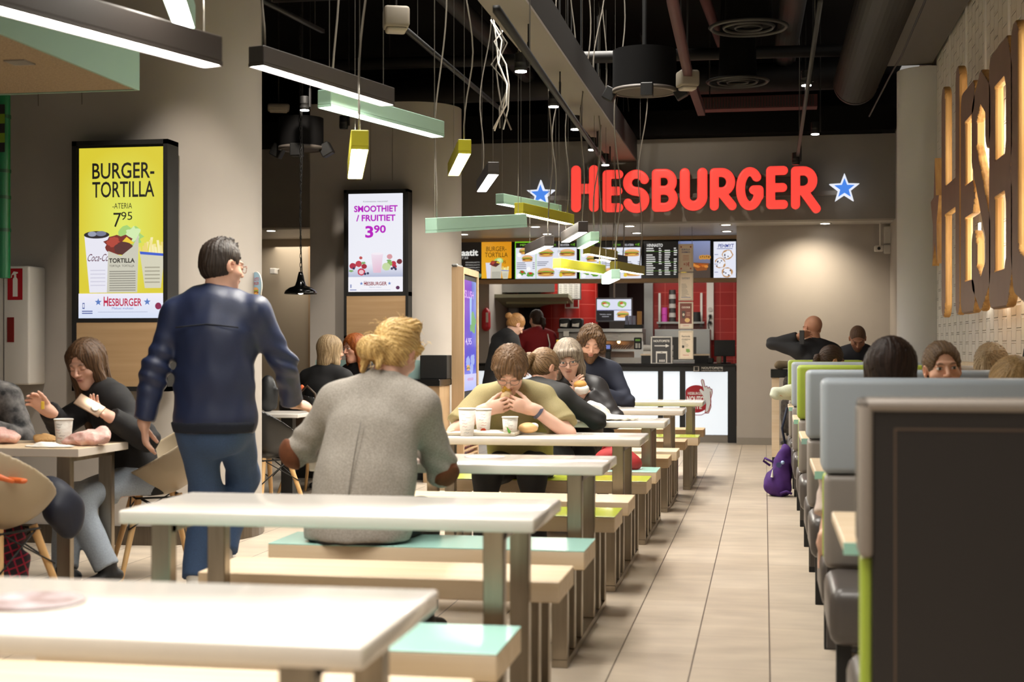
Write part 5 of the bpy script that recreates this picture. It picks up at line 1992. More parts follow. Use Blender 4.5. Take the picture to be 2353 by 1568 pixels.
class Pose:
    def __init__(s, k=1.0, hip=(0, 0, 0.55), lean=8, curve=10, side=0, head=(10, 0, 0), neck=None, R=None, L=None, Rp=(0.6, -0.4, -0.6),
                 Lp=(-0.6, -0.4, -0.6), fR=None, fL=None, kR=(0.1, 1, 0.3), kL=(-0.1, 1, 0.3), broad=1.0, twist=0.0, Rh=None, Lh=None, curl=(35, 35),
                 tors=1.0, heavy=1.0):
        s.k = k
        s.kh = k * 1.05
        s.broad, s.heavy = broad, heavy
        hip = np.array(hip, float)
        s.hip = hip
        sd = math.radians(side)

        def up(a):
            a = math.radians(a)
            return unit((math.sin(sd), math.sin(a) * math.cos(sd), math.cos(a) * math.cos(sd)))
        d1, d2, d3 = up(lean), up(lean + curve * .6), up(lean + curve)
        s.waist = hip + d1 * .17 * k * tors
        s.chest = s.waist + d2 * .20 * k * tors
        s.neck0 = s.chest + d3 * .155 * k * tors
        s.d1, s.d2, s.d3 = d1, d2, d3
        tw = math.radians(twist)
        rx = np.array([math.cos(tw), math.sin(tw), 0])
        rx = unit(rx + np.array([0, 0, -math.sin(sd) * .6]))
        s.rx = rx
        s.fw = unit(np.cross(d3, rx))
        s.Rm = rotm(*head)
        nl = up((lean + curve) * .6 + head[0] * .45) if neck is None else up(neck)
        s.neck1 = s.neck0 + nl * .085 * k
        s.hc = s.neck1 + s.Rm[:, 2] * .085 * k + s.Rm[:, 1] * .02 * k
        sh = .175 * k * broad
        s.sR = s.neck0 + rx * sh - d3 * .062 * k
        s.sL = s.neck0 - rx * sh - d3 * .062 * k
        ua, fa = .285 * k, .255 * k
        s.wR = np.array(R if R is not None else s.sR + np.array([.1, .05, -.52]) * k, float)
        s.wL = np.array(L if L is not None else s.sL + np.array([-.1, .05, -.52]) * k, float)
        s.eR, s.wR = two_bone(s.sR, s.wR, ua, fa, Rp)
        s.eL, s.wL = two_bone(s.sL, s.wL, ua, fa, Lp)
        s.hR = Rh or (unit(s.wR - s.eR), (-.9, 0, -.3))
        s.hL = Lh or (unit(s.wL - s.eL), (.9, 0, -.3))
        s.curl = curl
        s.pR = hip + rx * .085 * k + np.array([0, 0, -.02])
        s.pL = hip - rx * .085 * k + np.array([0, 0, -.02])
        s.aR = np.array(fR if fR is not None else (.12, .38, .09), float)
        s.aL = np.array(fL if fL is not None else (-.12, .38, .09), float)
        s.nR, s.aR = two_bone(s.pR, s.aR, .43 * k, .42 * k, kR)
        s.nL, s.aL = two_bone(s.pL, s.aL, .43 * k, .42 * k, kL)
        s.toe = (unit((.15, 1, -.12)), unit((-.15, 1, -.12)))

    def torso(s, S, o=0.0, kk=.05, skirt=0.0):
        k, b, hv = s.k, s.broad, s.heavy
        fl = (s.fw, .66)
        S.cone(s.hip - s.d1 * .02, s.waist, (.155 * hv * k + o + skirt), .142 * hv * k + o + skirt * .4, kk, fl)
        S.cone(s.waist, s.chest, .142 * hv * k + o + skirt * .4, .160 * k * b + o, kk, fl)
        S.cone(s.chest, s.neck0 - s.d3 * .07 * k, .160 * k * b + o, .125 * k * b + o, kk, fl)
        S.cone(s.sL * .75 + s.sR * .25, s.sR * .75 + s.sL * .25, .075 * k + o, None, kk, (s.fw, .8))
        S.cone(s.neck0 - s.d3 * .025, s.sR, .05 * k + o, .055 * k + o, kk)
        S.cone(s.neck0 - s.d3 * .025, s.sL, .05 * k + o, .055 * k + o, kk)

    def arm(s, S, side, o=0.0, f=1.0, kk=.025, cut=True, wide=0.0):
        k = s.k
        a, e, w = (s.sR, s.eR, s.wR) if side > 0 else (s.sL, s.eL, s.wL)
        if f <= .5:
            m = a + (e - a) * (f * 2)
            S.cone(a, m, .056 * k + o, .05 * k + o + wide, .04, None, 1.0 if cut else None)
            return
        S.cone(a, e, .054 * k + o, .043 * k + o, .04)
        q = e + (w - e) * (f * 2 - 1)
        S.cone(e, q, .043 * k + o, .031 * k + o + wide, kk, None, 1.0 if cut else None)

    def leg(s, S, side, o=0.0, f=1.0, wide=0.0):
        k = s.k
        p, n, a = (s.pR, s.nR, s.aR) if side > 0 else (s.pL, s.nL, s.aL)
        S.cone(p, n, .088 * k * s.heavy + o, .060 * k + o, .05)
        q = n + (a - n) * f
        S.cone(n, q, .060 * k + o, .044 * k + o + wide, .06, None, 1.0)

    def hand(s, S, side):
        k = s.k * 1.02
        w = s.wR if side > 0 else s.wL
        d, pn = s.hR if side > 0 else s.hL
        d = unit(d)
        pn = np.asarray(pn, float)
        pn = unit(pn - d * (pn @ d))
        lat = np.cross(d, pn) * (1 if side > 0 else -1)      # towards the thumb
        curl = math.radians(s.curl[0] if side > 0 else s.curl[1])
        fine = []
        S.cone(w - d * .03 * k, w + d * .02 * k, .029 * k, .031 * k, .015, (pn, .75))
        S.cone(w + d * .025 * k - lat * .008 * k, w + d * .075 * k, .034 * k, .040 * k, .012, (pn, .42))
        for i, (off, L) in enumerate(((.030, .070), (.010, .080), (-.011, .074), (-.031, .058))):
            q = w + d * (.085 - abs(off + .0) * .25) * k + lat * off * k
            dd = unit(d + lat * off * 2.2)
            for j, seg in enumerate((.46, .31, .27)):
                c = curl * (.55, .75, .5)[j] * (1 + .12 * i)
                dd = unit(dd * math.cos(c) + pn * math.sin(c))
                r0 = (.0092, .0085, .0078, .0068)[j] * k
                r1 = (.0085, .0078, .0068)[j] * k
                q2 = q + dd * L * seg * k
                S.cone(q, q2, r0, r1, .004)
                q = q2
        q = w + d * .03 * k + lat * .026 * k
        dd = unit(d * .8 + lat * .5 + pn * .45)
        for j, (L, r0, r1) in enumerate(((.042, .0145, .011), (.032, .0108, .0095), (.026, .0095, .008))):
            q2 = q + dd * L * k
            S.cone(q, q2, r0 * k, r1 * k, .006)
            q = q2
            dd = unit(dd + d * .35 + pn * .25)
        c = w + d * .07 * k
        return (c - .13, c + .13)

    def H(s, p):
        return s.hc + s.Rm @ (np.array(p, float) * s.kh)

    def headsolid(s, S, female=False, smile=False):
        H, R, k = s.H, s.Rm, s.kh
        def E(c, r, kk=.012, op='+'): S.ell(H(c), np.array(r) * k, R, kk, op)
        S.cone(s.neck0 - s.d3 * .04, H((0, -.022, -.055)), .058 * k * (.88 if female else 1), .052 * k * (.88 if female else 1), .03)
        E((0, -.014, .036), (.075, .094, .086))
        E((0, .022, -.028), (.060 if female else .063, .066, .082), .03)
        E((0, .052, -.083), (.030 if female else .036, .034, .028), .025)
        S.cone(H((-.034, .080, .028)), H((.034, .080, .028)), .011 * k, None, .012)
        S.cone(H((-.026, -.01, -.07)), H((0, .062, -.095)), .022 * k, .017 * k, .02)
        S.cone(H((.026, -.01, -.07)), H((0, .062, -.095)), .022 * k, .017 * k, .02)
        for x in (-1, 1):
            E((x * .033, .098, .010), (.016, .014, .011), .012, '-')
            E((x * .032, .078, .009), (.0135, .0135, .0115), .004)
            E((x * .041, .052, -.022), (.024, .026, .02), .02)
            E((x * .077, -.006, .0), (.010, .021, .032), .006)
            E((x * .0815, .000, .002), (.006, .010, .018), .004, '-')
        S.cone(H((0, .088, .014)), H((0, .109, -.020)), .0078 * k, .0105 * k, .008)
        for x in (-1, 1):
            E((x * .0115, .094, -.024), (.0085, .0105, .007), .006)
        E((0, .0885, -.047), (.021, .010, .0062), .004)
        E((0, .0865, -.0565), (.019, .010, .0068), .004)
        E((0, .096, -.0515), (.018, .004, .0016), .002, '-')


def paint(p, V, skin, lip=None, brow='#4a3424', eyes='closed', iris='#5a6a70', blush=.14, stubble=None, browy=.032):
    base = np.array(hx(skin))
    C3 = np.tile(base, (len(V), 1))
    q = (V - p.hc) @ p.Rm / p.kh
    x, y, z = q[:, 0], q[:, 1], q[:, 2]
    n = wav(V[:, 0], V[:, 1], V[:, 2], 60, 1.0)
    C3 *= (1 + .05 * n)[:, None]

    def blend(m, c, a):
        m = np.clip(m, 0, 1)[:, None] * a
        C3[:] = C3 * (1 - m) + np.array(hx(c)) * m
    face = (y > .045)
    warm = tuple(min(1, v) for v in (base * np.array([1.05, .72, .65])))
    wm = np.exp(-(((np.abs(x) - .042) / .02) ** 2 + ((z + .018) / .02) ** 2)) * face + np.exp(-((x / .016) ** 2 + ((z + .018) / .014) ** 2)) * (y > .09)
    C3[:] = C3 * (1 - blush * np.clip(wm, 0, 1)[:, None]) + np.array(warm) * (blush * np.clip(wm, 0, 1)[:, None])
    em = np.exp(-(((np.abs(x) - .083) / .012) ** 2 + ((z + .0) / .03) ** 2))
    C3[:] = C3 * (1 - .3 * em[:, None]) + np.array(warm) * .3 * em[:, None]
    if stubble:
        sm = np.clip((-.035 - z) / .02, 0, 1) * (y > .01) * np.clip((.016 - np.exp(-((x / .025) ** 2 + ((z + .052) / .012) ** 2)) * .016) / .016, 0, 1)
        blend(sm, stubble, .55)
    blend(np.exp(-((x / .021) ** 4 + ((z + .0515) / .0085) ** 4)) * (y > .07), lip or '#a85a50', .75)
    blend(np.exp(-((x / .018) ** 4 + ((z + .0515) / .0017) ** 2)) * (y > .07), '#4a2320', .85)
    blend(np.exp(-(((np.abs(x) - .034) / .020) ** 4 + ((z - browy + .25 * (np.abs(x) - .034) ** 2 / .02) / .0052) ** 2)) * (y > .05), brow, .9)
    ex, ez = np.abs(x) - .032, z - .009
    if eyes == 'open':
        ee = ((ex / .0135) ** 2 + (ez / .0062) ** 2 < 1) & (y > .06)
        C3[ee] = hx('#d8d0c8')
        ii = ((ex / .0062) ** 2 + (ez / .0062) ** 2 < 1) & ee
        C3[ii] = hx(iris)
        C3[((ex / .003) ** 2 + (ez / .003) ** 2 < 1) & ee] = hx('#0c0a0a')
        blend(np.exp(-((ex / .014) ** 4 + ((ez - .0066) / .0022) ** 2)) * face, '#241813', .9)
    else:
        blend(np.exp(-((ex / .0135) ** 4 + ((ez + .006) / .003) ** 2)) * face, '#2c1d16', .95)
        blend(np.exp(-((ex / .015) ** 4 + ((ez - .004) / .006) ** 2)) * face, '#8a5a48', .45)
    return C3


def hair_mesh(p, style, root, c1, c2, name='hair', length=.0, thick=.012, seed=1.0, gather=(0, -.09, .02)):
    """hair modelled in the head's own frame, then set on the head"""
    S = Solid()
    k = p.kh
    n_groove, axis = 60, None
    E = S.ell
    if style in ('short', 'crop', 'mop', 'buzz'):
        t = {'short': .007, 'crop': .010, 'mop': .024, 'buzz': .003}[style]
        E((0, -.016, .040), (.075 + t, .094 + t, .087 + t), None, .0)
        if style != 'mop':
            E((0, -.035, -.005), (.071 + t * .6, .072 + t * .6, .07), None, .02)
        if style == 'short':
            for i in range(34):
                a_, b_ = RND.uniform(-.055, .055), RND.uniform(-.085, .065)
                zt = .036 + .096 * math.sqrt(max(.05, 1 - (a_ / .083) ** 2 - ((b_ + .016) / .10) ** 2))
                S.cone((a_, b_, zt - .02), (a_ * 1.1 + RND.uniform(-.006, .006), b_ + .016, zt + .012), .012, .004, .008)
        if style == 'mop':
            S.cone((-.055, .072, .066), (.055, .072, .066), .022, None, .02)
            S.cone((-.082, .02, .045), (-.08, .02, .0), .016, .010, .015)
            S.cone((.082, .02, .045), (.08, .02, .0), .016, .010, .015)
            E((0, -.045, -.005), (.082, .07, .07), None, .02)
        zf = {'short': .095, 'crop': .09, 'mop': .070, 'buzz': .10}[style]
        E((0, .150, zf - .115), (.082 if style != 'mop' else .066, .125, .115), None, .012, '-')
        for x in (-1, 1):
            E((x * .088, .016, -.010), (.03, .034, .042), None, .008, '-')
        S.plane((0, -.06, -.060), (0, .35, -1))
        if style in ('crop', 'short', 'buzz'):
            S.plane((0, .03, -.012), (0, 2.2, -1))
        axis = ((0, -.02, .1), (0, 0, 1))
        n_groove = 46
    elif style in ('long', 'bob', 'longback'):
        t = .017
        E((0, -.016, .040), (.075 + t, .094 + t, .087 + t), None, .0)
        ln = length
        w = .052 if style != 'bob' else .05
        for x in (-1, 1):
            S.cone((x * .058, .020, .055), (x * .080, .012, -ln * .5), .038, .028, .03)
            S.cone((x * .080, .012, -ln * .5), (x * (.075 if style == 'bob' else .085), .022 if style != 'bob' else .01, -ln), .028, .020 if style != 'bob' else .03, .02)
        S.cone((0, -.055, .03), (0, -.062, -ln * .55), .085, .075, .04, ((0, 1, 0), .62))
        S.cone((0, -.062, -ln * .55), (0, -.058, -ln * .95), .075, .062, .03, ((0, 1, 0), .5))
        if style == 'bob':
            S.cone((-.045, .078, .075), (.045, .078, .075), .020, None, .02)
            S.cone((-.045, .088, .056), (.045, .088, .056), .012, None, .015)
        zf = .062 if style == 'bob' else .098
        E((0, .150, zf - .125), (.058, .128, .125), None, .012, '-')
        S.cone((0, .115, .0), (0, .10, -.25), .055, .05, .01, None, None, '-')
        axis = ((0, -.02, .1), (0, 0, 1))
        n_groove = 54
    elif style in ('tail', 'bun', 'updo'):
        t = .010 if style != 'updo' else .013
        E((0, -.016, .040), (.075 + t, .094 + t, .087 + t), None, .0)
        E((0, -.04, -.01), (.07 + t * .7, .066 + t, .07), None, .02)
        g = gather
        if style == 'tail':
            S.cone((g[0], g[1], g[2]), (g[0], g[1] - .04, g[2] - .03), .022, .028, .012)
            S.cone((g[0], g[1] - .04, g[2] - .03), (g[0], g[1] - .045, g[2] - .03 - length * .5), .030, .026, .012)
            S.cone((g[0], g[1] - .045, g[2] - .03 - length * .5), (g[0], g[1] - .03, g[2] - .03 - length), .026, .010, .012)
        elif style == 'bun':
            E((g[0], g[1] - .02, g[2]), (.040, .036, .040), None, .012)
        else:
            E((g[0] - .012, g[1] - .034, g[2] - .040), (.050, .040, .048), None, .008)
            E((g[0] - .050, g[1] - .012, g[2] - .035), (.036, .034, .046), None, .010)
            E((g[0], g[1] - .01, g[2] + .004), (.02, .02, .014), None, .006)
            S.cone((g[0] + .02, g[1] - .012, g[2] - .02), (g[0] + .028, g[1] - .006, g[2] - .105), .026, .012, .014)
            S.cone((g[0] - .045, g[1] + .0, g[2] - .03), (g[0] - .06, g[1] + .03, g[2] - .12), .026, .010, .014)
            S.cone((-.05, .0, .118), (.05, -.01, .122), .028, .03, .025)
            S.cone((-.085, .01, .05), (-.078, .005, -.03), .016, .008, .012)
            S.cone((.087, .03, .05), (.083, .02, .0), .012, .007, .012)
        E((0, .152, .106 - .130), (.074, .125, .130), None, .012, '-')
        for x in (-1, 1):
            E((x * .088, .006, -.012), (.026, .028, .036), None, .008, '-')
        S.plane((0, -.06, -.058), (0, .5, -1)) if style != 'updo' and style != 'tail' else None
        axis = (g, (0, 1, -.1))
        n_groove = 60
    elif style == 'wavy':
        t = .021
        E((0, -.016, .044), (.075 + t, .094 + t, .090 + t), None, .0)
        for x in (-1, 1):
            S.cone((x * .075, .02, .06), (x * .092, .0, -.045), .03, .026, .02)
            S.cone((x * .05, .06, .095), (x * .085, .045, .05), .024, .018, .02)
        E((0, -.045, -.02), (.085, .07, .075), None, .02)
        E((0, .150, .100 - .125), (.066, .125, .125), None, .012, '-')
        axis = ((0, 0, .13), (0, 0, 1))
        n_groove = 30
    elif style == 'beard':
        E((0, .026, -.055), (.064, .066, .062), None, .0)
        E((0, .062, -.100), (.032, .034, .030), None, .02)
        E((0, .10, -.010), (.05, .07, .036), None, .008, '-')
        E((0, .1, -.054), (.020, .03, .0065), None, .004, '-')
        S.plane((0, .02, -.1), (0, -1, .0))
        S.plane((0, .0, -.022), (0, -.6, 1))
        axis = ((0, .03, .1), (0, 0, 1))
    a0, ad = np.array(axis[0], float), unit(axis[1])
    e1 = unit(np.cross(ad, (0.3, 0.1, 1) if abs(ad[2]) < .8 else (0, 1, 0)))
    e2 = np.cross(ad, e1)

    def flow(x, y, z):
        q = np.stack([x, y, z], 1) - a0
        al = q @ ad
        ph = np.arctan2(q @ e2, q @ e1)
        wv = 1.2 * np.sin(al * 40 + ph * 3 + seed) + .8 * np.sin(al * 23 - ph * 5 + 2 * seed)
        if style == 'wavy':
            wv = 3.0 * np.sin(al * 55 + ph * 2 + seed)
        if style == 'updo':
            wv = wv + 1.5 * np.sin(30 * x + 25 * z)
        return np.sin(ph * n_groove + wv) * .6 + .4 * np.sin(ph * n_groove * .43 + wv * 1.7 + seed) + .35 * np.sin(ph * n_groove * 1.9 - wv)
    amp = {'buzz': .0004, 'crop': .0022, 'short': .003, 'wavy': .006, 'updo': .0042, 'mop': .0042, 'bob': .0026, 'beard': .002}.get(style, .0026)
    V, Q = S.mesh(.0052 if style in ('long', 'longback', 'bob') else .0046, disp=lambda x, y, z: amp * flow(x, y, z))
    if len(V) == 0:
        return None
    f = np.clip(.5 + .36 * flow(V[:, 0], V[:, 1], V[:, 2]) + .15 * wav(V[:, 0], V[:, 1], V[:, 2], 45, seed), 0, 1)[:, None]
    cols = np.array(hx(c1)) * f + np.array(hx(c2)) * (1 - f)
    V = V * k @ p.Rm.T + p.hc
    return solid_obj(name, V, Q, M_HAIR, root, cols)


def strands(p, root, col, n, seed, pts0, spread=.02, L=.06, name='loose_hair'):
    r = random.Random(seed)
    mb = MB()
    for i in range(n):
        b = np.array(r.choice(pts0), float) + np.array([r.gauss(0, spread), r.gauss(0, spread), r.gauss(0, spread)])
        out = unit(b - np.array([0, -.016, .04]))
        q = np.array([r.gauss(0, 1), r.gauss(0, 1), r.gauss(-.4, .8)])
        d = unit(out * .7 + q * .6)
        l = L * (.5 + r.random())
        e = b + d * l * .5
        g = e + unit(d + np.array([0, 0, -.9]) + q * .2) * l * .5
        mb.tube([p.H(b), p.H(e), p.H(g)], [.0011, .0009, .0004], 3)
    o = obj(name, mb, mat('strand' + col, col, .5), root)
    o['kind'] = 'stuff'
    return o


def glasses(p, root, col='#2a2426', wide=1.0, rnd=.8):
    mb = MB()
    for s in (-1, 1):
        pts = []
        for i in range(21):
            t = 2 * PI * i / 20
            c, q = math.cos(t), math.sin(t)
            pts.append(p.H((s * .034 + .024 * wide * math.copysign(abs(c) ** rnd, c), .106 - .012 * abs(c) * (1 if c * s > 0 else .2), .006 + .016 * math.copysign(abs(q) ** rnd, q))))
        mb.tube(pts, .0015 * p.k, 5)
        mb.tube([p.H((s * .058 * wide, .098, .010)), p.H((s * .079, .05, .012)), p.H((s * .083, -.012, .008))], .0016 * p.k, 5)
    mb.tube([p.H((-.011, .108, .008)), p.H((0, .112, .011)), p.H((.011, .108, .008))], .0015 * p.k, 5)
    return obj('glasses', mb, mat('spectacle' + col, col, .3), root)


def folds(amp=.006, f=22, seed=0.0, p=None):
    def d(x, y, z):
        w = wav(x, y, z * .55, f, seed) * amp + amp * .5 * wav(x * 1.2, y, z * .7, f * 2.3, seed + 2)
        if p is not None:
            for e in (p.eR, p.eL):
                r2 = (x - e[0]) ** 2 + (y - e[1]) ** 2 + (z - e[2]) ** 2
                w = w + np.exp(-r2 / .012) * amp * 1.1 * np.sin(85 * z + 30 * x + 20 * y)
        return w
    return d


M_SHOE = mat('dark_shoe', '#1c1917', .5)


def person(label, loc, rz, p, skin='#c99a80', top=('#1c1b1e', 'long', .014), bottom='#23262e', hair=('short', '#3a2c22', '#16100c'), face=None,
           female=False, shoes='#1d1a18', hem=None, collar=True, group=None, detail=1.0, topname='jacket', legs=True, hairkw=None, cloth=None,
           rough=.8, botname='trousers', seat=None, fold=.0048):
    root = thing('person', label, 'person', loc, rz, group)
    face = dict(face or {})
    S = Solid()
    p.torso(S, 0)
    for s in (1, -1):
        p.arm(S, s, 0, 1.0, cut=False)
        if legs:
            p.leg(S, s, 0)
    b1, b2 = p.hand(S, 1), p.hand(S, -1)
    p.headsolid(S, female)
    box = None
    if seat is not None:
        box = ((-.5, -.5, seat - .6), (.5, .14, seat + .001))
        S.cutbox(*box)
    hb = (p.hc - .145 * p.k, p.hc + .145 * p.k, .0048 * detail)
    V, Q = S.mesh(.016, [hb, (b1[0], b1[1], .0058 * detail), (b2[0], b2[1], .0058 * detail)])
    solid_obj('body', V, Q, M_SKIN, root, paint(p, V, skin, **face))
    # top
    col, sleeve, o = top
    S = Solid()
    p.torso(S, o, .05, .012 if hem is not None else 0.0)
    fr = {'long': .985, 'short': .40, 'mid': .8}[sleeve]
    for s in (1, -1):
        p.arm(S, s, o * (.8 if sleeve == 'long' else 1.2), fr, wide=.004 if sleeve == 'long' else .018)
    if collar:
        S.cone(p.neck0 - p.d3 * .03, p.neck0 + (p.neck1 - p.neck0) * collar_h(collar), .066 * p.k * (.9 if female else 1), .060 * p.k * (.9 if female else 1), .02, None, 1.0)
    if hem is not None:
        S.plane(hem[0], hem[1])
    if box and hem is None:
        S.cutbox(*box)
    V, Q = S.mesh(.0105 * detail, disp=folds(fold, 20, len(label) % 7, p))
    m = cloth or mat('cloth_' + col, col, rough, noise=.18, nscale=220, bump=.12, bscale=500)
    solid_obj(topname, V, Q, m, root)
    if legs:
        S = Solid()
        S.cone(p.hip - p.d1 * .05, p.hip + p.d1 * .08, .158 * p.k * p.heavy + .006, .148 * p.k * p.heavy + .006, .05, (p.fw, .68))
        for s in (1, -1):
            p.leg(S, s, .011, .97, .012)
        if box:
            S.cutbox(*box)
        elif hem is not None:
            S.plane((0, 0, hem[0][2] + .012), (0, 0, 1))
        V, Q = S.mesh(.012 * detail, disp=folds(.005, 24, 1.0 + len(label) % 5))
        solid_obj(botname, V, Q, mat('trouser_' + bottom, bottom, .8, noise=.2, nscale=150, bump=.12, bscale=400), root)
        for s, a, t in ((1, p.aR, p.toe[0]), (-1, p.aL, p.toe[1])):
            S = Solid()
            S.cone(a - t * .04 + (0, 0, -.035), a + t * .15 + (0, 0, -.052), .042, .036, .02, ((0, 0, 1), .8))
            S.cone(a + (0, 0, .03), a - (0, 0, .03), .045, .045, .02)
            S.plane((0, 0, max(.0, a[2] - .088)), (0, 0, -1))
            V, Q = S.mesh(.010)
            solid_obj('shoe', V, Q, mat('shoe_' + shoes, shoes, .5), root)
    if hair:
        hair_mesh(p, hair[0], root, hair[1], hair[2], **(hairkw or {}))
    return root


def collar_h(c):
    return .5 if c is True else c
class Place:
    """a spot on the floor with a heading; turns hall points into the person's own frame"""

    def __init__(s, x, y, rz):
        s.loc, s.rz = (x, y, 0), rz

    def __call__(s, p):
        dx, dy = p[0] - s.loc[0], p[1] - s.loc[1]
        c, q = math.cos(-s.rz), math.sin(-s.rz)
        return (dx * c - dy * q, dx * q + dy * c, p[2])

    def d(s, v):
        c, q = math.cos(-s.rz), math.sin(-s.rz)
        return (v[0] * c - v[1] * q, v[0] * q + v[1] * c, v[2])


DG = math.radians
SEAT = S_H + .088

# man walking away down the aisle
pl = Place(spot(492, 800, 6.45).x, 6.45, DG(6))
p = Pose(hip=(0, 0, .905), lean=1, curve=6, head=(8, -42, -3), broad=1.10, heavy=1.08,
         L=pl(spot(322, 1000, 6.35)), R=pl(spot(672, 925, 6.75)), Lp=(-.9, -.5, 0), Rp=(.8, -.8, -.2),
         fL=pl((spot(450, 1338, 6.42).x, 6.42, .09)), fR=pl((spot(512, 1265, 6.50).x, 6.50, .22)), kL=(0, 1, 0), kR=(.05, 1, 0),
         Lh=((.05, .12, -1), (.95, .25, 0)), Rh=((.7, .7, -.25), (-.5, .3, -.8)), curl=(28, 24))
man = person('man in navy bomber jacket and blue jeans walking away past the tables', pl.loc, pl.rz, p, skin='#d0a48e', top=('#222d4d', 'long', .024), bottom='#3a5378',
             hair=('short', '#3d3129', '#191310'), hem=((0, 0, .80), (0, 0, -1)), collar=.75, shoes='#d8d4cc', rough=.45, fold=.009, topname='bomber_jacket', botname='jeans', detail=.9)
glasses(p, man, '#8a4a34')
S = Solid()
S.cone(p.neck0 + (0, 0, .0), p.neck0 + (p.neck1 - p.neck0) * .80, .092, .068, .01, None, 1.0)
V, Q = S.mesh(.008)
solid_obj('ribbed_collar', V, Q, mat('black_rib', '#15161b', .9), man)
S = Solid()
p.torso(S, .042, .05)
S.plane((0, 0, .855), (0, 0, 1))
S.plane((0, 0, .80), (0, 0, -1))
V, Q = S.mesh(.01)
solid_obj('ribbed_hem', V, Q, mat('navy_rib', '#171d2b', .9), man)
obj('yoke_seam', MB().tube([p.neck0 + p.rx * x - p.d3 * (.13 + .01 * abs(x) * 10) - p.fw * (.150 - .42 * x * x) for x in (-.15, -.1, -.05, 0, .05, .1, .15)], .004, 5), mat('navy_rib', '#171d2b'), man)

# blond person in grey blazer
pl = Place(spot(824, 800, 5.36).x, 5.36, DG(-4))
p = Pose(k=.99, hip=(0, 0, SEAT), lean=10, curve=14, side=5, head=(24, -12, 6), broad=1.02, heavy=1.16, R=pl((spot(975, 900, 5.8).x, 5.80, .790)), L=pl((spot(748, 900, 5.8).x, 5.80, .790)),
         Rp=(.75, -1, -.5), Lp=(-.55, -1, -.5), fR=(.12, .46, .09), fL=(-.14, .40, .09), curl=(40, 40), neck=20)
bl = person('blond person in grey blazer with brown elbow patches, seen from behind', pl.loc, pl.rz, p, skin='#d8ab96', top=('#a09890', 'long', .022), bottom='#1f2024',
            hair=('updo', '#e6c583', '#8a6534'), hem=((0, 0, S_H + .012), (0, 0, -1)), collar=.8, topname='blazer', seat=S_H, fold=.007, detail=.85,
            cloth=mat('grey_tweed', '#a39c93', .9, noise=.35, nscale=160, bump=.25, bscale=350), hairkw=dict(gather=(-.012, -.102, .010)))
strands(p, bl, '#dcb878', 70, 3, [(-.09, -.03, .05), (-.06, -.07, .10), (0, -.05, .135), (.06, -.02, .12), (.09, .02, .06), (-.08, .02, -.03), (.05, -.09, .0), (-.03, -.12, 0)], .012, .032)
for e, w, s_, ax in ((p.eR, p.wR, p.sR, 1), (p.eL, p.wL, p.sL, -1)):
    S = Solid()
    p.arm(S, ax, .0245)
    bis = unit(unit(s_ - e) + unit(w - e))
    S.ell(e - bis * .055, (.058, .058, .085), None, 0, '&')
    V, Q = S.mesh(.007)
    solid_obj('elbow_patch', V, Q, mat('brown_suede', '#643618', .9, noise=.2, nscale=60), bl)
S = Solid()
S.cone(p.neck0 - p.d3 * .03 - p.fw * .01, p.neck0 + (p.neck1 - p.neck0) * .45 - p.fw * .008, .108, .078, .02, (p.fw, .85), 1.0)
V, Q = S.mesh(.008)
solid_obj('turned_collar', V, Q, mat('grey_tweed', '#a39c93'), bl)
pts = [p.hip + (p.chest - p.hip) * t - p.fw * (.152 + .012 * math.sin(3 * t)) for t in (-.1, .1, .3, .5, .7, .9)]
obj('back_seam', MB().tube(pts, .0025, 4), mat('seam_grey', '#6f6962', .9), bl)

# olive T-shirt diner
pl = Place(spot(1198, 800, 8.17).x, 8.17, PI)
cx = spot(1166, 930, 7.66)
p = Pose(k=.97, hip=(0, 0, SEAT), lean=20, curve=26, head=(38, 4, 0), broad=.97, heavy=1.12, R=pl(cx + Vector((-.135, .045, -.03))), L=pl(cx + Vector((.135, .045, -.025))),
         Rp=(.75, .35, -.8), Lp=(-.75, .35, -.8), Rh=(pl.d((.95, -.25, .22)), pl.d((.25, .9, .2))), Lh=(pl.d((-.95, -.25, .25)), pl.d((-.25, .9, .2))), curl=(30, 30),
         fR=(.14, .40, .09), fL=(-.14, .36, .09), neck=40)
ol = person('young man in olive T-shirt bent over the table biting a tortilla wrap', pl.loc, pl.rz, p, skin='#e2b6a2', top=('#93865c', 'short', .018), bottom='#1a1a1c',
            hair=('mop', '#7a5c40', '#3a2818'), face=dict(lip='#b06a5e', brow='#5a4430'), collar=.28, topname='t_shirt', seat=S_H, fold=.008, detail=.85, hem=((0, 0, S_H + .02), (0, 0, -1)))
glasses(p, ol, '#6a6460', 1.0, .7)
c0, c1 = p.wL + (p.eL - p.wL) * .10, p.wL + (p.eL - p.wL) * .17
obj('wrist_band', MB().cone(c0, c1, .037, .040, 20), mat('blue_grey_band', '#4a4c60', .5), ol)
wr = thing('tortilla_wrap', 'half eaten tortilla wrap in the hands of the olive shirt diner', 'food', tuple(cx + Vector((0, .045, .01))))
S = Solid()
S.cone((-.05, .03, -.035), (-.015, .02, .035), .030, .034, .01)
V, Q = S.mesh(.006, disp=lambda x, y, z: .004 * wav(x, y, z, 120, 1))
solid_obj('flatbread', V, Q, mat('flatbread', '#e2c296', .7, noise=.2, nscale=60), wr)
S = Solid()
for i in range(10):
    S.ell((-.03 + .03 * RND.random() - .005, .0 + .035 * RND.random(), .058 + .02 * RND.random()), (.013, .012, .012), None, .004)
V, Q = S.mesh(.005, disp=lambda x, y, z: .003 * wav(x, y, z, 200, 2))
solid_obj('filling', V, Q, mat('golden_filling', '#d9a83c', .6, noise=.4, nscale=80), wr)

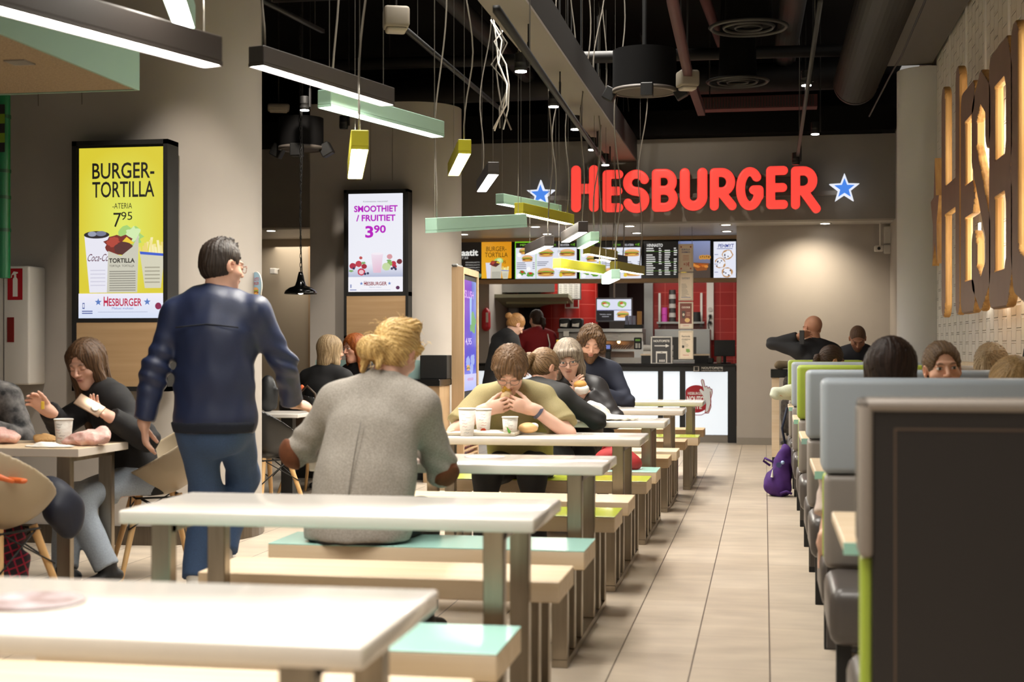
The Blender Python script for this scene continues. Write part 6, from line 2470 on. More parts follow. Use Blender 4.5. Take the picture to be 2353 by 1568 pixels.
# ponytailed diner behind him
pl = Place(spot(1198, 800, 8.80).x, 8.80, DG(-12))
p = Pose(k=.97, hip=(0, 0, SEAT), lean=26, curve=26, side=-2, head=(26, -30, -4), broad=1.06, R=pl((spot(1335, 900, 9.3).x, 9.28, .80)), L=pl((spot(1215, 900, 9.45).x, 9.40, .80)),
         Rp=(1, -.1, -.6), Lp=(-1, -.1, -.6), neck=24)
person('diner with brown ponytail in black jacket, back turned, behind the olive T-shirt', pl.loc, pl.rz, p, skin='#d3a48e', top=('#1b1a1a', 'long', .024), bottom='#202226', female=True,
       hair=('tail', '#8f7150', '#3f2c1c'), collar=.85, seat=S_H, hairkw=dict(length=.13, gather=(0, -.104, .045)))

# older woman with a grey bob
pl = Place(spot(1332, 800, 9.86).x, 9.86, PI + DG(-6))
hb = spot(1322, 888, 9.42)
p = Pose(k=.98, hip=(0, 0, SEAT), lean=22, curve=20, side=0, head=(16, 14, 5), broad=.95, R=pl(hb + Vector((-.02, .08, -.06))), L=pl(hb + Vector((.07, .09, -.06))),
         Rp=(.8, .1, -.7), Lp=(-.8, .1, -.7), Rh=(pl.d((.2, -.5, .8)), pl.d((.8, .5, 0))), Lh=(pl.d((-.6, -.5, .6)), pl.d((-.4, .8, .2))), curl=(34, 34), neck=22)
ow = person('older woman with grey bob and dark glasses eating a burger', pl.loc, pl.rz, p, skin='#d6ae9a', top=('#232021', 'long', .024), bottom='#202226', female=True, rough=.45,
            hair=('bob', '#a59684', '#4a3f34'), face=dict(eyes='open', lip='#9a5a4e', brow='#6a5a4a'), hairkw=dict(length=.10), topname='leather_jacket', seat=S_H)
glasses(p, ow, '#2a2224', 1.05, .6)
bg = thing('burger', 'burger in white paper held by the older woman with the grey bob', 'food', tuple(hb + Vector((.03, .02, -.01))))
S = Solid()
S.ell((0, 0, .02), (.045, .045, .03))
V, Q = S.mesh(.006)
solid_obj('bun', V, Q, mat('bun', '#d09a4e', .6), bg)
S = Solid()
S.ell((0.01, 0, -.012), (.05, .048, .035))
V, Q = S.mesh(.006, disp=lambda x, y, z: .005 * wav(x, y, z, 90, 3))
solid_obj('paper', V, Q, M_PAPER, bg)

# bearded man
pl = Place(spot(1356, 800, 11.62).x, 11.62, PI + DG(4))
p = Pose(k=1.04, hip=(0, 0, SEAT), lean=6, curve=12, side=0, head=(20, 8, -4), broad=.98, R=pl(spot(1345, 925, 11.25)), L=pl(spot(1376, 903, 11.3)),
         Rp=(.7, -.2, -.8), Lp=(-.9, -.2, -.6), Lh=(pl.d((-.75, -.1, .55)), pl.d((-.2, .95, 0))), curl=(40, 60))
bm_ = person('bearded man in dark navy button shirt looking down, behind the grey bob', pl.loc, pl.rz, p, skin='#d4a68e', top=('#1c2133', 'long', .020), bottom='#23262e',
             hair=('wavy', '#775a3c', '#35251a'), face=dict(brow='#4a3524', stubble='#6a4a34'), collar=.7, topname='shirt', seat=S_H)
hair_mesh(p, 'beard', bm_, '#7a5638', '#3a2718', 'beard')
bt_ = MB()
for i in range(4):
    q = p.neck0 - p.d3 * (.08 + .085 * i) + p.fw * (.118 + .012 * i)
    bt_.ball(q, .008, 6)
obj('button', bt_, M_PAPER, bm_)

# customer in black hoodie at the counter, cashier in red
pl = Place(spot(1140, 800, 15.7).x, 15.7, DG(-52))
p = Pose(k=.95, hip=(0, 0, .86), lean=8, curve=16, head=(38, -4, 0), broad=.98, R=(.2, .38, .95), L=(-.15, .36, .95), fR=(.1, .02, .09), fL=(-.1, .02, .09))
person('customer in black hoodie with curly ginger bun, looking down by the kiosk', pl.loc, pl.rz, p, skin='#d8b09c', top=('#141416', 'long', .03), bottom='#23262e', female=True,
       hair=('bun', '#b98a54', '#6a4524'), collar=.9, topname='hoodie', hem=((0, 0, .74), (0, 0, -1)), hairkw=dict(gather=(0, -.115, .03)))
pl = Place(spot(1236, 800, 18.98).x, 18.98, DG(14))
p = Pose(k=.99, hip=(0, 0, .90), lean=3, curve=8, head=(8, 30, 0), broad=.98, R=(.28, .25, 1.0), L=(-.28, .25, 1.0), fR=(.1, 0, .09), fL=(-.1, 0, .09))
ca = person('worker in red shirt with dark ponytail, back turned behind the counter', pl.loc, pl.rz, p, skin='#cfa590', top=('#8f121a', 'long', .022), bottom='#1c1b1e', female=True,
            hair=('tail', '#3d2a20', '#1a100b'), collar=.8, topname='work_shirt', hem=((0, 0, .80), (0, 0, -1)), hairkw=dict(length=.12, gather=(0.01, -.106, .01)))
obj('apron_strap', MB().tube([p.neck0 + p.rx * .11 - p.fw * (-.02) + p.d3 * .01, p.neck0 + p.rx * .13 - p.d3 * .05 - p.fw * .085, p.neck0 + p.rx * .15 - p.d3 * .2 - p.fw * .145, p.neck0 + p.rx * .12 - p.d3 * .42 - p.fw * .14], .009, 6),
    M_PAPER, ca)

# girl with a phone at the left table
pl = Place(-3.25, 7.02, DG(132))
hR, hL = spot(112, 944, 6.62), spot(252, 958, 6.66)
p = Pose(k=.93, hip=(0, 0, .53), lean=14, curve=16, side=4, head=(20, 40, 5), broad=.94, R=pl(hR), L=pl(hL), Rp=(.8, -.2, -.6), Lp=(-.6, -.3, -.7),
         Rh=(pl.d((-.55, -.35, .55)), pl.d((.6, -.2, -.6))), Lh=(pl.d((-.75, -.25, .55)), pl.d((.3, -.35, .85))), curl=(48, 40),
         fR=pl((spot(150, 1312, 6.55).x, 6.55, .10)), fL=pl((spot(248, 1312, 6.62).x, 6.62, .10)), kR=(.1, 1, .4), kL=(-.1, 1, .4))
gi = person('girl with long brown hair in black sweatshirt looking at a phone', pl.loc, pl.rz, p, skin='#d8ab96', top=('#161517', 'long', .028), bottom='#9aa4b0', female=True,
            hair=('longback', '#6a4e36', '#2c1e14'), face=dict(lip='#9a4f4a', brow='#4a3322'), hairkw=dict(length=.36), topname='sweatshirt', botname='light_jeans', seat=.44, detail=.9, collar=.6, shoes='#171719')
st = MB()
dd = unit(p.eL - p.wL)
for i in range(3):
    q = p.wL + dd * (.05 + .028 * i)
    st.cone(q, q + dd * .012, .0495 + .002 * i, .0505 + .002 * i, 20)
obj('sleeve_stripe', st, M_PAPER, gi)
ph = thing('phone', 'gold smartphone with a white grip held by the girl', 'phone', tuple(spot(206, 932, 6.52)), 0)
T = Matrix.Rotation(DG(38), 4, 'Z') @ Matrix.Rotation(DG(-35), 4, 'X') @ Matrix.Rotation(DG(-52), 4, 'Y')
obj('case', MB().box(-.036, .036, -.004, .004, -.07, .07, .004, 2).xf(T), mat('gold_phone', '#a48a74', .3, .6), ph)
obj('screen', MB().box(-.033, .033, .004, .0046, -.064, .064).xf(T), M_BLACKG, ph)
obj('grip', MB().cone((0, -.004, -.03), (0, -.012, -.03), .019, n=20).xf(T), M_PAPER, ph)

pl = Place(spot(-22, 800, 7.10).x, 7.10, PI + DG(6))
p = Pose(k=.95, hip=(0, 0, .53), lean=16, curve=10, head=(15, 0, 0), broad=.95, R=(.1, .42, .78), L=(-.16, .40, .80))
person('person in grey camouflage top with long brown hair, cut by the left edge', pl.loc, pl.rz, p, skin='#d8ab96', top=('#4a4a4c', 'long', .02), bottom='#9aa4b0', female=True,
       hair=('longback', '#5a4030', '#2c1e14'), hairkw=dict(length=.34), cloth=mat('camouflage', '#8a8684', .8, noise=.8, nscale=18, col2='#1e1f22', detail=4))

# pair at the bar table by the middle pillar
pl = Place(spot(735, 800, 11.25).x, 11.25, DG(-14))
p = Pose(k=.96, hip=(0, 0, .52), lean=8, curve=10, head=(4, -32, 0), broad=1.0, R=(.12, .42, .76), L=(-.12, .42, .76))
person('woman with straight grey blond hair in black, back turned near the middle pillar', pl.loc, pl.rz, p, skin='#d0a088', top=('#0f0e10', 'long', .02), bottom='#1c1b1e', female=True,
       hair=('longback', '#c2a883', '#6f5a40'), hairkw=dict(length=.17))
pl = Place(spot(848, 800, 12.1).x, 12.1, DG(150))
p = Pose(k=.94, hip=(0, 0, .56), lean=8, curve=12, head=(6, -8, 6), broad=.92, R=(.12, .36, .80), L=(-.12, .36, .80))
person('red haired woman facing us beyond the blond hair bun', pl.loc, pl.rz, p, skin='#dba58e', top=('#17161a', 'long', .02), bottom='#1c1b1e', female=True,
       hair=('longback', '#b5652c', '#6a3214'), hairkw=dict(length=.2), face=dict(eyes='open', lip='#a85048', brow='#8a5a3a'))

# men at the bar table on the right
pl = Place(spot(1896, 800, 14.35).x, 14.35, DG(28))
ear = spot(1850, 778, 14.3)
p = Pose(k=1.03, hip=(0, 0, .72), lean=14, curve=14, head=(8, 8, 4), broad=1.05, heavy=1.1, L=pl(spot(1834, 775, 14.45)), Lp=(-.7, .25, -1.3), R=(.2, .45, 1.02),
         Lh=(pl.d((.8, -.1, .35)), pl.d((.5, -.8, -.3))), curl=(35, 45), fR=(.12, .42, .3), fL=(-.12, .42, .3), neck=14)
bd = person('bald man in black jacket holding a phone to his ear, back turned', pl.loc, pl.rz, p, skin='#c08a6c', top=('#141315', 'long', .024), bottom='#1f1e20', hair=None, collar=.7)
ph = thing('phone', 'black phone at the ear of the bald man', 'phone', tuple(ear + Vector((-.03, .02, -.06))), DG(40))
obj('case', MB().box(-.005, .005, -.035, .035, 0, .14, .004), M_BLACK, ph)
pl = Place(spot(1966, 800, 15.55).x, 15.55, PI)
p = Pose(k=1.0, hip=(0, 0, .70), lean=16, curve=16, head=(40, 0, 0), broad=1.0, R=(.14, .44, 1.0), L=(-.14, .44, 1.0), fR=(.12, .42, .3), fL=(-.12, .42, .3))
person('man with cropped hair in dark grey jacket bowed over the bar table', pl.loc, pl.rz, p, skin='#b9866a', top=('#3a3b40', 'long', .026), bottom='#23262e', hair=('buzz', '#7d604c', '#5a4334'),
       face=dict(stubble='#3a2a20', brow='#2c1e16'), collar=.9)

# diners in the booths
def booth(u, Y, away, label, k, hz, pose, **kw):
    pl = Place(spot(u, 800, Y).x, Y, (0 if away else PI) + pose.pop('turn', 0))
    for q in ('R', 'L'):
        if q in pose and callable(pose[q]):
            pose[q] = pl(pose[q]())
    p = Pose(k=k, hip=(0, 0, hz), **pose)
    return person(label, pl.loc, pl.rz, p, **kw), p


booth(2056, 5.80, True, 'person with long dark brown hair seen from behind above the pale blue booth', 1.0, .43,
      dict(lean=10, curve=8, head=(10, 0, 0), broad=.9, L=lambda: Vector((.235, 5.62, .46)), R=(.15, .42, .8), Lp=(-.25, -1, 0), fR=(.1, .4, .09), fL=(-.1, .4, .09), Lh=((.1, .5, -.5), (0, .2, -1))),
      skin='#e0b49c', top=('#d8c4b8', 'mid', .012), bottom='#3a4656', female=True, hair=('long', '#3a2519', '#150c08'), hairkw=dict(length=.24))
bo, p = booth(2160, 6.98, False, 'girl with hair pulled back, eyes just above the pale blue booth', .97, .44,
              dict(lean=6, curve=10, head=(0, 6, 4), broad=.86, R=(.2, .36, .78), L=(-.2, .36, .78)),
              skin='#e0ae92', top=('#6a6a72', 'long', .014), bottom='#3a4656', female=True, hair=('bun', '#7d6348', '#4a3826'), face=dict(eyes='open', brow='#6a4e38', iris='#4a4a3c'), detail=.8)
booth(2296, 6.98, False, 'blond head bent down beside the girl with hair pulled back', .97, .43,
      dict(lean=14, curve=16, head=(38, 10, 0), broad=.9, R=(.2, .36, .78), L=(-.2, .36, .78)),
      skin='#e0ae92', top=('#5a5a62', 'long', .014), bottom='#3a4656', female=True, hair=('longback', '#c9a673', '#7f6440'), hairkw=dict(length=.2))
booth(2285, 7.66, True, 'ash blond high ponytail at the right edge behind the bent blond head', .98, .43,
      dict(lean=8, curve=8, head=(6, -20, 0), broad=.9, R=(.15, .42, .8), L=(-.15, .42, .8)),
      skin='#d8a88e', top=('#5a5a62', 'long', .014), bottom='#3a4656', female=True, hair=('tail', '#b39a76', '#6a563c'), hairkw=dict(length=.16, gather=(0, -.085, .085)))
booth(1888, 11.72, True, 'dark haired head with a black headband above the lime booth', .93, .47,
      dict(lean=8, curve=10, head=(14, -50, 0), broad=.92, L=lambda: Vector((.27, 11.98, .80)), R=(.15, .42, .8), Lp=(-1, -.3, -.4), turn=-.4),
      skin='#c49478', top=('#d5d9c4', 'long', .008), bottom='#3a4656', female=True, hair=('tail', '#4a3322', '#20140c'), hairkw=dict(length=.1, gather=(0, -.09, .03)))
# ------------------------------------------------------------------ left side: table, shell chairs, fire cabinet
tx1, ty0, ty1 = -3.18, 6.23, 6.76
t = thing('dining_table', 'wood topped table with steel legs where the girl with the phone sits', 'table', (-3.9, 6.5, 0))
obj('tabletop', MB().box(-4.6, tx1, ty0, ty1, .69, .73, .004), M_BIRCH, t, True)
obj('edge_band', MB().box(-4.602, tx1 + .003, ty0 - .003, ty1, .692, .728), mat('pale_edge_band', '#d5cabd', .4), t, True)
for x in (tx1 - .09, -4.5):
    for y in (ty0 + .05, ty1 - .05):
        obj('leg', MB().box(x - .035, x + .035, y - .02, y + .02, 0, .69, .003), M_STEEL, t, True)
    obj('top_rail', MB().box(x - .035, x + .035, ty0 + .05, ty1 - .05, .665, .69), M_STEEL, t, True)


def shell_chair(name, label, loc, rz, m, legm, group=None):
    t = thing(name, label, 'chair', loc, rz, group)
    S = Solid()
    S.ell((0, 0, .72), (.30, .29, .30), None, 0)
    S.ell((0, 0, .46), (.23, .22, .05), None, .06)
    V, Q = S.mesh(.012)
    # bucket: open towards the front (+Y), high at the back
    S = Solid()
    S.ell((0, .0, .745), (.295, .285, .32), None, 0)
    S.plane((0, 0, .66), (0, .52, .85))
    S.ell((0, .015, .765), (.281, .271, .318), None, 0.0, '-')
    V, Q = S.mesh(.0075)
    solid_obj('seat_shell', V, Q, m, t)
    for sx in (-1, 1):
        for sy in (-1, 1):
            obj('leg', MB().cone((sx * .11, sy * .10, .44), (sx * .225, sy * .21, 0), .019, .012, 12), legm, t)
    fr = MB()
    c = [(.13, .12), (-.13, .12), (-.13, -.12), (.13, -.12)]
    for i in range(4):
        a, b = c[i], c[(i + 1) % 4]
        fr.tube([(a[0], a[1], .425), (b[0], b[1], .425)], .006, 6)
        fr.tube([(a[0] * .95, a[1] * .95, .43), (b[0] * 1.35, b[1] * 1.35, .27)], .004, 6)
        fr.tube([(b[0] * .95, b[1] * .95, .43), (a[0] * 1.35, a[1] * 1.35, .27)], .004, 6)
    obj('wire_frame', fr, M_BLACK, t)
    return t


M_SHELL = mat('tan_shell_plastic', '#a3937a', .45)
M_BEECH = wood('beech_leg', '#d2ac78', '#bf9560', 'Z')
near = spot(-8, 800, 5.62)
shell_chair('shell_chair', 'tan shell chair in the left foreground with a plaid shirt hanging from it', (near.x, 5.62, 0), DG(-14), M_SHELL, M_BEECH)
shell_chair('shell_chair', 'tan shell chair the girl with the phone sits on', (-3.17, 7.08, 0), DG(122), M_SHELL, M_BEECH)
M_BSHELL = mat('black_shell_plastic', '#131211', .3)
c = spot(612, 800, 9.5)
bc = shell_chair('shell_chair', 'black shell chair just right of the front pillar', (c.x, 9.5, 0), DG(-35), M_BSHELL, M_BEECH)
c = spot(716, 800, 11.05)
shell_chair('shell_chair', 'black shell chair under the woman with straight grey blond hair', (c.x - .02, 11.2, 0), DG(-14), M_BSHELL, M_BEECH)
# things on the near chair
sh = thing('plaid_shirt', 'dark red plaid shirt hanging under the near tan chair', 'shirt', (near.x - .12, 5.66, 0))
S = Solid()
S.cone((-.02, 0, .50), (0, .02, .12), .14, .19, .05, ((0, 1, 0), .5))
S.cone((.12, .02, .45), (.16, .04, .15), .07, .08, .05)
V, Q = S.mesh(.014, disp=lambda x, y, z: .014 * np.sin(38 * x + 6 * np.sin(9 * z)) + .008 * wav(x, y, z, 20, 2))
m = mat('plaid_cloth', '#1d1522', .9)
nt = m.node_tree
b = nt.nodes['Principled BSDF']
tcn, br = nt.nodes.new('ShaderNodeTexCoord'), nt.nodes.new('ShaderNodeTexBrick')
mpn = nt.nodes.new('ShaderNodeMapping')
mpn.inputs['Rotation'].default_value = (PI / 2, .5, .3)
nt.links.new(tcn.outputs['Object'], mpn.inputs['Vector'])
nt.links.new(mpn.outputs[0], br.inputs['Vector'])
br.offset = 0
for q, v in (('Scale', 1), ('Brick Width', .034), ('Row Height', .034), ('Mortar Size', .0035)):
    br.inputs[q].default_value = v
br.inputs['Color1'].default_value = (*hx('#16121c'), 1)
br.inputs['Color2'].default_value = (*hx('#2a1420'), 1)
br.inputs['Mortar'].default_value = (*hx('#8a1230'), 1)
nt.links.new(br.outputs['Color'], b.inputs['Base Color'])
solid_obj('cloth', V, Q, m, sh)
jk = thing('navy_jacket', 'dark navy jacket bunched beside the near tan chair', 'jacket', (spot(138, 800, 5.95).x, 5.95, 0))
S = Solid()
S.ell((0, 0, .50), (.075, .10, .11)).ell((.03, .02, .44), (.06, .09, .10), None, .03).ell((-.05, 0, .56), (.06, .08, .06), None, .03)
V, Q = S.mesh(.011, disp=lambda x, y, z: .012 * wav(x, y, z, 34, 4))
solid_obj('cloth', V, Q, mat('navy_nylon', '#161b2c', .6), jk)
ob = thing('shoulder_bag', 'orange strapped bag hung over the near tan chair', 'bag', (near.x + .03, 5.44, .56))
S = Solid()
S.ell((-.05, .06, .07), (.17, .09, .13)).ell((-.1, .08, .13), (.1, .07, .06), None, .05)
V, Q = S.mesh(.012, disp=lambda x, y, z: .006 * wav(x, y, z, 40, 1))
solid_obj('bag_body', V, Q, mat('rust_leather', '#8a4626', .55), ob)
obj('strap', MB().tube([(-.12, .02, .23), (-.02, -.05, .19), (.08, -.1, .135), (.14, -.1, .12), (.2, -.09, .10)], [.016, .016, .015, .014, .008], 8), mat('orange_leather', '#c9622c', .5), ob)
S = Solid()
S.cone((.10, -.02, .105), (.22, -.05, .10), .02, .02, .01, ((0, 0, 1), .6))
V, Q = S.mesh(.008)
solid_obj('flap', V, Q, mat('orange_leather', '#c9622c'), ob)

# fire cabinet on the front pillar
c0, c1 = spot(-10, 612, 7.93), spot(67, 885, 7.93)
t = thing('fire_cabinet', 'white wall cabinet with a red extinguisher sign at the left edge', 'cabinet', ((c0.x + c1.x) / 2, 7.93, c1.z))
w, h = c1.x - c0.x, c0.z - c1.z
obj('box', MB().box(-w / 2 - .15, w / 2, 0, .2, 0, h, .012, 2), mat('cabinet_white', '#c9c4bd', .4), t)
a = Art(.098, .19, '#a51420')
F = '#e6e2dc'
a.rect(.034, .02, .066, .118, F).ell(.05, .12, .016, .018, F, 14).rect(.043, .13, .057, .155, F)
a.poly([(.03, .150), (.068, .160), (.068, .168), (.040, .172), (.026, .152), (.022, .135), (.027, .134)], F)
a.build('extinguisher_sign', M_PRINT, t, (w / 2 - .14, -.002, h - .205), label='red sign with white extinguisher')
obj('window', MB().box(w / 2 - .142, w / 2 - .098, -.003, .0, h - .46, h - .31).box(w / 2 - .125, w / 2 - .098, -.004, -.003, h - .46, h - .31), [mat('red_window', '#7a1c18', .3)], t)
obj('door_gap', MB().box(w / 2 - .166, w / 2 - .163, -.002, 0, 0.01, h - .01), M_BLACK, t)
# green play structure post
gx = spot(7, 800, 7.78).x
t = thing('green_post', 'green padded play post with striped banner at the left edge', 'post', (gx, 7.78, spot(0, 640, 7.8).z))
zb_ = t.location.z
obj('post', MB().cone((0, 0, 0), (0, 0, 3.3), .042, n=20), mat('green_vinyl', '#0f6a3e', .35), t)
for v in (270, 395, 455, 530):
    obj('tie_band', MB().cone((0, 0, spot(10, v, 7.8).z - zb_ - .01), (0, 0, spot(10, v, 7.8).z - zb_ + .01), .046, n=20), mat('dark_green_band', '#0a4a2c', .4), t)
a = Art(.12, spot(0, 238, 7.7).z - spot(0, 348, 7.7).z, '#2f2c2c')
for i in (1, 3):
    a.rect(0, a.h * (1 - .2 * (i + 1)), a.w, a.h * (1 - .2 * i), '#7a9a2e')
a.build('banner', M_PRINT, t, (-.08, -.05, spot(0, 348, 7.7).z - zb_))
S = Solid()
S.ell((-.06, -.05, spot(0, 550, 7.7).z - zb_), (.06, .02, .10))
V, Q = S.mesh(.012)
solid_obj('leaf_cushion', V, Q, mat('leaf_green', '#3f7a24', .5), t)
# suspended ceiling cloud
t = thing('ceiling_raft', 'hanging ceiling panel with tan underside and sage edge, top left', 'ceiling panel', (-4.5, 5.2, 2.48))
ex, ey = -3.05, 6.57
obj('soffit_board', MB().box(-6.6, ex, 3.2, ey, 2.48, 2.50), mat('tan_wood_wool', '#9c866a', .95, noise=.25, nscale=60, bump=.6, bscale=120), t, True)
obj('edge_board', MB().box(ex, ex + .015, 3.2, ey + .015, 2.475, 2.80).box(-6.6, ex, ey, ey + .015, 2.475, 2.80), mat('sage_edge', '#7f9a8a', .6), t, True)
obj('top_board', MB().box(-6.6, ex, 3.2, ey, 2.78, 2.80), M_CEIL, t, True)
q = at_height(45, 143, 2.478)
obj('recessed_lamp', MB().box(q.x - .05, q.x + .05, q.y - .05, q.y + .05, 2.474, 2.482), mat('lamp_plate', '#7d766e', .4), t, True)
obj('hanger', MB().cone((-3.2, 4, 2.8), (-3.2, 4, 4.74), .004, n=6).cone((-3.2, 5.8, 2.8), (-3.2, 5.8, 4.74), .004, n=6), M_SWIRE, t, True)
# round burger sticker sticking out from the front pillar
p0 = spot(588, 658, 8.65)
a = Art(.001, .001, '#ffffff')
a.v, a.f, a.c = [], [], []
a.ell(0, 0, .075, .09, '#9fc4dc', 28)
a.text('JUUSTO', 0, .035, .02, '#b52a34', .09, .02).text('BURGER', 0, .008, .02, '#b52a34', .09, .02)
a.burger(0, -.04, .085, .06)
t = thing('round_sticker', 'pale blue round burger sticker sticking out from the front pillar', 'sticker', tuple(p0))
obj('disc', MB().cone((0, .004, 0), (0, .0005, 0), .001, n=3), M_WHITE, t)
dsk = [( .078 * math.cos(2 * PI * i / 28), .093 * math.sin(2 * PI * i / 28)) for i in range(28)]
mb = MB().prism(dsk, 0, .006)
mb.v = [(x, z, y) for x, y, z in mb.v]
bpy.data.objects.remove(t.children[0])
obj('disc', mb, M_WHITE, t)
a.build('print', M_PRINT, t, (0, -.002, 0))
t.rotation_euler = (0, 0, DG(-42))


# ------------------------------------------------------------------ cups, tray, papers
M_CUP = mat('printed_paper_cup', '#eae5dd', .6, noise=1.0, nscale=38, col2='#d9cfc4', stretch=(1, 1, 2.2), detail=6)


def paper_cup(label, loc, h=.125, r0=.032, r1=.044, red=None):
    t = thing('paper_cup', label, 'cup', loc)
    obj('cup', MB().lathe([(r0, 0), (r0 + .001, .004), (r1, h - .004), (r1 - .003, h - .006), (r0 - .002, .006), (.0001, .006)], n=28), M_CUP, t)
    pr = [(r1, h), (r1 + .0028, h - .002), (r1 + .0026, h - .006), (r1 - .002, h - .006)]
    obj('rim', MB().lathe(pr, n=28, close=True), M_PAPER, t)
    a = Art(.001, .001, '#ffffff')
    a.v, a.f, a.c = [], [], []
    r = random.Random(int(loc[0] * 997))
    for i in range(7):
        z = h * (.12 + .11 * i)
        x = (r.random() - .5) * .03
        a.line([(x - .012, z), (x - .004, z + .003 * r.random()), (x + .006, z - .002), (x + .014, z + .002)], .0016, r.choice(['#b5483c', '#8a8682', '#6f6a68', '#c06a54']))
    if red:
        a.ell(.008, h * .13, .015, .013, '#c9481e')
    rm = lambda z: r0 + (r1 - r0) * z / h + .0008
    vs = []
    for x, y, z in a.v:
        th = x / rm(z)
        R_ = rm(z) - y
        vs.append((R_ * math.sin(th), -R_ * math.cos(th), z))
    a.v = vs
    a.build('print', M_PRINT, t)
    return t


def on(u, v):
    return tuple(at_height(u, v, T_H + .001))


paper_cup('paper cup at the left, standing on the bare table beside the tray', on(1073, 1002), .150, .034, .046)
tray = at_height(1160, 984, T_H)
tt = thing('serving_tray', 'beige tray with white paper in front of the olive shirt diner', 'tray', (tray.x, 7.62, T_H))
obj('tray', MB().box(-.19, .19, -.11, .14, .001, .008, .003).box(-.20, -.185, -.12, .15, .002, .020, .004).box(.185, .20, -.12, .15, .002, .020, .004)
    .box(-.2, .2, -.122, -.107, .002, .020, .004).box(-.2, .2, .137, .152, .002, .020, .004), mat('tray_beige', '#b5ab98', .5), tt)
tp = thing('tray_paper', 'white paper lying in the tray of the olive shirt diner', 'paper', (tray.x - .02, 7.60, T_H + .009))
S = Solid()
S.ell((0, 0, .004), (.15, .09, .006)).ell((.03, -.02, .012), (.09, .05, .008), None, .01)
V, Q = S.mesh(.007, disp=lambda x, y, z: .003 * wav(x, y, z, 70, 5))
solid_obj('sheet', V, Q, M_PAPER, tp)
paper_cup('taller paper cup with an orange dot, on the tray', (spot(1110, 800, 7.57).x, 7.575, T_H + .0095), .135, .033, .045, True)
paper_cup('short paper cup in front of the olive shirt diner, on the tray', (spot(1172, 800, 7.60).x, 7.60, T_H + .017), .085, .036, .043)
br = thing('bread_roll', 'pale bread roll at the right end of the tray', 'food', (spot(1213, 800, 7.66).x, 7.67, T_H + .009))
S = Solid()
S.ell((0, 0, .028), (.055, .045, .030))
V, Q = S.mesh(.007)
solid_obj('crust', V, Q, mat('roll_crust', '#d8b07a', .5), br)
V = V * np.array([.5, .4, .6]) + np.array([.03, 0, .022])
solid_obj('napkin', V, Q, M_PAPER, br)
lf = thing('lettuce_leaf', 'scrap of green lettuce on the tray paper', 'food', (spot(1170, 800, 7.5).x, 7.50, T_H + .02))
S = Solid()
S.cone((0, 0, .006), (-.012, .0, .03), .008, .003, .01)
V, Q = S.mesh(.003, disp=lambda x, y, z: .002 * wav(x, y, z, 150, 5))
solid_obj('leaf', V, Q, mat('lettuce', '#4f8a2a', .5), lf)


def crumple(name, label, cat, loc, parts, m, seed, amp=.010, f=45, res=.008, rz=0):
    t = thing(name, label, cat, loc, rz)
    S = Solid()
    for c, r in parts:
        S.ell(c, r, None, .02)
    S.plane((0, 0, .0005), (0, 0, -1))

    def d(x, y, z):
        a = np.abs(np.sin(f * x + 3 * np.sin(f * .6 * y + seed) + seed)) + np.abs(np.sin(f * .8 * y - 2 * np.sin(f * .7 * z + seed))) + np.abs(np.sin(f * z + 2 * np.sin(f * .5 * x)))
        return amp * (a / 1.5 - 1)
    V, Q = S.mesh(res, disp=d)
    solid_obj('paper', V, Q, m, t, smooth=False)
    return t


hp = at_height(1385, 966, T_H)
crumple('crumpled_paper', 'heap of crumpled white paper on the table behind the olive shirt diner', 'paper', (hp.x, 9.28, T_H + .0005),
        [((-.05, 0, .04), (.10, .07, .075)), ((-.08, .0, .08), (.05, .05, .05)), ((.10, 0, .012), (.14, .08, .022)), ((0, 0, .01), (.2, .1, .012))], M_PAPER, 1.0)
crumple('burger_wrapper', 'pink printed burger wrapper in front of the girl with the phone', 'wrapper', (spot(200, 800, 6.45).x, 6.46, .731),
        [((0, 0, .03), (.10, .07, .045)), ((.06, .02, .05), (.05, .04, .04)), ((-.08, 0, .015), (.06, .05, .018))], mat('pink_print_paper', '#e3c4ba', .7, noise=.5, nscale=50, col2='#d8a096'), 2.0)
crumple('burger_wrapper', 'pink printed burger wrapper cut by the left edge', 'wrapper', (spot(2, 800, 6.5).x, 6.5, .731),
        [((0, 0, .03), (.10, .07, .045)), ((-.04, .02, .05), (.06, .04, .03))], mat('pink_print_paper', '#e3c4ba'), 3.0)
crumple('brown_wrapper', 'small brown paper wrapper left of the paper cup', 'wrapper', (spot(97, 800, 6.6).x, 6.6, .731),
        [((0, 0, .02), (.05, .04, .03)), ((.03, 0, .012), (.05, .05, .014))], mat('kraft_paper', '#b08a58', .8), 4.0)
crumple('paper_napkin', 'flat white napkin at the front edge of the left table', 'napkin', (spot(115, 800, 6.32).x, 6.32, .731),
        [((0, 0, .004), (.13, .06, .008)), ((-.02, 0, .012), (.06, .04, .012))], M_PAPER, 5.0, .004)
paper_cup('paper cup on the left table in front of the girl with the phone', (spot(146, 800, 6.52).x, 6.52, .731), .125, .034, .045)
ch = thing('fried_potato', 'small yellow chip between the fingers of the girl', 'food', tuple(spot(98, 932, 6.50)), .5)
obj('chip', MB().box(-.008, .008, -.003, .004, -.02, .02, .002), mat('chip_yellow', '#d9b23a', .5), ch)
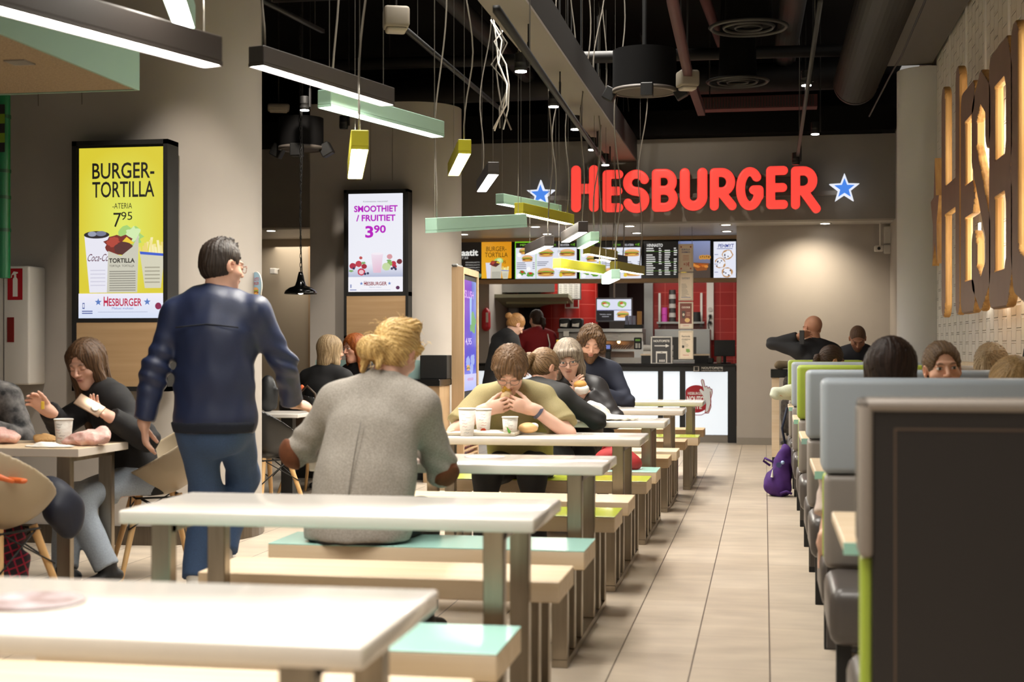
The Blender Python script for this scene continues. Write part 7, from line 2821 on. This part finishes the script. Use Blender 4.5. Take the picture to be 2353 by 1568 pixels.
# plates and phones on the long tables
t = thing('paper_plate', 'round printed plate lying at the left of the nearest table', 'plate', tuple(at_height(75, 1386, T_H)))
obj('disc', MB().lathe([(.0001, .002), (.07, .002), (.095, .006), (.097, .004), (.07, .0008), (.0001, .0008)], n=36), mat('plate_print', '#c9c0c4', .3, noise=1.0, nscale=14, col2='#7d5a50', detail=3), t)
t = thing('paper_plate', 'faint round print on the table of the blond person', 'plate', tuple(at_height(1115, 1050, T_H)))
obj('disc', MB().lathe([(.0001, .0012), (.085, .0012), (.09, .0006)], n=36), mat('plate_print2', '#d9cfd4', .3, noise=.4, nscale=14, col2='#c4b0b8', detail=3), t)
t = thing('phone', 'phone lying on the speckled table by the bearded man', 'phone', (spot(1402, 800, 11.05).x, 11.08, T_H + .001))
obj('case', MB().box(-.09, .06, -.035, .035, 0, .009, .003), M_BLACK, t)
obj('screen', MB().box(-.085, .055, -.032, .032, .009, .0095), M_STEEL2, t)
pk = spot(965, 1045, 5.9)
crumple('burger_wrapper', 'red printed wrapper hidden behind the right arm of the blond person', 'wrapper', (spot(968, 800, 6.0).x, 6.02, T_H + .0005),
        [((0, 0, .015), (.05, .04, .022))], mat('pink_print_paper', '#e3c4ba'), 6.0)
# things on the bench beyond
t = thing('red_bag', 'red cloth bag on the bench beyond the olive shirt diner', 'bag', (spot(1415, 800, 8.85).x, 8.82, S_H + .001))
S = Solid()
S.ell((0, 0, .06), (.13, .09, .085)).ell((.08, 0, .03), (.09, .08, .05), None, .04)
S.plane((0, 0, 0), (0, 0, -1))
V, Q = S.mesh(.011, disp=lambda x, y, z: .008 * wav(x, y, z, 40, 2))
solid_obj('bag', V, Q, mat('red_cloth', '#9c1a1e', .7), t)
obj('handle', MB().tube([(-.08, 0, .12), (-.04, -.03, .17), (.03, -.03, .17), (.07, 0, .11)], .008, 6), mat('red_cloth', '#9c1a1e'), t)

# ------------------------------------------------------------------ bar tables and the middle left
t = thing('cafe_table', 'small white topped table with a black column beside the walking man', 'table', (spot(660, 800, 9.9).x, 9.95, 0))
a, b = at_height(560, 948, T_H), at_height(712, 948, T_H)
obj('tabletop', MB().box(a.x, b.x, 9.75, 10.25, .70, T_H, .004), M_LAMIN, t, True)
obj('column', MB().box(spot(650, 800, 10).x, spot(676, 800, 10).x, 9.96, 10.04, .015, .70), M_BLACK, t, True)
obj('foot_plate', MB().box(spot(650, 800, 10).x - .15, spot(676, 800, 10).x + .15, 9.8, 10.2, 0, .015, .004), M_BLACK, t, True)
by = 12.3
t = thing('bar_counter', 'black bar counter with pale green glass in front of the middle pillar', 'counter', (spot(840, 800, by).x, by, 0))
x0, x1 = spot(640, 800, by).x, spot(1010, 800, by).x
zt_ = spot(900, 872, by).z
obj('worktop', MB().box(x0, x1, by, by + .5, zt_ - .06, zt_, .004), M_BLACKG, t, True)
obj('side_panel', MB().box(x1 - .16, x1 - .01, by + .04, by + .46, 0, zt_ - .06), M_OAKV, t, True)
obj('front_panel', MB().box(x0 + .05, x1 - .16, by + .28, by + .32, 0, zt_ - .06), M_BLACK, t, True)
M_GLASS = mat('mint_glass_panel', '#a9c9c4', .15)
obj('glass_panel', MB().box(spot(690, 800, by).x, spot(946, 800, by).x, by + .44, by + .455, zt_, spot(900, 829, by).z), M_GLASS, t, True)
obj('black_box', MB().box(spot(948, 800, by).x, spot(1011, 800, by).x, by + .28, by + .48, zt_, spot(980, 817, by).z, .004), M_BLACK, t, True)
t = thing('juice_carton', 'small printed carton standing on the bar counter by the middle pillar', 'carton', (spot(716, 800, by + .2).x, by + .52, spot(900, 829, by).z - .24))
obj('carton', MB().box(-.025, .025, 0, .05, 0, .30), mat('carton_print', '#d9d0c4', .5, noise=.8, nscale=20, col2='#c98a4a'), t)
obj('caps', MB().box(-.022, .022, .01, .04, .30, .33), mat('cap_red', '#b5483c', .5), t)
obj('stand', MB().box(-.03, .03, 0, .06, -zt_ + .24 - .09, .0), M_BLACK, t)
t = thing('handbag', 'brown leather bag with an orange clip hung behind the woman in black', 'bag', (spot(706, 800, 10.84).x, 10.87, .38))
S = Solid()
S.ell((0, 0, .22), (.10, .06, .16)).cone((-.04, 0, .05), (.05, 0, .08), .09, .09, .05, ((0, 1, 0), .6))
V, Q = S.mesh(.012, disp=lambda x, y, z: .006 * np.sin(70 * x))
solid_obj('bag', V, Q, mat('brown_leather', '#3f2f22', .5), t)
obj('handle', MB().tube([(-.07, 0, .32), (-.06, -.02, .47), (0, -.03, .52), (.06, -.02, .46), (.08, 0, .32)], .010, 8), mat('brown_leather', '#3f2f22'), t)
obj('clip', MB().tube([(-.075, -.01, .44), (-.07, -.01, .49), (-.04, -.02, .52)], .014, 8), mat('orange_clip', '#d9602c', .5), t)
t = thing('backpack', 'dark backpack half hidden behind the sleeve of the walking man', 'bag', (spot(616, 800, 10.1).x, 10.1, T_H + .001))
S = Solid()
S.ell((0, 0, .13), (.07, .07, .14)).cone((.05, 0, .03), (.07, -.02, .16), .02, .02, .02)
S.plane((0, 0, 0), (0, 0, -1))
V, Q = S.mesh(.010, disp=lambda x, y, z: .005 * wav(x, y, z, 50, 2))
solid_obj('bag', V, Q, mat('black_nylon', '#141518', .5), t)

# right bar table with coat, purple backpack
by = 14.55
q = spot(1771, 800, by)
t = thing('bar_table', 'black bar table with a pale wood leg at the end of the booths', 'table', (q.x + .5, by, 0))
zt_ = spot(1790, 849, by).z
obj('tabletop', MB().box(q.x, q.x + 1.1, by, by + .75, zt_ - .085, zt_, .004), M_BLACKG, t, True)
for x in (q.x + .01, q.x + 1.0):
    obj('leg', MB().box(x, x + .075, by + .02, by + .09, .10, zt_ - .085), M_BIRCH, t, True)
    obj('foot', MB().box(x + .004, x + .06, by + .02, by + .09, 0, .10), M_BLACK, t, True)
t = thing('stool', 'black bar stool under the bald man', 'stool', (spot(1896, 800, 14.35).x, 14.35, 0))
obj('seat', MB().cone((0, 0, .60), (0, 0, .645), .17, n=24), M_BLACK, t)
for sx in (-1, 1):
    for sy in (-1, 1):
        obj('leg', MB().cone((sx * .1, sy * .1, .6), (sx * .19, sy * .19, 0), .014, .012, 10), M_BLACK, t)
t = dup(t, (spot(1966, 800, 15.55).x, 15.55, 0), 0, 'black bar stool under the man in the dark grey jacket')
t = thing('hanging_coat', 'dark coat hanging below the bar table behind the lime booth', 'coat', (q.x + .16, by - .06, .30))
S = Solid()
S.cone((0, 0, .55), (.03, 0, .12), .055, .075, .04, ((0, 1, 0), .6)).cone((.02, 0, .2), (.06, 0, 0), .06, .03, .04)
V, Q = S.mesh(.012, disp=lambda x, y, z: .012 * np.sin(60 * x + 8 * z))
solid_obj('coat', V, Q, mat('dark_check', '#26211f', .9, noise=.8, nscale=30, col2='#4a443e'), t)
obj('hook_loop', MB().tube([(0, 0, .58), (0, .05, .66)], .006, 6), M_BLACK, t)
t = thing('folded_coat', 'rolled khaki jacket lying on the bar table', 'jacket', (q.x + .10, by + .2, zt_ + .001))
S = Solid()
S.cone((-.02, 0, .035), (.2, .02, .035), .045, .05, .03)
S.plane((0, 0, 0), (0, 0, -1))
V, Q = S.mesh(.010, disp=lambda x, y, z: .008 * wav(x, y, z, 50, 2))
solid_obj('roll', V, Q, mat('khaki', '#6a5a42', .9), t)
bpq = at_height(1790, 1137, .02)
t = thing('backpack', 'purple drawstring backpack on the floor beside the booths', 'bag', (bpq.x, bpq.y + .08, 0), DG(-12))
S = Solid()
S.cone((0, 0, .09), (.03, .0, .26), .105, .075, .03, ((0, 1, 0), .85)).ell((.05, 0, .36), (.045, .05, .06), None, .05).ell((-.05, -.01, .1), (.07, .08, .085), None, .04)
S.plane((0, 0, 0.003), (0, 0, -1))
V, Q = S.mesh(.009, disp=lambda x, y, z: .006 * np.sin(45 * x + 20 * z + 3 * np.sin(25 * y)) + .004 * wav(x, y, z, 60, 2))
solid_obj('bag', V, Q, mat('purple_canvas', '#4a2372', .8, noise=.2, nscale=30), t)
obj('strap', MB().tube([(-.03, -.08, .28), (-.10, -.07, .31), (-.115, -.05, .285), (-.06, -.06, .25)], .009, 8), mat('purple_canvas', '#4a2372'), t)
obj('strap', MB().tube([(.03, -.09, .03), (.08, -.10, .05), (.12, -.08, .03)], .010, 8), mat('purple_canvas', '#4a2372'), t)
obj('hang_loop', MB().tube([(.05, .02, .40), (.02, .03, .55), (.06, .04, .72)], .010, 8), mat('navy_strap', '#1a2238', .7), t)
bo = obj('pin_badge', MB().cone((.02, -.095, .26), (.02, -.102, .26), .022, n=20), mat('badge', '#3a4468', .3), t)
obj('tassel', MB().cone((-.03, -.10, .22), (-.035, -.10, .16), .003, .012, 8), M_WHITE, t)
obj('bottle_cap', MB().ball((.05, -.095, .28), .016, 8), mat('clear_blue', '#9fb4d8', .2), t)
# small stand on the wall ledge
t = thing('menu_stand', 'little black menu stand on the ledge by the tiled wall', 'stand', (1.38, 8.1, 1.10))
obj('easel', MB().box(-.08, .04, -.05, .05, 0, .012).tube([(0, 0, .012), (.015, 0, .10)], .008, 6).tube([(.05, 0, .012), (.03, 0, .10)], .008, 6), M_BLACK, t)
struct('trim_8', MB().box(1.40, 1.5, 5.0, 13.0, 1.075, 1.10), M_BIRCH)
# alarm boxes, cameras
q = spot(2040, 530, GY - .05)
t = thing('alarm_box', 'two small grey boxes in the corner above the blank grey wall', 'alarm', tuple(q))
obj('sounder', MB().box(-.045, .035, -.04, .05, -.16, .05, .006), M_WHITE, t)
obj('sensor', MB().box(-.045, .035, -.05, .05, -.28, -.17, .01), M_WHITE, t)
q = spot(2019, 565, GY - .15)
t = thing('security_camera', 'small white camera on a rod under the soffit at right', 'camera', tuple(q))
obj('rod', MB().cone((.02, 0, 0), (.02, 0, SOF - q.z - .001), .012, n=10), M_WHITE, t)
obj('camera', MB().box(-.05, .05, -.05, .05, -.07, 0, .008), M_WHITE, t)
obj('lens', MB().cone((0, -.05, -.035), (0, -.056, -.035), .02, n=16), M_BLACK, t)
q = spot(629, 622, 18.7)
t = thing('security_camera', 'small white camera under the passage lintel', 'camera', tuple(q))
obj('bracket', MB().cone((0, 0, 0), (0, .2, .03), .012, n=8), M_WHITE, t)
obj('camera', MB().box(-.04, .04, -.06, .06, -.05, .03, .008), M_WHITE, t)

# ------------------------------------------------------------------ black enamel pendant on a chain
q = spot(691, 676, 12.6)
t = thing('enamel_pendant', 'black enamel bell lamp on a long chain left of the smoothie screen', 'hanging lamp', tuple(q))
R0 = .148
obj('shade', MB().lathe([(R0, 0), (R0 + .003, .006), (R0 * .96, .03), (R0 * .72, .058), (R0 * .42, .072), (R0 * .30, .085), (R0 * .2, .16), (R0 * .12, .205), (R0 * .1, .205),
                         (R0 * .18, .15), (R0 * .38, .068), (R0 * .7, .052), (R0 * .93, .025), (R0 * .97, .002)], n=40, close=True), M_BLACKG, t)
obj('bulb', MB().ball((0, 0, .03), .035, 10), emit('warm_bulb_soft', (1, .85, .62), 16), t)
chn = MB()
zz = .205
i = 0
while q.z + zz < 4.70:
    pts = []
    for k in range(9):
        a_ = 2 * PI * k / 8
        d = (.008 * math.cos(a_), 0) if i % 2 else (0, .008 * math.cos(a_))
        pts.append((d[0], d[1], zz + .022 + .026 * math.sin(a_)))
    chn.tube(pts, .003, 4)
    zz += .042
    i += 1
obj('chain', chn, M_BLACK, t)
obj('cord', MB().tube([(.01, .01, .2), (-.01, .0, .7), (.012, .01, 1.2), (0, 0, zz)], .005, 6), M_BLACK, t)

# ------------------------------------------------------------------ ceiling services
M_GB = mat('grey_beam_paint', '#6f665c', .6)
t = thing('ceiling_beam', 'long grey channel running down the ceiling to the red sign', 'beam', (-1.6, 11, 3.45))
obj('soffit', MB().box(-1.80, -1.50, 3, 17.0, 3.42, 3.44), M_GB, t, True)
obj('side', MB().box(-1.80, -1.785, 3, 17.0, 3.44, 3.70).box(-1.515, -1.50, 3, 17.0, 3.44, 3.70), M_DUCT, t, True)
obj('hanger', MB().cone((-1.65, 6, 3.44), (-1.65, 6, 4.74), .008, n=6).cone((-1.65, 12, 3.44), (-1.65, 12, 4.74), .008, n=6), M_DUCT, t, True)
t = thing('ceiling_beam', 'dark channel along the top of the tiled right wall', 'beam', (1.2, 9, 3.75))
obj('casing', MB().box(1.02, 1.46, 3, 13.1, 3.72, 3.98), mat('dark_beam', '#4a443e', .6), t, True)
t = thing('air_duct', 'big ribbed round air duct hanging at upper right', 'duct', (.9, 9, 3.75))
prof = []
dd_ = MB()
yy = 5.0
ring = []
n = 36
vs, fs = [], []
k = 0
while yy < 14.3:
    r = .205 if k % 2 else .214
    for i in range(n):
        a_ = 2 * PI * i / n
        vs.append((.88 + r * math.cos(a_), yy, 3.80 + r * math.sin(a_)))
    yy += .035
    k += 1
for j in range(k - 1):
    for i in range(n):
        fs.append((j * n + i, (j + 1) * n + i, (j + 1) * n + (i + 1) % n, j * n + (i + 1) % n))
dd_.add(vs, fs, 0, False)
obj('duct', dd_, M_DUCT, t, True)
obj('end_cap', MB().cone((.88, 14.28, 3.80), (.88, 14.34, 3.80), .215, n=36), M_DUCT, t, True)
obj('strap_hanger', MB().box(.87, .89, 8, 8.03, 4.0, 4.75).box(.87, .89, 12, 12.03, 4.0, 4.75), M_DUCT, t, True)
obj('loose_cable', MB().tube([(1.1, 8, 3.65), (1.08, 9, 3.55), (1.1, 10.2, 3.62), (1.06, 11.5, 3.5), (1.08, 12.8, 3.58), (1.0, 14.2, 3.45)], .008, 6), M_BLACK, t, True)
M_RPIPE = mat('dull_red_tray', '#43191a', .7)
a0, a1 = spot(1545, 0, 9.6), spot(1612, 258, 14.2)
t = thing('cable_tray', 'dull red perforated tray hanging under the ceiling right of the grey channel', 'cable tray', tuple(a0))
obj('tray', MB().tube([a0 + Vector((0, -2.5, .4)), a0, spot(1580, 165, 12.2), a1], [.05] * 4, 4), M_RPIPE, t, True)
obj('hanger', MB().cone(tuple(spot(1565, 100, 11)), tuple(spot(1565, 100, 11) + Vector((0, 0, 4.74 - spot(1565, 100, 11).z))), .006, n=6), M_DUCT, t, True)
for u, v, Y, r, lab in ((1720, 62, 11.5, .32, 'nearer round ceiling vent with concentric rings'), (1695, 187, 13.6, .30, 'farther round ceiling vent with concentric rings')):
    q = spot(u, v, Y)
    t = thing('round_air_vent', lab, 'vent', tuple(q))
    for i, rr in enumerate((1.0, .66, .36)):
        obj('vent_ring', MB().lathe([(r * rr, .0), (r * rr * .93, -.02), (r * rr * .86, 0), (r * rr * .93, .012)], n=44, close=True), M_DUCT, t)
    obj('vent_box', MB().cone((0, 0, .01), (0, 0, 4.75 - q.z), r * .6, r * .5, 24), M_CEIL, t)
for u, v, Y, r, h_, lab in ((1481, 213, 13.0, .29, .38, 'large black drum fitting right of the grey ceiling channel'), (692, 345, 12.9, .21, .30, 'black drum fitting above the enamel pendant lamp')):
    q = spot(u, v, Y)
    t = thing('drum_fitting', lab, 'speaker', tuple(q))
    obj('drum', MB().cone((0, 0, .02), (0, 0, h_), r, n=40), mat('charcoal_drum', '#0d0c0c', .85, spec=.15), t)
    obj('rim', MB().lathe([(r + .004, .0), (r * .9, -.004), (r * .9, .02), (r + .004, .03)], n=40, close=True), mat('drum_rim', '#57504a', .5), t)
    obj('grille', MB().cone((0, 0, .006), (0, 0, .02), r * .9, n=40), mat('drum_grille', '#453d36', .8), t)
    obj('hanger', MB().cone((0, 0, h_), (0, 0, 4.75 - q.z), .02, n=8), M_BLACK, t)
    for dx, dy, tilt in ((-1.0, .1, .5), (1.0, .1, -.5), (.15, -1.0, 0)):
        hd = MB().box(-.055, .055, -.05, .05, -.06, .06, .008)
        hd.xf(Matrix.Translation((dx * (r + .03), dy * (r + .02), .0 if dy > -.5 else -.03)) @ Matrix.Rotation(tilt, 4, 'Y'))
        obj('spot_head', hd, M_BLACK, t)
for u, v, Y, lab in ((910, 42, 9.2, 'pale rounded emergency lamp hanging above the yellow end-on lamp'), (1580, 182, 12.3, 'pale emergency lamp on the dull red tray'), (640, 250, 13.8, 'flat pale box under the dark ceiling right of the front pillar')):
    q = spot(u, v, Y)
    t = thing('emergency_lamp', lab, 'lamp', tuple(q), DG(20))
    w = .085 if u != 640 else .11
    obj('case', MB().box(-w, w, -w, w, -.07 if u != 640 else -.02, .07 if u != 640 else .04, .02, 2), mat('cream_plastic', '#857c6e', .6), t)
    obj('lens', MB().box(-w * .8, w * .8, -w * .8, w * .8, -.095 if u != 640 else -.03, -.06 if u != 640 else -.015, .015, 2), mat('cream_lens', '#9c9484', .5), t)
    obj('bracket', MB().cone((0, 0, .05), (0, 0, 4.74 - q.z), .008, n=6), M_DUCT, t)


def track(u0, v0, Y0, u1, v1, Y1, label):
    a, b = spot(u0, v0, Y0), spot(u1, v1, Y1)
    t = thing('lighting_track', label, 'lighting track', tuple(a))
    obj('rail', MB().tube([a, b], .022, 4), M_BLACK, t, True)
    for f in (.15, .85):
        q = a.lerp(b, f)
        obj('hanger', MB().cone(tuple(q), (q.x, q.y, 4.74), .004, n=5), M_SWIRE, t, True)
    return a, b


track(1140, 20, 6.2, 1392, 378, 15.9, 'black lighting track left of the grey ceiling channel')
track(1885, 0, 9.0, 1832, 362, 15.9, 'black lighting track near the big round duct')
track(905, 45, 9.4, 1158, 258, 14.8, 'black lighting track ending behind the middle pillar lamps')
track(600, 0, 9.5, 742, 72, 11.5, 'black lighting track at the top beside the front pillar')
lensm = emit('spot_lens', (1, .95, .88), 30)
for u, v, Y, lab in ((1197, 165, 9.6, 'first ceiling spotlight from the top along the grey channel'), (1272, 246, 11.3, 'second ceiling spotlight from the top along the grey channel'),
                     (1322, 298, 12.9, 'third ceiling spotlight from the top along the grey channel'), (1361, 345, 14.5, 'fourth ceiling spotlight from the top, black finned body'),
                     (1391, 380, 15.6, 'lowest spotlight of the grey channel, above the red letters'), (1853, 197, 12.0, 'ceiling spotlight left of the big round duct'),
                     (1873, 309, 15.0, 'ceiling spotlight over the fascia edge at right'), (1829, 378, 15.8, 'black spotlight in front of the last red letter, turned away'),
                     (700, 254, 12.4, 'ceiling spotlight above the left black drum'), (790, 296, 13.6, 'unlit black spotlight behind the yellow end-on lamp')):
    q = spot(u, v, Y)
    t = thing('track_spotlight', lab, 'spotlight', tuple(q))
    fins = [(.042, 0.004), (.045, .03), (.042, .06)]
    for i in range(6):
        fins += [(.046, .062 + .012 * i), (.036, .068 + .012 * i)]
    obj('body', MB().lathe([(.0001, .004)] + fins + [(.0001, .134)], n=20), M_BLACK, t)
    dark = 'unlit' in lab or 'turned' in lab
    obj('lens', MB().lathe([(.0001, -.002), (.04, -.002), (.04, .004)], n=20), M_BLACKG if dark else lensm, t)
    obj('bracket', MB().box(.045, .06, -.012, .012, .03, .2).cone((.052, 0, .19), (.052, 0, 4.74 - q.z), .006, n=6), M_BLACK, t)
# dim pipes and ducts in the black void
M_PIPE = mat('dark_pipe', '#181412', .7)
M_VOID = mat('void_duct', '#151210', .6, .2)
for (x0, y0, z0, x1, y1, z1, r, lab) in ((-5, 11.8, 4.3, 1.2, 11.8, 4.3, .10, 'dark pipe crossing the ceiling nearest the viewer'), (-5, 14.0, 4.1, 1.2, 14.2, 4.1, .06, 'thin dark pipe crossing the ceiling midway'),
                                         (-5, 15.9, 4.15, 1.2, 15.7, 4.15, .16, 'thick dark duct crossing the ceiling before the fascia'), (-2.9, 7, 4.3, -2.6, 16, 4.25, .09, 'dark pipe running away above the left lamps'),
                                         (-.75, 8, 4.35, -.35, 16.5, 4.3, .05, 'dull red pipe running away in the ceiling void'), (.35, 8, 4.4, .2, 16.5, 4.35, .12, 'dark duct running away beside the round vents')):
    t = thing('ceiling_pipe', lab, 'pipe', (x0, y0, z0))
    obj('pipe', MB().tube([(x0, y0, z0), ((x0 + x1) / 2, (y0 + y1) / 2, (z0 + z1) / 2), (x1, y1, z1)], r, 14), M_RPIPE if 'red' in lab else M_VOID, t, True)
    for f in (.2, .5, .8):
        q = Vector((x0, y0, z0)).lerp(Vector((x1, y1, z1)), f)
        obj('pipe_hanger', MB().cone(tuple(q), (q.x, q.y, 4.75), .006, n=5), M_PIPE, t, True)
q = spot(1740, 242, 15.2)
t = thing('grille_unit', 'long grille unit with painted-on red light under the ceiling before the fascia', 'vent', tuple(q))
obj('case', MB().box(-.62, .62, 0, .2, -.03, .10), M_RPIPE, t)  # the red light on the case is put into its colour
gr = MB()
for i in range(40):
    gr.box(-.60 + .03 * i, -.588 + .03 * i, -.012, 0, -.02, .09)
obj('louvre', gr, M_PIPE, t)
obj('hanger', MB().cone((-.5, .1, .1), (-.5, .1, 4.74 - q.z), .008, n=6).cone((.5, .1, .1), (.5, .1, 4.74 - q.z), .008, n=6), M_PIPE, t)
t = thing('cable_bundle', 'tangle of pale cables tied under the ceiling left of the grey channel', 'cables', tuple(spot(1150, 150, 11)))
for i in range(5):
    mb = MB()
    pts = [Vector((RND.uniform(-.08, .08), RND.uniform(-.1, .1), .35 - .17 * k)) for k in range(6)]
    obj('cable', mb.tube(pts, .007, 5), M_WIRE if i % 2 else M_PAPER, t)
obj('hanger', MB().cone((0, 0, .3), (0, 0, 4.74 - t.location.z), .006, n=6), M_PIPE, t)
